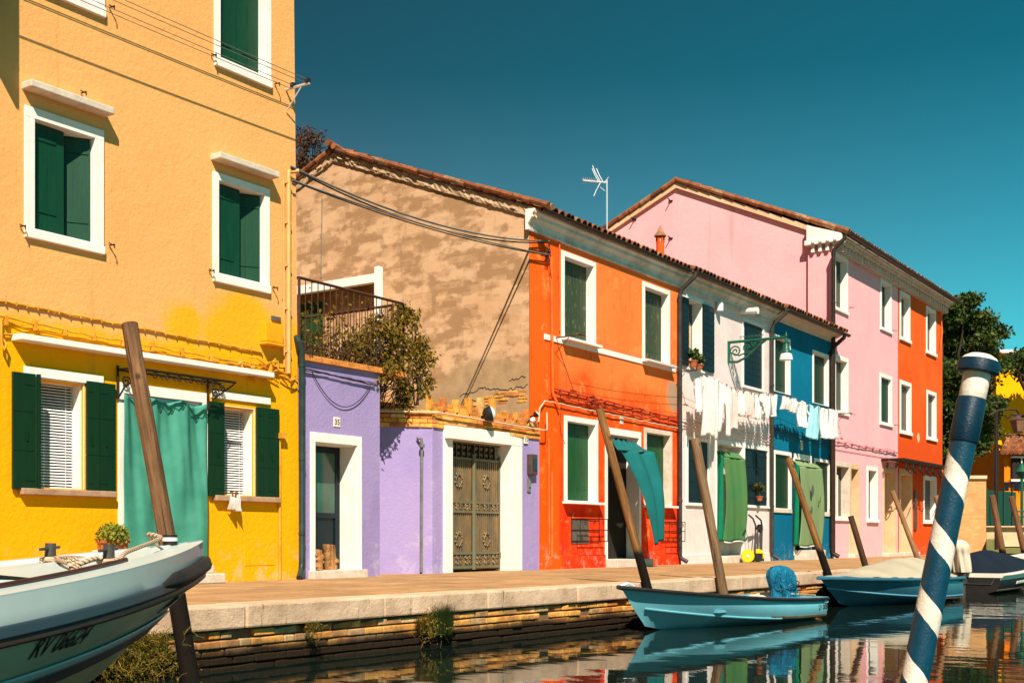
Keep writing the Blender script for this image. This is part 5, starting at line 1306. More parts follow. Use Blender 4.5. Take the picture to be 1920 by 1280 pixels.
garment(440, 450, 926, 958, 'sock', 'whitecloth', 'right white sock pegged under the right ground floor sill of the yellow house', -.12, 'socks under the window sill')

# ------------------------------------------------------------------ door curtains of orange, white and teal houses
k = MB()  # teal curtain blown out over a rod
ya, ybr = -.03, -.75
tl, tr_ = P(1147, 822, ya), P(1194, 830, ya)
fl, fr = P(1158, 843, -.60), P(1224, 847, -.60)
def aw_(u, v): p = Vector(tl).lerp(Vector(tr_), u).lerp(Vector(fl).lerp(Vector(fr), u), v); p.z += .02*sin(u*30)*(1-v)-.03*sin(v*pi); return tuple(p)
k.grid(24, 8, aw_)
top_l, top_r = P(1164, 844, -.60), P(1224, 847, -.60); bl_, br_ = P(1228, 1022, -.95), P(1248, 1008, -.85)
def sw(u, v):
    s = v; p = Vector(top_l).lerp(Vector(top_r), u).lerp(Vector(bl_).lerp(Vector(br_), u), s)
    p.x += .20*sin(s*pi)*(1-s)*.5; sq = (1-u)*.0
    return (p.x-.10*sin(pi*s)*(u-.2), p.y+.06*sin(u*12+s*3)*(1-s*.3)-.15*sin(s*pi), p.z)
k.grid(24, 30, sw)
t2_, b2_ = P(1200, 846, -.58), P(1215, 940, -.45)
k.grid(10, 14, lambda u, v: tuple(Vector(P(1196, 846, -.58)).lerp(Vector(P(1224, 848, -.58)), u).lerp(Vector(P(1214, 935, -.42)).lerp(Vector(P(1219, 930, -.4)), u), v)+Vector((0, .03*sin(u*9), 0))))
o = obj('door_curtain', k, M['tealcloth'], None, smooth=True, ang=50, origin=P(1190, 840, -.3), solid=.005); tag(o, 'dark teal curtain blown sideways out of the orange house doorway', 'curtain')
def box_curtain(pxl, pxr, ytl, yb, out, m, lab, m2, sidepx):
    y1 = -out; xa, xb = X(pxl, y1), X(pxr, y1); zt = Z(pxl, ytl, y1); zb = Z(pxl, yb, y1)
    o = thing('door_curtain', lab, 'curtain', ((xa+xb)/2, y1, zb))
    q = MB(); q.grid(30, 36, lambda u, v: (xa+(xb-xa)*u+.03*sin(v*2.5), y1-.05*sin(v*pi)-.03*sin(u*6.5+v*1.5)*(1-v*.6)-.006*sin(u*19+v*4), zb+(zt-zb)*v-.02*sin(u*7)*(1-v)))
    q.grid(30, 6, lambda u, v: (xa+(xb-xa)*u, y1+(out-.02)*v, zt+.16*v))
    obj('front_cloth', q, M[m], o, smooth=True, solid=.004, ang=50)
    q = MB(); q.grid(12, 30, lambda u, v: (xa+.02*sin(u*6+v*3), y1+(out-.04)*u*(1-.0), zb+(zt-zb)*v+.16*u*v)); obj('side_cloth', q, M[m2], o, smooth=True, solid=.004)
    q = MB(); q.tube([(xa-.01, y1, zt+.0), (xb+.01, y1, zt)], .012, 6); q.tube([(xa, 0, zt+.16), (xa, y1, zt)], .01, 6); q.tube([(xb, 0, zt+.16), (xb, y1, zt)], .01, 6); obj('rod', q, M['iron'], o)
    q = MB(); q.grid(30, 1, lambda u, v: (xa+(xb-xa)*u, y1-.03-.025*sin(u*11), zb-.03+.03*v-.02*sin(u*7))); obj('hem', q, M['whitecloth'], o, solid=.01)
    return o, xa, xb, zb, zt, y1
M['mintside'] = cloth_m('deep_green_cloth', (.008, .24, .12), (.008, .19, .10), .35)
box_curtain(1356, 1396, 856, 1014, .19, 'greencloth', 'grass green curtain on a rod frame over the white house door', 'mintside', 0)
o, xa, xb, zb, zt, y1 = box_curtain(1498, 1541, 873, 1023, .20, 'palegreen', 'pale green curtain printed with a dark sun and moon over the teal house door', 'mintside', 0)
k = MB(); 
def sunshape(cx, cz, r, n=14):
    return [(cx+(r if i % 2 else r*1.22)*cos(pi*i/n)*.55, cz+(r if i % 2 else r*1.22)*sin(pi*i/n)) for i in range(2*n)]
W_ = xb-xa; H_ = zt-zb
pts = sunshape(xa+W_*.42, zb+H_*.70, .15); k.add([(x, y1-.115, z) for x, z in pts], [tuple(range(len(pts)))])
pts = [(xa+W_*.74+.10*cos(a)*.6, zb+H_*.60+.12*sin(a)) for a in [(-2.6+i*.32) for i in range(11)]]+[(xa+W_*.72+.07*cos(a)*.6, zb+H_*.62+.10*sin(a)) for a in [(.6-i*.32) for i in range(11)]]
k.add([(x, y1-.115, z) for x, z in pts], [tuple(range(len(pts)))])
pts = sunshape(xa+W_*.38, zb+H_*.45, .10); k.add([(x, y1-.115, z) for x, z in pts], [tuple(range(len(pts)))])
pr = obj('printed_motif', k, plain('grey_print', (.05, .08, .08), (.07, .1, .1), 5, .8, 0), o)

# ------------------------------------------------------------------ foliage helpers
def leafquads(mb, n, fn, size, aspect=.6, flat=0):
    for _ in range(n):
        p = fn()
        if p is None: continue
        d = Vector((R.gauss(0, 1), R.gauss(0, 1), R.gauss(0, 1)-flat)).normalized(); e = d.orthogonal().normalized()
        e = Matrix.Rotation(R.uniform(0, 6.28), 3, d) @ e; s = size*R.uniform(.6, 1.35); f = d.cross(e).normalized()
        p = Vector(p); mb.add([p, p+d*s*.5+e*s*aspect*.5, p+d*s, p+d*s*.5-e*s*aspect*.5], [(0, 1, 2, 3)])
def inball(c, r, hollow=.4):
    while True:
        v = Vector((R.uniform(-1, 1), R.uniform(-1, 1), R.uniform(-1, 1)))
        if hollow < v.length < 1: return Vector(c)+Vector((v.x*r[0], v.y*r[1], v.z*r[2]))
def twig(mb, a, b, r0, r1, jit=.1, n=6):
    a, b = Vector(a), Vector(b); pts = [a.lerp(b, i/n)+Vector([R.uniform(-jit, jit)*(0 < i < n) for _ in range(3)]) for i in range(n+1)]
    mb.tube(pts, [r0+(r1-r0)*i/n for i in range(n+1)], 5); return pts
# vine over the terrace rail
vn = thing('climbing_vine', 'olive and rust coloured vine spilling over the terrace rail corner above the brick coping', 'vine', (15.1, .1, 3.2))
k = MB(); kl = MB()
blobs = []
for (px, py, r, y) in ((760, 600, .28, .0), (775, 640, .34, -.05), (740, 655, .34, -.05), (765, 690, .38, -.08), (790, 695, .20, -.05), (745, 720, .26, -.08), (775, 735, .22, -.05), (720, 690, .20, -.05), (757, 745, .2, -.1), (755, 585, .16, 0), (800, 668, .16, -.05), (796, 722, .18, -.1), (716, 640, .26, .05), (702, 612, .18, .1), (690, 650, .22, .1), (730, 615, .24, 0), (660, 640, .16, .1), (792, 650, .16, 0)):
    yy_ = 1.05 if (py > 680 and px > 735) else y
    blobs.append((P(px, py, yy_), r*(.9 if py > 680 else 1)))
for c, r in blobs:
    sb = [inball(c, (r, r*.6, r), .1) for _ in range(int(34*r)+2)]
    for q_ in sb: leafquads(kl, 26, lambda q_=q_: inball(q_, (.12, .09, .13), 0), .085, .42, .8)
for i in range(60):
    c, r = R.choice(blobs); twig(k, (15.2+R.uniform(-.3, .3), .9, 3.0+R.uniform(-.2, .8)), inball(c, (r*.8, r*.4, r*.8), 0), .010, .004, .06)
for i in range(10):
    a = P(R.uniform(740, 790), 760, 1.0); twig(k, a, a+Vector((R.uniform(-.25, .25), -.1, R.uniform(.5, 1.3))), .012, .004, .05)
for i in range(110):      # along the rails
    x = R.uniform(12.7, 15); y = R.choice((R.uniform(-.05, .2), R.uniform(.2, 1.2))); z = R.uniform(3.85, 4.3+.25*(x-12.7)/2.3)
    twig(k, (x, y, 3.82), (x+R.uniform(-.3, .35), y+R.uniform(-.1, .1), z), .009, .004, .06)
leafquads(kl, 900, lambda: (R.uniform(12.75, 15.0), R.uniform(-.08, .5), 3.85+abs(R.gauss(0, .38))), .075, .5, .5)
leafquads(kl, 900, lambda: (15.0+R.uniform(-.1, .1), R.uniform(0, 3), 3.85+abs(R.gauss(0, .45))), .075, .5, .5)
k.v and obj('stems', k, M['bark'], vn); obj('leaves', kl, M['vine'], vn)
# brown tree behind the houses
bt = thing('tree', 'reddish brown bush of a tree behind the yellow house and the plaster gable', 'tree', tuple(T(572, 1010, 38)))
k = MB(); kl = MB(); base = T(572, 1010, 38); base.z = QZ; topc = T(566, 320, 38)
twig(k, base, topc-Vector((0, 0, 1)), .25, .12, .1)
for i in range(34):
    e = T(R.uniform(535, 600), R.uniform(252, 345), 38+R.uniform(-.7, .7)); 
    p = twig(k, topc+Vector((R.uniform(-.2, .2), 0, R.uniform(-1.4, 0))), e, .05, .012, .08)
    leafquads(kl, 60, lambda e=e: inball(e, (.3, .3, .35), 0), .10, .6); leafquads(kl, 16, lambda p=p: p[R.randint(2, 5)]+Vector((R.gauss(0, .1), R.gauss(0, .1), R.gauss(0, .1))), .09, .6)
obj('trunk', k, M['bark'], bt); obj('crown', kl, M['leafb'], bt)
# big green tree at the right
def tree(lab, cx, cz, t, blobs_px, dens, size, seed):
    R.seed(seed); b = T(cx, 1010, t); b.z = QZ; o = thing('tree', lab, 'tree', tuple(b)); k = MB(); kl = MB()
    mid = T(cx, cz, t); twig(k, b, mid, .38, .2, .08)
    for (px, py, rp) in blobs_px:
        r = rp*t/FL; c = T(px, py, t+R.uniform(-1.2, 1.2)); twig(k, mid+Vector((0, 0, R.uniform(-2, 1))), c, .12, .03, .2)
        n = int(dens*r*r)
        subs = [inball(c, (r, r, r*.75), .35) for _ in range(max(5, int(n/45)))]
        for s_ in subs: leafquads(kl, 45, lambda s_=s_: inball(s_, (.42, .42, .26), 0), size, .55, .3)
    obj('trunk', k, M['bark'], o); obj('crown', kl, M['leaf'], o); return o
tree('large dark green tree rising behind the far orange house', 1775, 800, 60,
     [(1775, 590, 32), (1800, 575, 30), (1815, 610, 34), (1840, 605, 26), (1790, 650, 42), (1850, 640, 22), (1835, 660, 34), (1780, 710, 44), (1825, 720, 34), (1760, 640, 34), (1795, 780, 42), (1840, 770, 30), (1790, 840, 40), (1830, 830, 26), (1868, 622, 16), (1862, 760, 22), (1845, 800, 20), (1760, 760, 40), (1818, 560, 14), (1875, 690, 16), (1775, 870, 30)], 2000, .22, 11)
tree('smaller dark green tree further right whose branches reach past the striped post', 1935, 760, 66,
     [(1905, 672, 16), (1925, 665, 18), (1890, 680, 10), (1940, 700, 26), (1915, 700, 14), (1960, 660, 26), (1866, 785, 11), (1858, 815, 11)], 2000, .23, 12)
R.seed(21)
# potted plants
def pot_plant(name, lab, c, r, h, leaf, n, ls, rect=False, grp=None, fl=None, spread=1.3, up=.3):
    o = thing(name, lab, 'potted plant', tuple(c), 0, grp); m = MB()
    if rect: m.box(c[0]-r, c[0]+r, c[1]-r*.4, c[1]+r*.4, c[2], c[2]+h); m.box(c[0]-r-.015, c[0]+r+.015, c[1]-r*.4-.015, c[1]+r*.4+.015, c[2]+h-.03, c[2]+h+.003)
    else: m.lathe([(r*.7, 0), (r, h*.85), (r*1.12, h*.86), (r*1.12, h)], c, 16)
    obj('pot', m, M['terra'], o, smooth=not rect)
    m = MB(); cc = (c[0], c[1], c[2]+h+r*up)
    leafquads(m, n, lambda: inball(cc, (r*spread, r*spread*(.6 if rect else 1), r*spread*.62), .15), ls, .6)
    for i in range(12): m.tube([(c[0]+R.uniform(-r, r)*.4, c[1], c[2]+h*.9), inball(cc, (r*spread, r*.6, r*.6), 0)], .004, 4)
    obj('foliage', m, leaf, o)
    if fl:
        m = MB(); leafquads(m, fl, lambda: inball(cc, (r, r, r*.8), .2), .06, .9); obj('flower', m, M['redfl'], o)
    return o
c = P(212, 1030, -.35); ps = thing('plant_stand', 'pale stone block under the leafy terracotta planter', 'stand', (c.x, c.y, QZ))
k = MB(); k.box(c.x-.17, c.x+.17, c.y-.12, c.y+.12, QZ, c.z-.05); k.box(c.x-.2, c.x+.2, c.y-.14, c.y+.14, c.z-.05, c.z-.005); obj('block', k, M['stone'], ps, bev=.01)
pot_plant('potted_plant', 'terracotta planter with small yellow green leaves by the yellow wall', (c.x, c.y, c.z), .17, .11, M['succ'], 900, .045, True, spread=1.35, up=.35)
c = P(1300, 689, -.12); pot_plant('potted_plant', 'tall bushy green pot plant on the upper white house sill', tuple(c), .10, .16, M['grass'], 260, .09, grp='pots on the upper window sill', up=1.6, spread=1.4)
c = P(1311, 693, -.14); pot_plant('potted_plant', 'shorter leafy pot plant right of the bushy one on the sill', tuple(c), .10, .12, M['grass'], 240, .08, grp='pots on the upper window sill', up=1.0, spread=1.2)
c = P(1424, 940, -.14); pot_plant('potted_plant', 'pot of red geraniums on the sill right of the green curtain', (c.x, c.y, c.z+.02), .09, .12, M['leaf'], 160, .08, fl=26, up=2.6, spread=1.6)
# logs by the lilac door
lx0 = X(581); 
def log(cx, cy, r, h, lab, knots=0, lean=0.0):
    m = MB(); n = 9; pts = [(cx+lean*i/n+.01*sin(i*2.1), cy, QZ+.115+h*i/n) for i in range(n+1)]; m.tube(pts, [r*(1+.04*sin(i*1.7)+(.22 if knots > 3 and i in (2, 5) else 0)) for i in range(n+1)], 12)
    for q in range(knots): a = R.uniform(0, 6); z = QZ+.2+R.uniform(0, h*.6); m.tube([(cx, cy, z), (cx+cos(a)*r*1.5, cy+sin(a)*r*1.2, z+.05)], [r*.6, r*.35], 8)
    o = obj('log', m, M['log'], None, smooth=True, ang=50, origin=(cx, cy, QZ+.115)); tag(o, lab, 'log', 'logs on the lilac doorstep')
log(lx0+.17, -.02, .055, .30, 'knobbly twisted root standing at the left of the lilac doorway', 6); log(lx0+.14, .2, .05, .42, 'slim round log behind the twisted root in the lilac doorway')
log(lx0+.58, .12, .095, .38, 'thick straight cut log standing at the right of the lilac doorway', 1, -.05); log(lx0+.40, .3, .07, .24, 'short log lying back between the root and the thick log')
# hand truck
hx0 = X(1403, -.35); htk = thing('hand_truck', 'folding black hand truck with yellow wheels leaning on the white house', 'hand truck', (hx0, -.3, QZ))
S_ = lambda px, py, y: P(px, py, y)
k = MB()
for px in (1417, 1421, 1426, 1429): k.tube([S_(px-1.5, 1050, -.30), S_(px, 985, -.14)], .020, 6)
k.tube([S_(1416, 990, -.14), S_(1430, 992, -.14)], .015, 6)
k.tube([S_(1404, 965, -.5), S_(1412, 972, -.30), S_(1417, 985, -.18)], .022, 6); k.tube([S_(1417, 966, -.4), S_(1427, 975, -.25), S_(1429, 990, -.15)], .022, 6)
c = S_(1424, 990, -.16); k.lathe([(.10, -.04), (.11, 0), (.10, .04)], (0, 0, 0), 14, 0, Matrix.Translation(c) @ Matrix.Rotation(pi/2, 4, 'X'))
k.box(X(1412, -.36), X(1430, -.36), -.40, -.30, QZ+.02, QZ+.22); obj('frame', k, M['black'], htk)
for i, (px, y) in enumerate(((1402, -.5), (1421, -.28))):
    c = P(px, 1046, y); c.z = QZ+.165; k = MB(); mt = Matrix.Translation(c) @ Vector((-.85, -.5, 0)).to_track_quat('Z', 'Y').to_matrix().to_4x4()
    k.lathe([(.05, -.03), (.10, -.035), (.155, -.03), (.165, 0), (.155, .03), (.10, .035), (.05, .03)], (0, 0, 0), 24, 0, mt); w = obj('wheel', k, M['yellowpl'], htk, smooth=True, ang=60)
    k = MB(); k.lathe([(.045, -.045), (.05, 0), (.045, .045)], (0, 0, 0), 14, 0, mt); obj('hub', k, M['alu'], w)
# iron curtain-rod, broom
k = MB(); k.tube([P(1398, 985, -.05), P(1406, 1040, -.2)], .008, 5); o = obj('stick', k, M['greycable'], None, origin=P(1406, 1040, -.2)); tag(o, 'thin grey stick leaning beside the hand truck', 'stick')

# ------------------------------------------------------------------ weeds on the quay
def weeds(lab, px, py, t, w, h, n, mat, blade=True, seed=3):
    R.seed(seed); c = T(px, py, t); o = thing('weed_clump', lab, 'plant', tuple(c), 0, 'weeds growing on the quay wall'); k = MB()
    for i in range(n):
        a = R.uniform(0, 6.28); r = R.random()**.5; b = c+Vector((cos(a)*w*r*.8, sin(a)*.10*r, R.uniform(-h*.25, h*.25))); L = h*R.uniform(.35, 1.0)
        dx = Vector((R.gauss(0, .5), -abs(R.gauss(0, .35)), 0))*L*.6; up = Vector((0, 0, L)); wd = .004 if blade else .005
        p0, p1, p2 = b, b+dx*.35+up*.6, b+dx+up*(.9 if blade else .45); s = Vector((wd, wd*.4, 0))
        k.add([p0-s, p0+s, p1+s*.8, p1-s*.8, p2], [(0, 1, 2, 3), (3, 2, 4)])
    if not blade:
        for i in range(n//6):
            b = c+Vector((R.gauss(0, w*.5), -abs(R.gauss(0, .10)), R.gauss(0, h*.4))); q = [b]
            for j in range(5): q.append(q[-1]+Vector((R.gauss(0, .03), R.gauss(-.004, .02), R.gauss(-.006, .03))))
            k.tube(q, [.003, .003, .0025, .002, .002, .001], 3)
        leafquads(k, n//2, lambda: c+Vector((R.gauss(0, w*.5), -abs(R.gauss(0, .10)), R.gauss(0, h*.4))), .028, .35, .4)
    obj('blades', k, mat, o); R.seed(seed+50)
def qt(px, off=.02): 
    lo, hi = 5.0, 40.0
    for _ in range(40):
        m_ = (lo+hi)/2; p = T(px, 1010, m_)
        if p.y < qy(p.x)-off: lo = m_
        else: hi = m_
    return lo
weeds('green grass tuft hanging on the brick quay wall', 828, 1178, qt(828), .17, .28, 1500, M['grass'], True, 5)
weeds('yellowish leafy weed beside the green grass tuft on the quay wall', 793, 1175, qt(793), .10, .16, 300, M['weed'], False, 6)
weeds('wide dry yellow weed clump on the quay under the white boat bow', 245, 1235, qt(245), .42, .26, 2200, M['weed'], False, 7)
weeds('tiny weed in a crack under the kerb', 577, 1180, qt(577), .04, .10, 120, M['weed'], False, 8)

# ------------------------------------------------------------------ mooring poles
def pole(top, bot, t0, t1, r0, r1, mat, lab, zb=-.6, seg=14):
    a, b = T(top[0], top[1], t0), T(bot[0], bot[1], t1); d = (b-a); e = a+d*((zb-a.z)/d.z)
    L = (a-e).length; m = MB(); n = 16; rows = seg; fs = []; vs = []
    for j in range(rows+1):
        q = j/rows; r = r1+(r0-r1)*q
        for i in range(n):
            an = 2*pi*i/n; rr = r*(1+.05*sin(an*2+q*3)+R.uniform(-.02, .02)); vs.append((rr*cos(an)+.012*sin(q*9)*(.3 if 0 < q < 1 else 0), rr*sin(an), L*q))
    for j in range(rows):
        for i in range(n): fs.append((j*n+i, j*n+(i+1) % n, (j+1)*n+(i+1) % n, (j+1)*n+i))
    fs.append(tuple(rows*n+i for i in range(n))); fs.append(tuple(range(n-1, -1, -1)))
    m.add(vs, fs); o = obj('mooring_pole', m, M[mat], None, smooth=True, ang=50, local=True); o.location = e; o.rotation_euler = (a-e).to_track_quat('Z', 'Y').to_euler()
    tag(o, lab, 'mooring pole', 'leaning timber mooring poles'); return o
q1 = qt(352)-.28
pole((243, 607), (342, 1180), q1+.35, q1, .062, .078, 'pole', 'tall grey brown timber pole leaning in front of the mint curtain')
q2 = qt(1215)-.15; pole((1124, 766), (1211, 1090), q2, q2, .052, .068, 'polebrown', 'orange brown pole leaning across the orange house door, dark at its foot')
q3 = qt(1352)-.15; pole((1303, 822), (1352, 1088), q3, q3, .07, .075, 'polegrey', 'thick pale grey pole standing before the white house')
q4 = qt(1552)-.15; pole((1478, 858), (1552, 1075), q4, q4, .055, .072, 'polebrown', 'brown pole leaning across the sun and moon curtain')
q5 = qt(1622)-.15; pole((1595, 967), (1622, 1058), q5, q5, .055, .07, 'poledark', 'short dark rough barked pole in front of the pink house')
q6 = qt(1727)-.15; pole((1673, 920), (1727, 1063), q6, q6, .05, .065, 'polepale', 'pale bamboo coloured pole before the pink and far orange doors')
q7 = qt(1785)-.2; pole((1755, 929), (1785, 1040), q7, q7, .06, .07, 'polepale', 'pale pole half hidden behind the blue and white striped post')
pole((1860, 928), (1880, 1035), 36, 36, .09, .11, 'pole', 'left of the two brown poles in front of the green fence'); pole((1896, 930), (1920, 1030), 36.5, 36.5, .09, .11, 'pole', 'right of the two brown poles in front of the green fence')
# striped post
ts = 8.4; a = T(1838, 672, ts); b = T(1717, 1265, ts); d = b-a; e = a+d*((-.5-a.z)/d.z)
sp = thing('striped_mooring_post', 'thick blue and white spiral striped mooring post leaning at the right foreground', 'mooring post', tuple(e))
sp.rotation_euler = (a-e).to_track_quat('Z', 'Y').to_euler(); L = (a-e).length
k = MB(); n = 28; prof = []; N = 40
zsc = L
for j in range(N+1):
    z = (L-.05)*j/N; r = .098-.012*j/N
    if z > L-.62: r += .004
    prof.append((r, z))
k.lathe([(p, z) for p, z in prof], (0, 0, 0), 32); o = obj('shaft', k, M['stripe'], sp, smooth=True, local=True); STRL = L
k = MB(); k.lathe([(.092, L-.60), (.100, L-.59), (.099, L-.30), (.094, L-.29)], (0, 0, 0), 32); obj('sleeve', k, M['bandblue'], sp, smooth=True, local=True)
k = MB(); k.lathe([(.120, L-.105), (.140, L-.098), (.146, L-.06), (.138, L-.02), (.12, L-.012)], (0, 0, 0), 36); obj('collar', k, M['bandblue'], sp, smooth=True, local=True)
k = MB(); k.lathe([(.125, L-.014), (.112, L+.004), (.075, L+.026), (.02, L+.036)], (0, 0, 0), 32); obj('cap', k, M['headwhite'], sp, smooth=True, local=True)
k = MB(); k.lathe([(.088, L-.29), (.092, L-.28), (.092, L-.10), (.088, L-.09)], (0, 0, 0), 32); obj('neck', k, M['headwhite'], sp, smooth=True, local=True)

# ------------------------------------------------------------------ boats
class Hull:
    """s: 0 stern .. 1 bow; local x forward, y port, z up from the waterline"""
    def __init__(s, L, B, zs0, zs1, zc0, zc1, zk=-.15, rc=.35, rk=.8, full=2.2, stern=.86, cw=.82, flare=0.0, fullc=1.3, over=.045, vert=0.0):
        s.L, s.B, s.zs0, s.zs1, s.zc0, s.zc1, s.zk, s.rc, s.rk, s.full, s.stern, s.cw, s.flare, s.fullc, s.over, s.vert = L, B, zs0, zs1, zc0, zc1, zk, rc, rk, full, stern, cw, flare, fullc, over, vert
    def beam(s, q): return s.B/2*(s.stern+(1-s.stern)*min(1, q/.4))*max(0, 1-max(0, (q-.35)/.65)**s.full)
    def sheer(s, q, sg=1):
        q = max(0.0, q)
        return Vector((s.L*q, sg*s.beam(q), s.zs0+(s.zs1-s.zs0)*q**1.7))
    def chine(s, q, sg=1):
        q = max(0.0, q)
        return Vector(((s.L-s.rc)*q, sg*s.B/2*(s.stern+(1-s.stern)*min(1, q/.4))*s.cw*max(0, 1-max(0, (q-.30)/.70)**s.fullc), s.zc0+(s.zc1-s.zc0)*q**2.2))
    def keel(s, q): return Vector(((s.L-s.rk)*q, 0, s.zk+(s.zc1-.22-s.zk)*max(0, q-.7)/.3*.9 if q > .7 else s.zk))
    def side(s, q, f, sg=1, out=0.0):
        a, b = s.sheer(q, sg), s.chine(q, sg); a = Vector((a.x-s.over*q**6, sg*max(0, abs(a.y)-s.over), a.z)); p = a.lerp(b, f)
        if s.vert: g_ = max(0, (f-s.vert)/(1-s.vert)); w_ = a.lerp(b, g_); p = Vector((w_.x, w_.y, p.z))
        bow = Vector((0, sg*.035*sin(pi*f)*(1-q**3)*(1-s.flare)-sg*s.flare*.1*sin(pi*f)*sin(pi*q), 0)); p += bow
        if out:
            e = .01; n = (s.side(min(1, q+e), f, sg)-s.side(q-e, f, sg)).cross(s.side(q, min(1, f+e), sg)-s.side(q, f-e, sg)).normalized()
            if n.y*sg < 0: n = -n
            p += n*out
        return p
    def build(s, root, mh, mtop=None, mbot=None, band=None, N=40, rail=.03, railm='black', inner='deck', gw=.09, floor=.12, deckq=.8, railf=0.0):
        k = MB(); F = [0, .1, .2, .35, .5, .65, .8, .9, 1.0]
        mats = [mh, mtop or mh, mbot or mh]
        for sg in (1, -1):
            g = [[s.side(q/N, f, sg) for f in F] for q in range(N+1)]
            for i in range(N):
                for j in range(len(F)-1):
                    mi = 1 if (mtop and F[j] < band) else 0
                    k.add([g[i][j], g[i+1][j], g[i+1][j+1], g[i][j+1]], [(0, 1, 2, 3)], mi)
            for i in range(N):
                a, b = s.chine(i/N, sg), s.chine((i+1)/N, sg); c, d = s.keel((i+1)/N), s.keel(i/N); k.add([a, b, c, d], [(0, 1, 2, 3)], 2)
        # transom
        t = [s.side(0, f, 1) for f in F]+[s.keel(0)]+[s.side(0, f, -1) for f in reversed(F)]; k.add(t, [tuple(range(len(t)))])
        kb = MB(); kb.__dict__ = k.__dict__
        me = obj('hull', k, mats, root, smooth=True, local=True, ang=24)
        bm = bmesh.new(); bm.from_mesh(me.data); bmesh.ops.remove_doubles(bm, verts=bm.verts, dist=.0005); bmesh.ops.recalc_face_normals(bm, faces=bm.faces); bm.to_mesh(me.data); bm.free(); me.data.set_sharp_from_angle(angle=radians(24))
        # gunwale and inner liner
        k = MB()
        for sg in (1, -1):
            rows = []
            for i in range(N+1):
                q = i/N; a = s.sheer(q, sg); bb = max(0, abs(a.y)-gw); xx = a.x-(gw*1.2 if q > .97 else 0)*0
                so_ = s.side(q, 0, sg)
                rows.append([so_-Vector((0, 0, .03)), a-Vector((0, 0, .012)), a+Vector((0, 0, .006)), Vector((xx, sg*bb, a.z+.012)), Vector((xx, sg*max(0, bb-.012), a.z-.03)), Vector((xx-.02, sg*max(0, min(bb-.06, abs(s.side(q, .6, sg).y)-.16)), max(floor, s.side(q, .6, sg).z))), Vector((xx-.02, 0, max(floor, s.side(q, .6, sg).z)))])
            for i in range(N):
                for j in range(6 if i/N < deckq else 4): k.add([rows[i][j], rows[i+1][j], rows[i+1][j+1], rows[i][j+1]], [(0, 1, 2, 3)], 0 if j < 4 else 1)
        tp = s.sheer(0, 1); k.box(-.002, .10, -tp.y, tp.y, tp.z-.07, tp.z+.014)
        obj('gunwale', k, [mtop or mh, M[inner]], root, smooth=True, local=True, ang=30)
        # foredeck
        k = MB(); n = 12; 
        for i in range(n):
            q0, q1 = deckq+(1-deckq)*i/n, deckq+(1-deckq)*(i+1)/n
            a, b = s.sheer(q0), s.sheer(q1); ya, yb = max(0, a.y-gw), max(0, b.y-gw)
            k.add([(a.x, -ya, a.z-.012), (b.x, -yb, b.z-.012), (b.x, 0, b.z+.018), (a.x, 0, a.z+.018)], [(0, 1, 2, 3)]); k.add([(a.x, ya, a.z-.012), (b.x, yb, b.z-.012), (b.x, 0, b.z+.018), (a.x, 0, a.z+.018)], [(0, 1, 2, 3)])
        a = s.sheer(deckq); k.add([(a.x, -a.y+gw, a.z-.012), (a.x, a.y-gw, a.z-.012), (a.x, a.y-gw, a.z-.10), (a.x, -a.y+gw, a.z-.10)], [(0, 1, 2, 3)])
        obj('foredeck', k, M[inner], root, smooth=True, local=True)
        # rub rail
        if rail:
            k = MB(); pts = [s.sheer(i/N, 1)-Vector((0, 0, rail*.6)) for i in range(N+1)]; pt2 = [s.sheer(i/N, -1)-Vector((0, 0, rail*.6)) for i in range(N, -1, -1)]
            k.tube(pts+pt2[1:], rail, 8); obj('rub_rail', k, M[railm], root, smooth=True, local=True)
        return me
    def text(s, root, txt, q0, f0, size, sg, m, rev=False, shear=.3, name='registration', sx=1.0, sy=1.0, lk=1.0):
        vs, fs = textmesh(txt, size, shear, .0005, size*.012); k = MB(); out = []
        Hz = s.sheer(q0).z-s.chine(q0).z; lean = s.rc*q0/((1-s.vert)*Hz)*lk
        for v in vs:
            q = q0+(sx*(v[0] if not rev else -v[0])-lean*v[1]*sy)/s.L
            out.append(s.side(min(1, q), f0-v[1]*sy/Hz, sg, .004+max(0, v[2])))
        k.add(out, fs); obj(name, k, M[m], root, local=True)
def strip(h, root, name, f0, f1, sg, m, q0=0, q1=1, out=.006, N=40):
    k = MB(); k.grid(N*2, 5, lambda u, v: h.side(q0+(q1-q0)*u, f0+(f1-f0)*v, sg, out+.006))
    obj(name, k, M[m], root, local=True, smooth=True, solid=.008)
def camw(Xr, Yf, z=0): return Vector((Yf*CT+Xr*ST, -DC+Yf*ST-Xr*CT, z))

# A: white foreground boat, bow towards the right; we see its starboard side
LA = 5.6; hdA = TH-radians(25); bow = camw(-1.765, 6.85); fa = Vector((cos(hdA), sin(hdA), 0))
HA = Hull(LA, 1.85, .74, 1.09, .14, .42, -.2, .80, 1.35, 2.5, .85, .93, flare=.05, fullc=1.55, over=.0, vert=.28)
sA = bow-fa*LA; rA = thing('boat', 'white and pale blue open boat in the left foreground, bow pointing right, marked RV 06624', 'boat', (sA.x, sA.y, 0), hdA, 'moored boats')
HA.build(rA, M['hullcream'], M['hullpale'], None, .20, rail=.0, inner='hullpale', gw=.15, floor=.40, deckq=.72)
for sg in (-1, 1):
    strip(HA, rA, 'slate_band', .165, .245, sg, 'slate', out=.012); strip(HA, rA, 'red_line', .25, .282, sg, 'brownwood', out=.008)
    strip(HA, rA, 'stripe', .60, .72, sg, 'slate', out=.006); strip(HA, rA, 'pale_stripe', .54, .60, sg, 'hullpale', out=.005)
k = MB(); N = 14
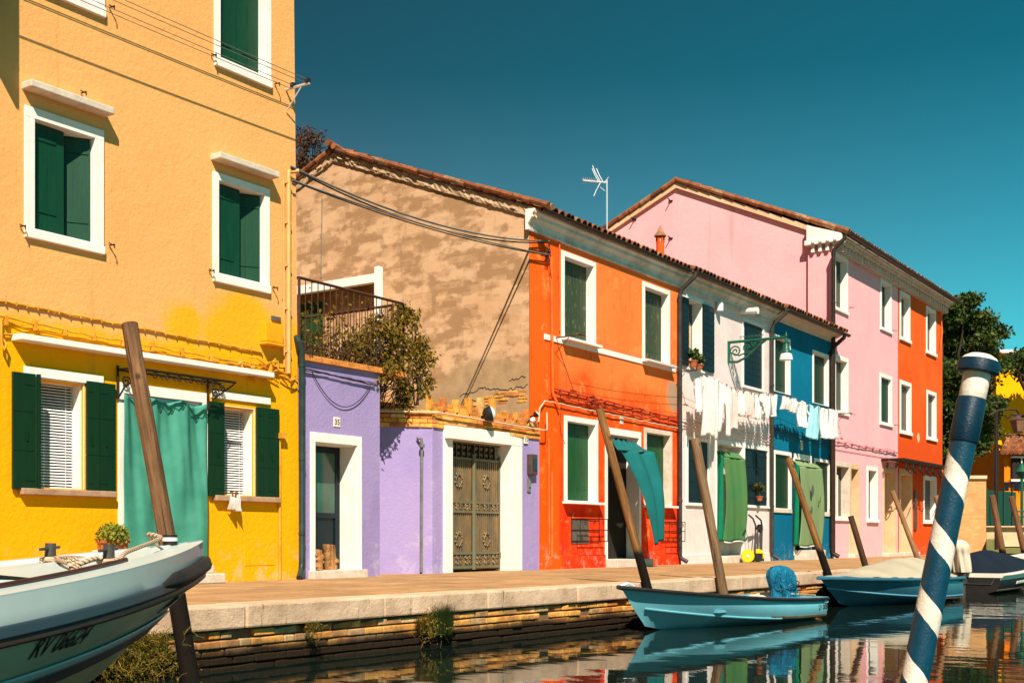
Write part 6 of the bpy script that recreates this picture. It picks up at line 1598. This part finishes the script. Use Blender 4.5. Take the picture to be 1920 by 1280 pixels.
pts = [HA.side(.84+.16*i/N, .175, -1, .02) for i in range(N)]+[HA.side(1, .175)+Vector((.035, 0, 0))]+[HA.side(1-.16*i/N, .175, 1, .02) for i in range(1, N+1)]
k.tube(pts, [.012+.030*min(1, min(i, len(pts)-1-i)/3) for i in range(len(pts))], 10); obj('bow_fender', k, M['black'], rA, smooth=True, local=True)
HA.text(rA, 'RV 06624', .668, .425, .135, -1, 'ink', shear=.12, sx=.76, sy=1.0)
# handwritten name near the bow
k = MB(); sc = [(0, -.02), (.01, .05), (.03, .10), (.05, .09)], [(.05, 0), (.06, .05), (.09, .06), (.09, .02), (.06, 0), (.10, .0), (.11, .05)], [(.12, .05), (.13, .0), (.16, .05)], [(.17, .0), (.18, .05), (.20, .0), (.22, .06)]
for st in sc: k.tube([HA.side(.905+a/LA*.9, .42-b/.8, -1, .006) for a, b in st], .0028, 4)
obj('name_script', k, M['ink'], rA, local=True)
k = MB()
for (q, y) in ((.60, -.50), (.78, -.30)): pass
def bitt(q, yy, lab):
    z = HA.sheer(q).z; x = LA*q; m = MB(); m.tube([(x, yy, z-.04), (x+.005, yy, z+.105)], [.030, .026], 14); m.tube([(x-.09, yy-.03, z+.075), (x+.09, yy+.03, z+.085)], .008, 6); return m, Vector((x, yy, z))
P1 = P2 = None
m, P1 = bitt(.81, .07, ''); obj('bitt', m, M['bitt'], rA, smooth=True, local=True)
m, P2 = bitt(.80, -.36, ''); obj('bitt', m, M['bitt'], rA, smooth=True, local=True)
m, P3 = bitt(.955, .02, ''); m = MB(); m.tube([(P3.x, P3.y, P3.z), (P3.x, P3.y, P3.z+.07)], .04, 14); obj('bow_light', m, M['black'], rA, smooth=True, local=True)
m = MB(); m.tube([(P3.x, P3.y, P3.z+.035), (P3.x, P3.y, P3.z+.055)], .042, 14); obj('light_band', m, M['white'], rA, smooth=True, local=True)
# inner deck and brown trims
k = MB()
for i in range(30):
    q0, q1 = .1+.62*i/30, .1+.62*(i+1)/30; a, b = HA.sheer(q0), HA.sheer(q1); k.add([(a.x, -a.y+.15, a.z-.06), (b.x, -b.y+.15, b.z-.06), (b.x, -b.y+.62, b.z-.07), (a.x, -a.y+.62, a.z-.07)], [(0, 1, 2, 3)])
    k.add([(a.x, -a.y+.62, a.z-.07), (b.x, -b.y+.62, b.z-.07), (b.x, -b.y+.62, .3), (a.x, -a.y+.62, .3)], [(0, 1, 2, 3)])
obj('side_deck', k, M['deck'], rA, local=True)
k = MB(); k.tube([Vector((HA.sheer(q).x, -HA.sheer(q).y+.15, HA.sheer(q).z+.02)) for q in [.1+.72*i/30 for i in range(31)]], .014, 6); k.tube([Vector((HA.sheer(q).x, HA.sheer(q).y-.12, HA.sheer(q).z+.02)) for q in [.1+.45*i/30 for i in range(31)]], .014, 6)
obj('trim', k, M['brownwood'], rA, local=True, smooth=True)
# rope (a thing lying on the boat)
mtA = Matrix.Translation((sA.x, sA.y, 0)) @ Matrix.Rotation(hdA, 4, 'Z')
def bez(pts, n=10):
    out = []
    pts = [Vector(p) for p in pts]
    for i in range(len(pts)-1):
        p0, p1, p2, p3 = pts[max(i-1, 0)], pts[i], pts[i+1], pts[min(i+2, len(pts)-1)]
        for j in range(n):
            t = j/n; out.append(.5*((2*p1)+(p2-p0)*t+(2*p0-5*p1+4*p2-p3)*t*t+(3*p1-p0-3*p2+p3)*t**3))
    return out+[pts[-1]]
def wA(v): return mtA @ Vector(v)
def ringp(c, r, z): return [wA((c.x+r*cos(a), c.y+r*sin(a), c.z+z+.0016*i)) for i, a in enumerate([j*.7 for j in range(20)])]
k = MB(); rr = .0115
kn = Vector((HA.sheer(.755).x, -.40, HA.sheer(.755).z+.03))
k.tube(ringp(P1, .040, .005), rr, 8); k.tube(ringp(P2, .040, .005), rr, 8)
k.tube(bez([wA(P1+Vector((.0, -.045, .02))), wA((P1+kn)/2+Vector((.0, 0, .02))), wA(kn+Vector((.03, .03, 0)))]), rr, 8)
k.tube(bez([wA(kn), wA((kn+P2)/2+Vector((0, -.02, .035))), wA(P2+Vector((-.05, .0, .02))), wA(P2+Vector((-.01, -.05, .03)))]), rr, 8)
k.tube(bez([wA(P2+Vector((.04, -.03, .02))), wA(P2+Vector((.14, .03, .06))), wA(P2+Vector((.30, .10, .085))), wA(P2+Vector((.55, .22, .115))), wA(P2+Vector((.68, .28, .14))), wA(P3+Vector((-.14, .03, .07))), wA(P3+Vector((-.04, .05, .01)))]), rr, 8)
for i in range(4): k.tube([wA((kn.x+.030*cos(a)*(1 if i % 2 else .6), kn.y+.024*sin(a+i), kn.z+.030*sin(a+i*1.1))) for a in [j*.6 for j in range(12)]], rr, 8)
k.tube(bez([wA(P1+Vector((.03, .03, .02))), wA(P1+Vector((.22, .10, .03))), wA(P1+Vector((.42, .16, .02)))]), rr, 8)
k.tube(bez([wA(P2+Vector((.03, .0, .01))), wA(P2+Vector((.12, -.06, .012))), wA(P2+Vector((.2, -.04, .01)))]), rr*.7, 8)
o = obj('mooring_rope', k, M['rope'], None, smooth=True, origin=wA(P2)); tag(o, 'pale braided rope knotted between the posts of the left foreground boat', 'rope')

# B: blue boat in the middle
def boat_at(stern, bowp, H, lab):
    d = (bowp-stern); ang = math.atan2(d.y, d.x); H.L = d.length; return thing('boat', lab, 'boat', (stern.x, stern.y, 0), ang, 'moored boats'), ang
sB = camw(3.93, 17.05); bB = camw(1.235, 14.08)
HB = Hull(4, 1.4, .30, .56, .05, .30, -.12, .30, .55, 2.0, .88, .93, fullc=1.7, over=.05)
rB, aB = boat_at(sB, bB, HB, 'light blue open boat in the middle, its outboard under a blue cover')
HB.build(rB, M['hullblue'], None, M['hullblue'], .0, rail=.022, railm='black', inner='hullblue', gw=.08, floor=.1, deckq=.78)
for sg in (1, -1): strip(HB, rB, 'waterline_band', .86, 1.0, sg, 'algae', 0, .42, .004)
k = MB(); k.tube([HB.chine(.36+.6*i/20, 1)+Vector((0, .012, .0)) for i in range(21)], .014, 6); k.tube([HB.chine(.36+.6*i/20, -1)+Vector((0, -.012, .0)) for i in range(21)], .014, 6); obj('spray_rail', k, M['hullblue'], rB, local=True, smooth=True)
HB.text(rB, 'LV 0084', .075, .62, .10, 1, 'ink', True, 0)
for xq in (.32, .62):
    k = MB(); w_ = HB.sheer(xq).y-.09; k.box(HB.L*xq-.12, HB.L*xq+.12, -w_, w_, .20, .23); obj('thwart', k, M['hullblue'], rB, local=True)
k = MB(); k.tube([(HB.L-.28, .05, .55), (HB.L-.20, 0, .59), (HB.L-.12, -.05, .55)], .014, 6); obj('bow_cleat', k, M['alu'], rB, local=True)
k = MB()
def motor_cover(mb, c, s=1.0, seed=0, ax=(1, 0)):
    rr = random.Random(seed)
    prof = [(.20, -.30), (.205, -.22), (.20, -.10), (.19, .02), (.185, .10), (.20, .16), (.205, .24), (.18, .32), (.12, .375), (.05, .395), (.005, .40)]; n = 44; vs = []; fs = []
    for j, (r, z) in enumerate(prof):
        for i in range(n):
            a = 2*pi*i/n; w = 1+(.10*sin(a*6+j*.35)+.07*sin(a*11+j*.25+1)+.04*sin(a*17-j*.3))*(1 if j < 5 else .4)+rr.uniform(-.012, .012); vs.append((c[0]+s*(r*1.25*w*cos(a)-(z+.3)*.30), c[1]+s*r*.85*w*sin(a), c[2]+s*z))
    for j in range(len(prof)-1):
        for i in range(n): fs.append((j*n+i, j*n+(i+1) % n, (j+1)*n+(i+1) % n, (j+1)*n+i))
    fs.append(tuple((len(prof)-1)*n+i for i in range(n)))
    mb.add(vs, fs)
mtB = Matrix.Translation((sB.x, sB.y, 0)) @ Matrix.Rotation(aB, 4, 'Z')
cB = T(1476, 1070, 16.6)
mo = thing('outboard_motor', 'outboard motor under a bright blue tied cover on the light blue boat', 'outboard motor', (cB.x, cB.y, .3), aB)
k = MB(); motor_cover(k, (0, 0, .0), .96); k.v = [(-v[0]*1.08, v[1], v[2]*1.02+.06) for v in k.v]; obj('cover', k, M['tarpblue'], mo, smooth=True, local=True, ang=60)
k = MB(); k.tube([(.09+.26*cos(a), .185*sin(a), .17-.06*cos(a)) for a in [i*2*pi/24 for i in range(25)]], .008, 6); obj('cord', k, M['black'], mo, local=True)
k = MB(); k.box(-.1, .12, -.09, .09, -.30, -.12); k.tube([(0, 0, -.2), (-.1, 0, -.7)], .06, 10); obj('leg', k, M['black'], mo, local=True)
k = MB(); k.grid(14, 10, lambda u, v: (.25+.5*u, -.35+.7*v, .30+.07*sin(u*pi)*sin(v*pi)+.01*sin(u*17+v*11))); obj('folded_sheet', k, M['tarpcream'], rB, local=True, smooth=True)
k = MB(); k.tube(bez([(.05, .45, .33), (.5, .40, .36), (.7, .1, .36)]), .008, 5); obj('stern_line', k, M['rope'], rB, local=True)

# C: blue boat with beige cover
bC = camw(4.84, 19.0); sC = bC+Vector((4.3, -.55, 0))
HC = Hull(4.3, 1.55, .42, .51, .05, .30, -.12, .35, .75, 2.0, .86, .91, fullc=1.7, over=.05)
rC, aC = boat_at(sC, bC, HC, 'dark blue boat beneath a beige cover, bow next to the light blue boat')
HC.build(rC, M['hulldark'], None, M['hulldark'], .0, rail=.028, railm='hulldark', inner='hullblue2', gw=.12, floor=.1, deckq=.74)
k = MB(); k.tube([HC.side(i/30, .86, 1, .01) for i in range(31)], .012, 6); obj('spray_rail', k, M['hullblue2'], rC, local=True, smooth=True)
for sg in (1, -1): strip(HC, rC, 'waterline_band', .90, 1.0, sg, 'algae', 0, .5, .004)
def cov(H, q0, q1, hgt, gw=.06, px=.5):
    def f(u, v):
        q = q0+(q1-q0)*u; a = H.sheer(q); w = max(.02, a.y-gw); s = (v-.5)*2
        rise = hgt*(sin(pi*min(1, u**px)))*(1-abs(s)**1.7)
        return (a.x, w*s, a.z+.012+rise+.012*sin(u*30+v*5)*(1-abs(s))+.01*sin(u*50)*(abs(s) > .9))
    return f
k = MB(); k.grid(40, 24, cov(HC, .02, .80, .34)); o = obj('boat_cover', k, M['tarpgrey'], None, smooth=True, local=True); o.location = (sC.x, sC.y, 0); o.rotation_euler = (0, 0, aC); tag(o, 'beige cloth cover stretched over the dark blue boat', 'boat cover')
# D: white boat with navy cover at the right
sD = camw(9.25, 24.6); bD = sD+Vector((5.6, -.25, 0))
HD = Hull(5.6, 1.8, .40, .78, .06, .35, -.15, .3, .8, 2.5, .86, .84)
rD, aD = boat_at(sD, bD, HD, 'white boat under a navy cover at the right edge, stern towards the striped post')
HD.build(rD, M['black'], M['whitehull'], M['black'], .34, rail=.03, railm='whitehull', inner='whitehull', gw=.12, floor=.12, deckq=.72)
for sg in (1, -1):
    strip(HD, rD, 'white_strake', .50, .66, sg, 'whitehull', .18, 1, .02); strip(HD, rD, 'waterline_band', .90, 1.0, sg, 'algae', 0, .9, .006)
HD.text(rD, 'LV 4089', .22, .62, .09, -1, 'ink', False, 0)
k = MB(); k.grid(40, 24, cov(HD, .05, .70, .42, .08, .55)); o = obj('boat_cover', k, M['tarpnavy'], None, smooth=True, local=True); o.location = (sD.x, sD.y, 0); o.rotation_euler = (0, 0, aD); tag(o, 'navy blue cover stretched over the white boat at the right', 'boat cover')
mo = thing('outboard_motor', 'outboard motor under a cream cover beside the striped post', 'outboard motor', (sD.x-.05, sD.y, .3), aD)
k = MB(); motor_cover(k, (0, 0, .42), .95, 4); obj('cover', k, M['tarpcream'], mo, smooth=True, local=True, sub=1, ang=80)
k = MB(); k.box(-.14, .12, -.08, .08, -.1, .25); k.tube([(-.02, 0, 0), (-.06, 0, -.6)], .07, 10); obj('leg', k, M['bitt'], mo, local=True)

# ------------------------------------------------------------------ background at the right
bw = thing('brick_wall', 'tan brick garden wall with a pale stone cap beyond the far orange house', 'wall', tuple(T(1810, 1036, 49)))
def slab(k, px0, px1, ytop, ybot, t, th=.4, mi=0, t2=None):
    a, b = T(px0, ytop, t), T(px1, ytop, t2 or t); z1 = a.z; z0 = T(px0, ybot, t).z; n = Vector((CT, ST, 0))*th
    vs = [(a.x, a.y, z0), (b.x, b.y, z0), (b.x+n.x, b.y+n.y, z0), (a.x+n.x, a.y+n.y, z0)]; vs += [(v[0], v[1], z1) for v in vs]
    k.add(vs, [(0,3,2,1), (4,5,6,7), (0,1,5,4), (1,2,6,5), (2,3,7,6), (3,0,4,7)], mi)
def brickwall_m():
    n = NM('tan_brickwork'); br = n.n('ShaderNodeTexBrick'); cb = n.n('ShaderNodeCombineXYZ')
    d = n.n('ShaderNodeVectorMath', operation='DOT_PRODUCT'); n.l(n.geo.outputs['Position'], d.inputs[0]); d.inputs[1].default_value = (ST, -CT, 0)
    n.l(d.outputs['Value'], cb.inputs[0]); n.l(n.sep(2), cb.inputs[1]); n.l(cb.outputs[0], br.inputs[0])
    br.inputs['Scale'].default_value = 1; br.inputs['Brick Width'].default_value = .26; br.inputs['Row Height'].default_value = .09; br.inputs['Mortar Size'].default_value = .007
    br.inputs['Color1'].default_value = (.62, .33, .12, 1); br.inputs['Color2'].default_value = (.52, .25, .08, 1); br.inputs['Mortar'].default_value = (.45, .30, .17, 1)
    n.bump(br.outputs['Fac'], -.3, .01); return n.out(n.mix(.5, br.outputs[0], n.ramp(n.noise(1.2, None, 7), [(.3, .7), (.7, 1.2)]), 'MULTIPLY'), .9)
k = MB(); slab(k, 1762, 1849, 897, 1040, 49); obj('brickwork', k, brickwall_m(), bw)
k = MB(); slab(k, 1760, 1851, 891, 897, 48.9, .6); obj('cap', k, M['cream'], bw)
fn = thing('green_fence', 'dark green sheet fence behind the far poles', 'fence', tuple(T(1880, 990, 51)))
k = MB(); slab(k, 1849.5, 1905, 918, 1000, 50.5, .1, t2=53); 
for px in (1850, 1866, 1882, 1898): slab(k, px, px+1.5, 914, 1000, 50.3, .1)
obj('panel', k, M['fence'], fn)
lw = thing('stone_wall', 'low cream stone wall under the green fence', 'wall', tuple(T(1880, 1008, 50)))
k = MB(); slab(k, 1849.5, 1990, 987, 1012, 49.6, .5); slab(k, 1846, 1995, 985.5, 987.5, 49.4, .8); obj('wall', k, M['cream'], lw)
k = MB(); a = T(1849, 1009, 49.5); pts = [T(1849.5, 1010, 49.4), T(1990, 1010, 49.4), T(1990, 1037, 44), T(1849.5, 1037, 44)]
k.add([tuple(p) for p in pts], [(0, 1, 2, 3)]); struct('grass_bank', k, M['lawn'])
k = MB(); slab(k, 1880, 1990, 1010, 1024, 46, .3); k2 = T(1875, 1024, 44); 
o = obj('quay_edge', k, M['cream'], None, origin=T(1900, 1024, 44)); tag(o, 'low pale stone edging at the foot of the grass bank', 'edging')
# far yellow building with a tiled lean-to
fb = thing('house', 'bright yellow house with an orange tiled lean-to far behind at the right', 'house', tuple(T(1890, 1010, 64)), 0)
k = MB(); slab(k, 1790, 1870, 820, 1040, 70, 8, 1); slab(k, 1868, 2080, 660, 1040, 69, 8, 0); slab(k, 1883, 2050, 842, 1040, 62, 6, 1); obj('wall', k, [M['yelfar'], M['orfar']], fb)
k = MB(); slab(k, 1862, 2090, 655, 661, 68.5, 9); obj('cornice', k, M['white'], fb)
k = MB()
for i in range(22):
    px = 1880+i*8; a = T(px, 848, 61.4); b = T(px+14, 815, 68); 
    for j in range(8): p, q = a.lerp(b, j/8), a.lerp(b, (j+1.05)/8); p.z += .02; k.tube([p, q], [.13, .11], 6)
a, b, c, d = T(1880, 849, 61.4), T(2050, 849, 61.4), T(2064, 817, 68), T(1888, 817, 68); k.add([tuple(a), tuple(b), tuple(c), tuple(d)], [(0, 1, 2, 3)]); obj('roof', k, M['tile'], fb)
k = MB(); slab(k, 1898, 1960, 858, 912, 61.8, .1); w = obj('window', k, M['interior'], fb)
k = MB(); slab(k, 1897, 1962, 855, 858, 61.7, .2); slab(k, 1915, 1917, 858, 912, 61.7, .1); slab(k, 1896, 1962, 898, 902, 61.7, .3); obj('frame', k, M['white'], w)
k = MB(); slab(k, 1842, 1860, 862, 900, 69.8, .1); w = obj('window', k, M['glass'], fb); k = MB(); slab(k, 1860, 1863, 858, 903, 69.7, .2); slab(k, 1838, 1863, 857, 861, 69.7, .2); slab(k, 1838, 1863, 900, 904, 69.7, .2); obj('frame', k, M['white'], w)
k = MB(); k.tube([T(1868, 840, 61.5), T(1868, 930, 61.5)], .14, 8); obj('drainpipe', k, M['gutter'], fb)
k = MB(); k.tube([T(1866, 845, 61), T(1866.5, 920, 61)], .05, 6); obj('drainpipe', k, M['white'], fb)
for (a, b) in ((1883, 1893), (1902, 1912)):
    A = T(a, 903, 60.5); B = T(b, 903, 60.5); k = MB(); k.grid(8, 6, lambda u, v: (A.x+(B.x-A.x)*(.5+(u-.5)*(1-.35*(1-v))), A.y+(B.y-A.y)*u+.03*sin(u*8), A.z-.45+.45*v))
    o = obj('shorts', k, M['tarpnavy'], None, smooth=True, origin=A, solid=.01); tag(o, 'left dark shorts drying in front of the far orange wall' if a < 1890 else 'right dark shorts drying in front of the far orange wall', 'laundry', 'shorts drying in the distance')
# lantern at the right edge on a post arm
ln = thing('lantern', 'brown glass street lantern hanging from a curved arm at the right edge', 'lantern', tuple(T(1905, 1010, 40)))
tl_ = 40; k = MB(); pts = [T(1855, 778, tl_), T(1870, 770, tl_), T(1890, 767, tl_), T(1905, 768, tl_), T(1910, 774, tl_), T(1909, 784, tl_)]; k.tube(pts, .03, 6)
g0 = T(1850, 1036, tl_); k.tube([Vector((T(1850, 700, tl_).x, T(1850, 700, tl_).y, QZ)), T(1850, 772, tl_)], .05, 8) if False else None
k.tube([T(1857, 756, tl_), T(1876, 754, tl_)], .03, 6); k.tube([T(1868, 778, tl_), T(1868, 1030, tl_)], .06, 8); k.tube([T(1868, 778, tl_), T(1870, 770, tl_)], .05, 8); obj('arm', k, M['iron'], ln)
c = T(1909, 785, tl_); k = MB(); k.lathe([(.13, -.46), (.155, -.44), (.27, -.06), (.29, -.04), (.12, .05), (.03, .12)], tuple(c), 6); obj('lamp_body', k, M['bmeter'], ln)
k = MB(); k.lathe([(.15, -.42), (.262, -.07)], tuple(c+Vector((-.012, -.012, 0))), 6); obj('glass', k, plain('amber_glass', (.25, .14, .08), (.2, .1, .06), 5, .2, 0), ln)
lp = thing('street_lamp', 'small green lamp post half cut by the right edge before the orange lean-to', 'street lamp', tuple(T(1916, 1010, 55)))
k = MB(); k.tube([T(1916, 1022, 55), T(1916, 885, 55)], .07, 8); k.tube([T(1908, 958, 55), T(1924, 958, 55)], .05, 6); k.tube([T(1906, 968, 55), T(1924, 968, 55)], .05, 6); obj('post', k, M['lampgreen'], lp)
k = MB(); c = T(1916, 880, 55); k.lathe([(.12, -.35), (.30, -.1), (.15, .12), (.03, .3)], tuple(c), 12); obj('lamp_head', k, M['lampgreen'], lp, smooth=True)
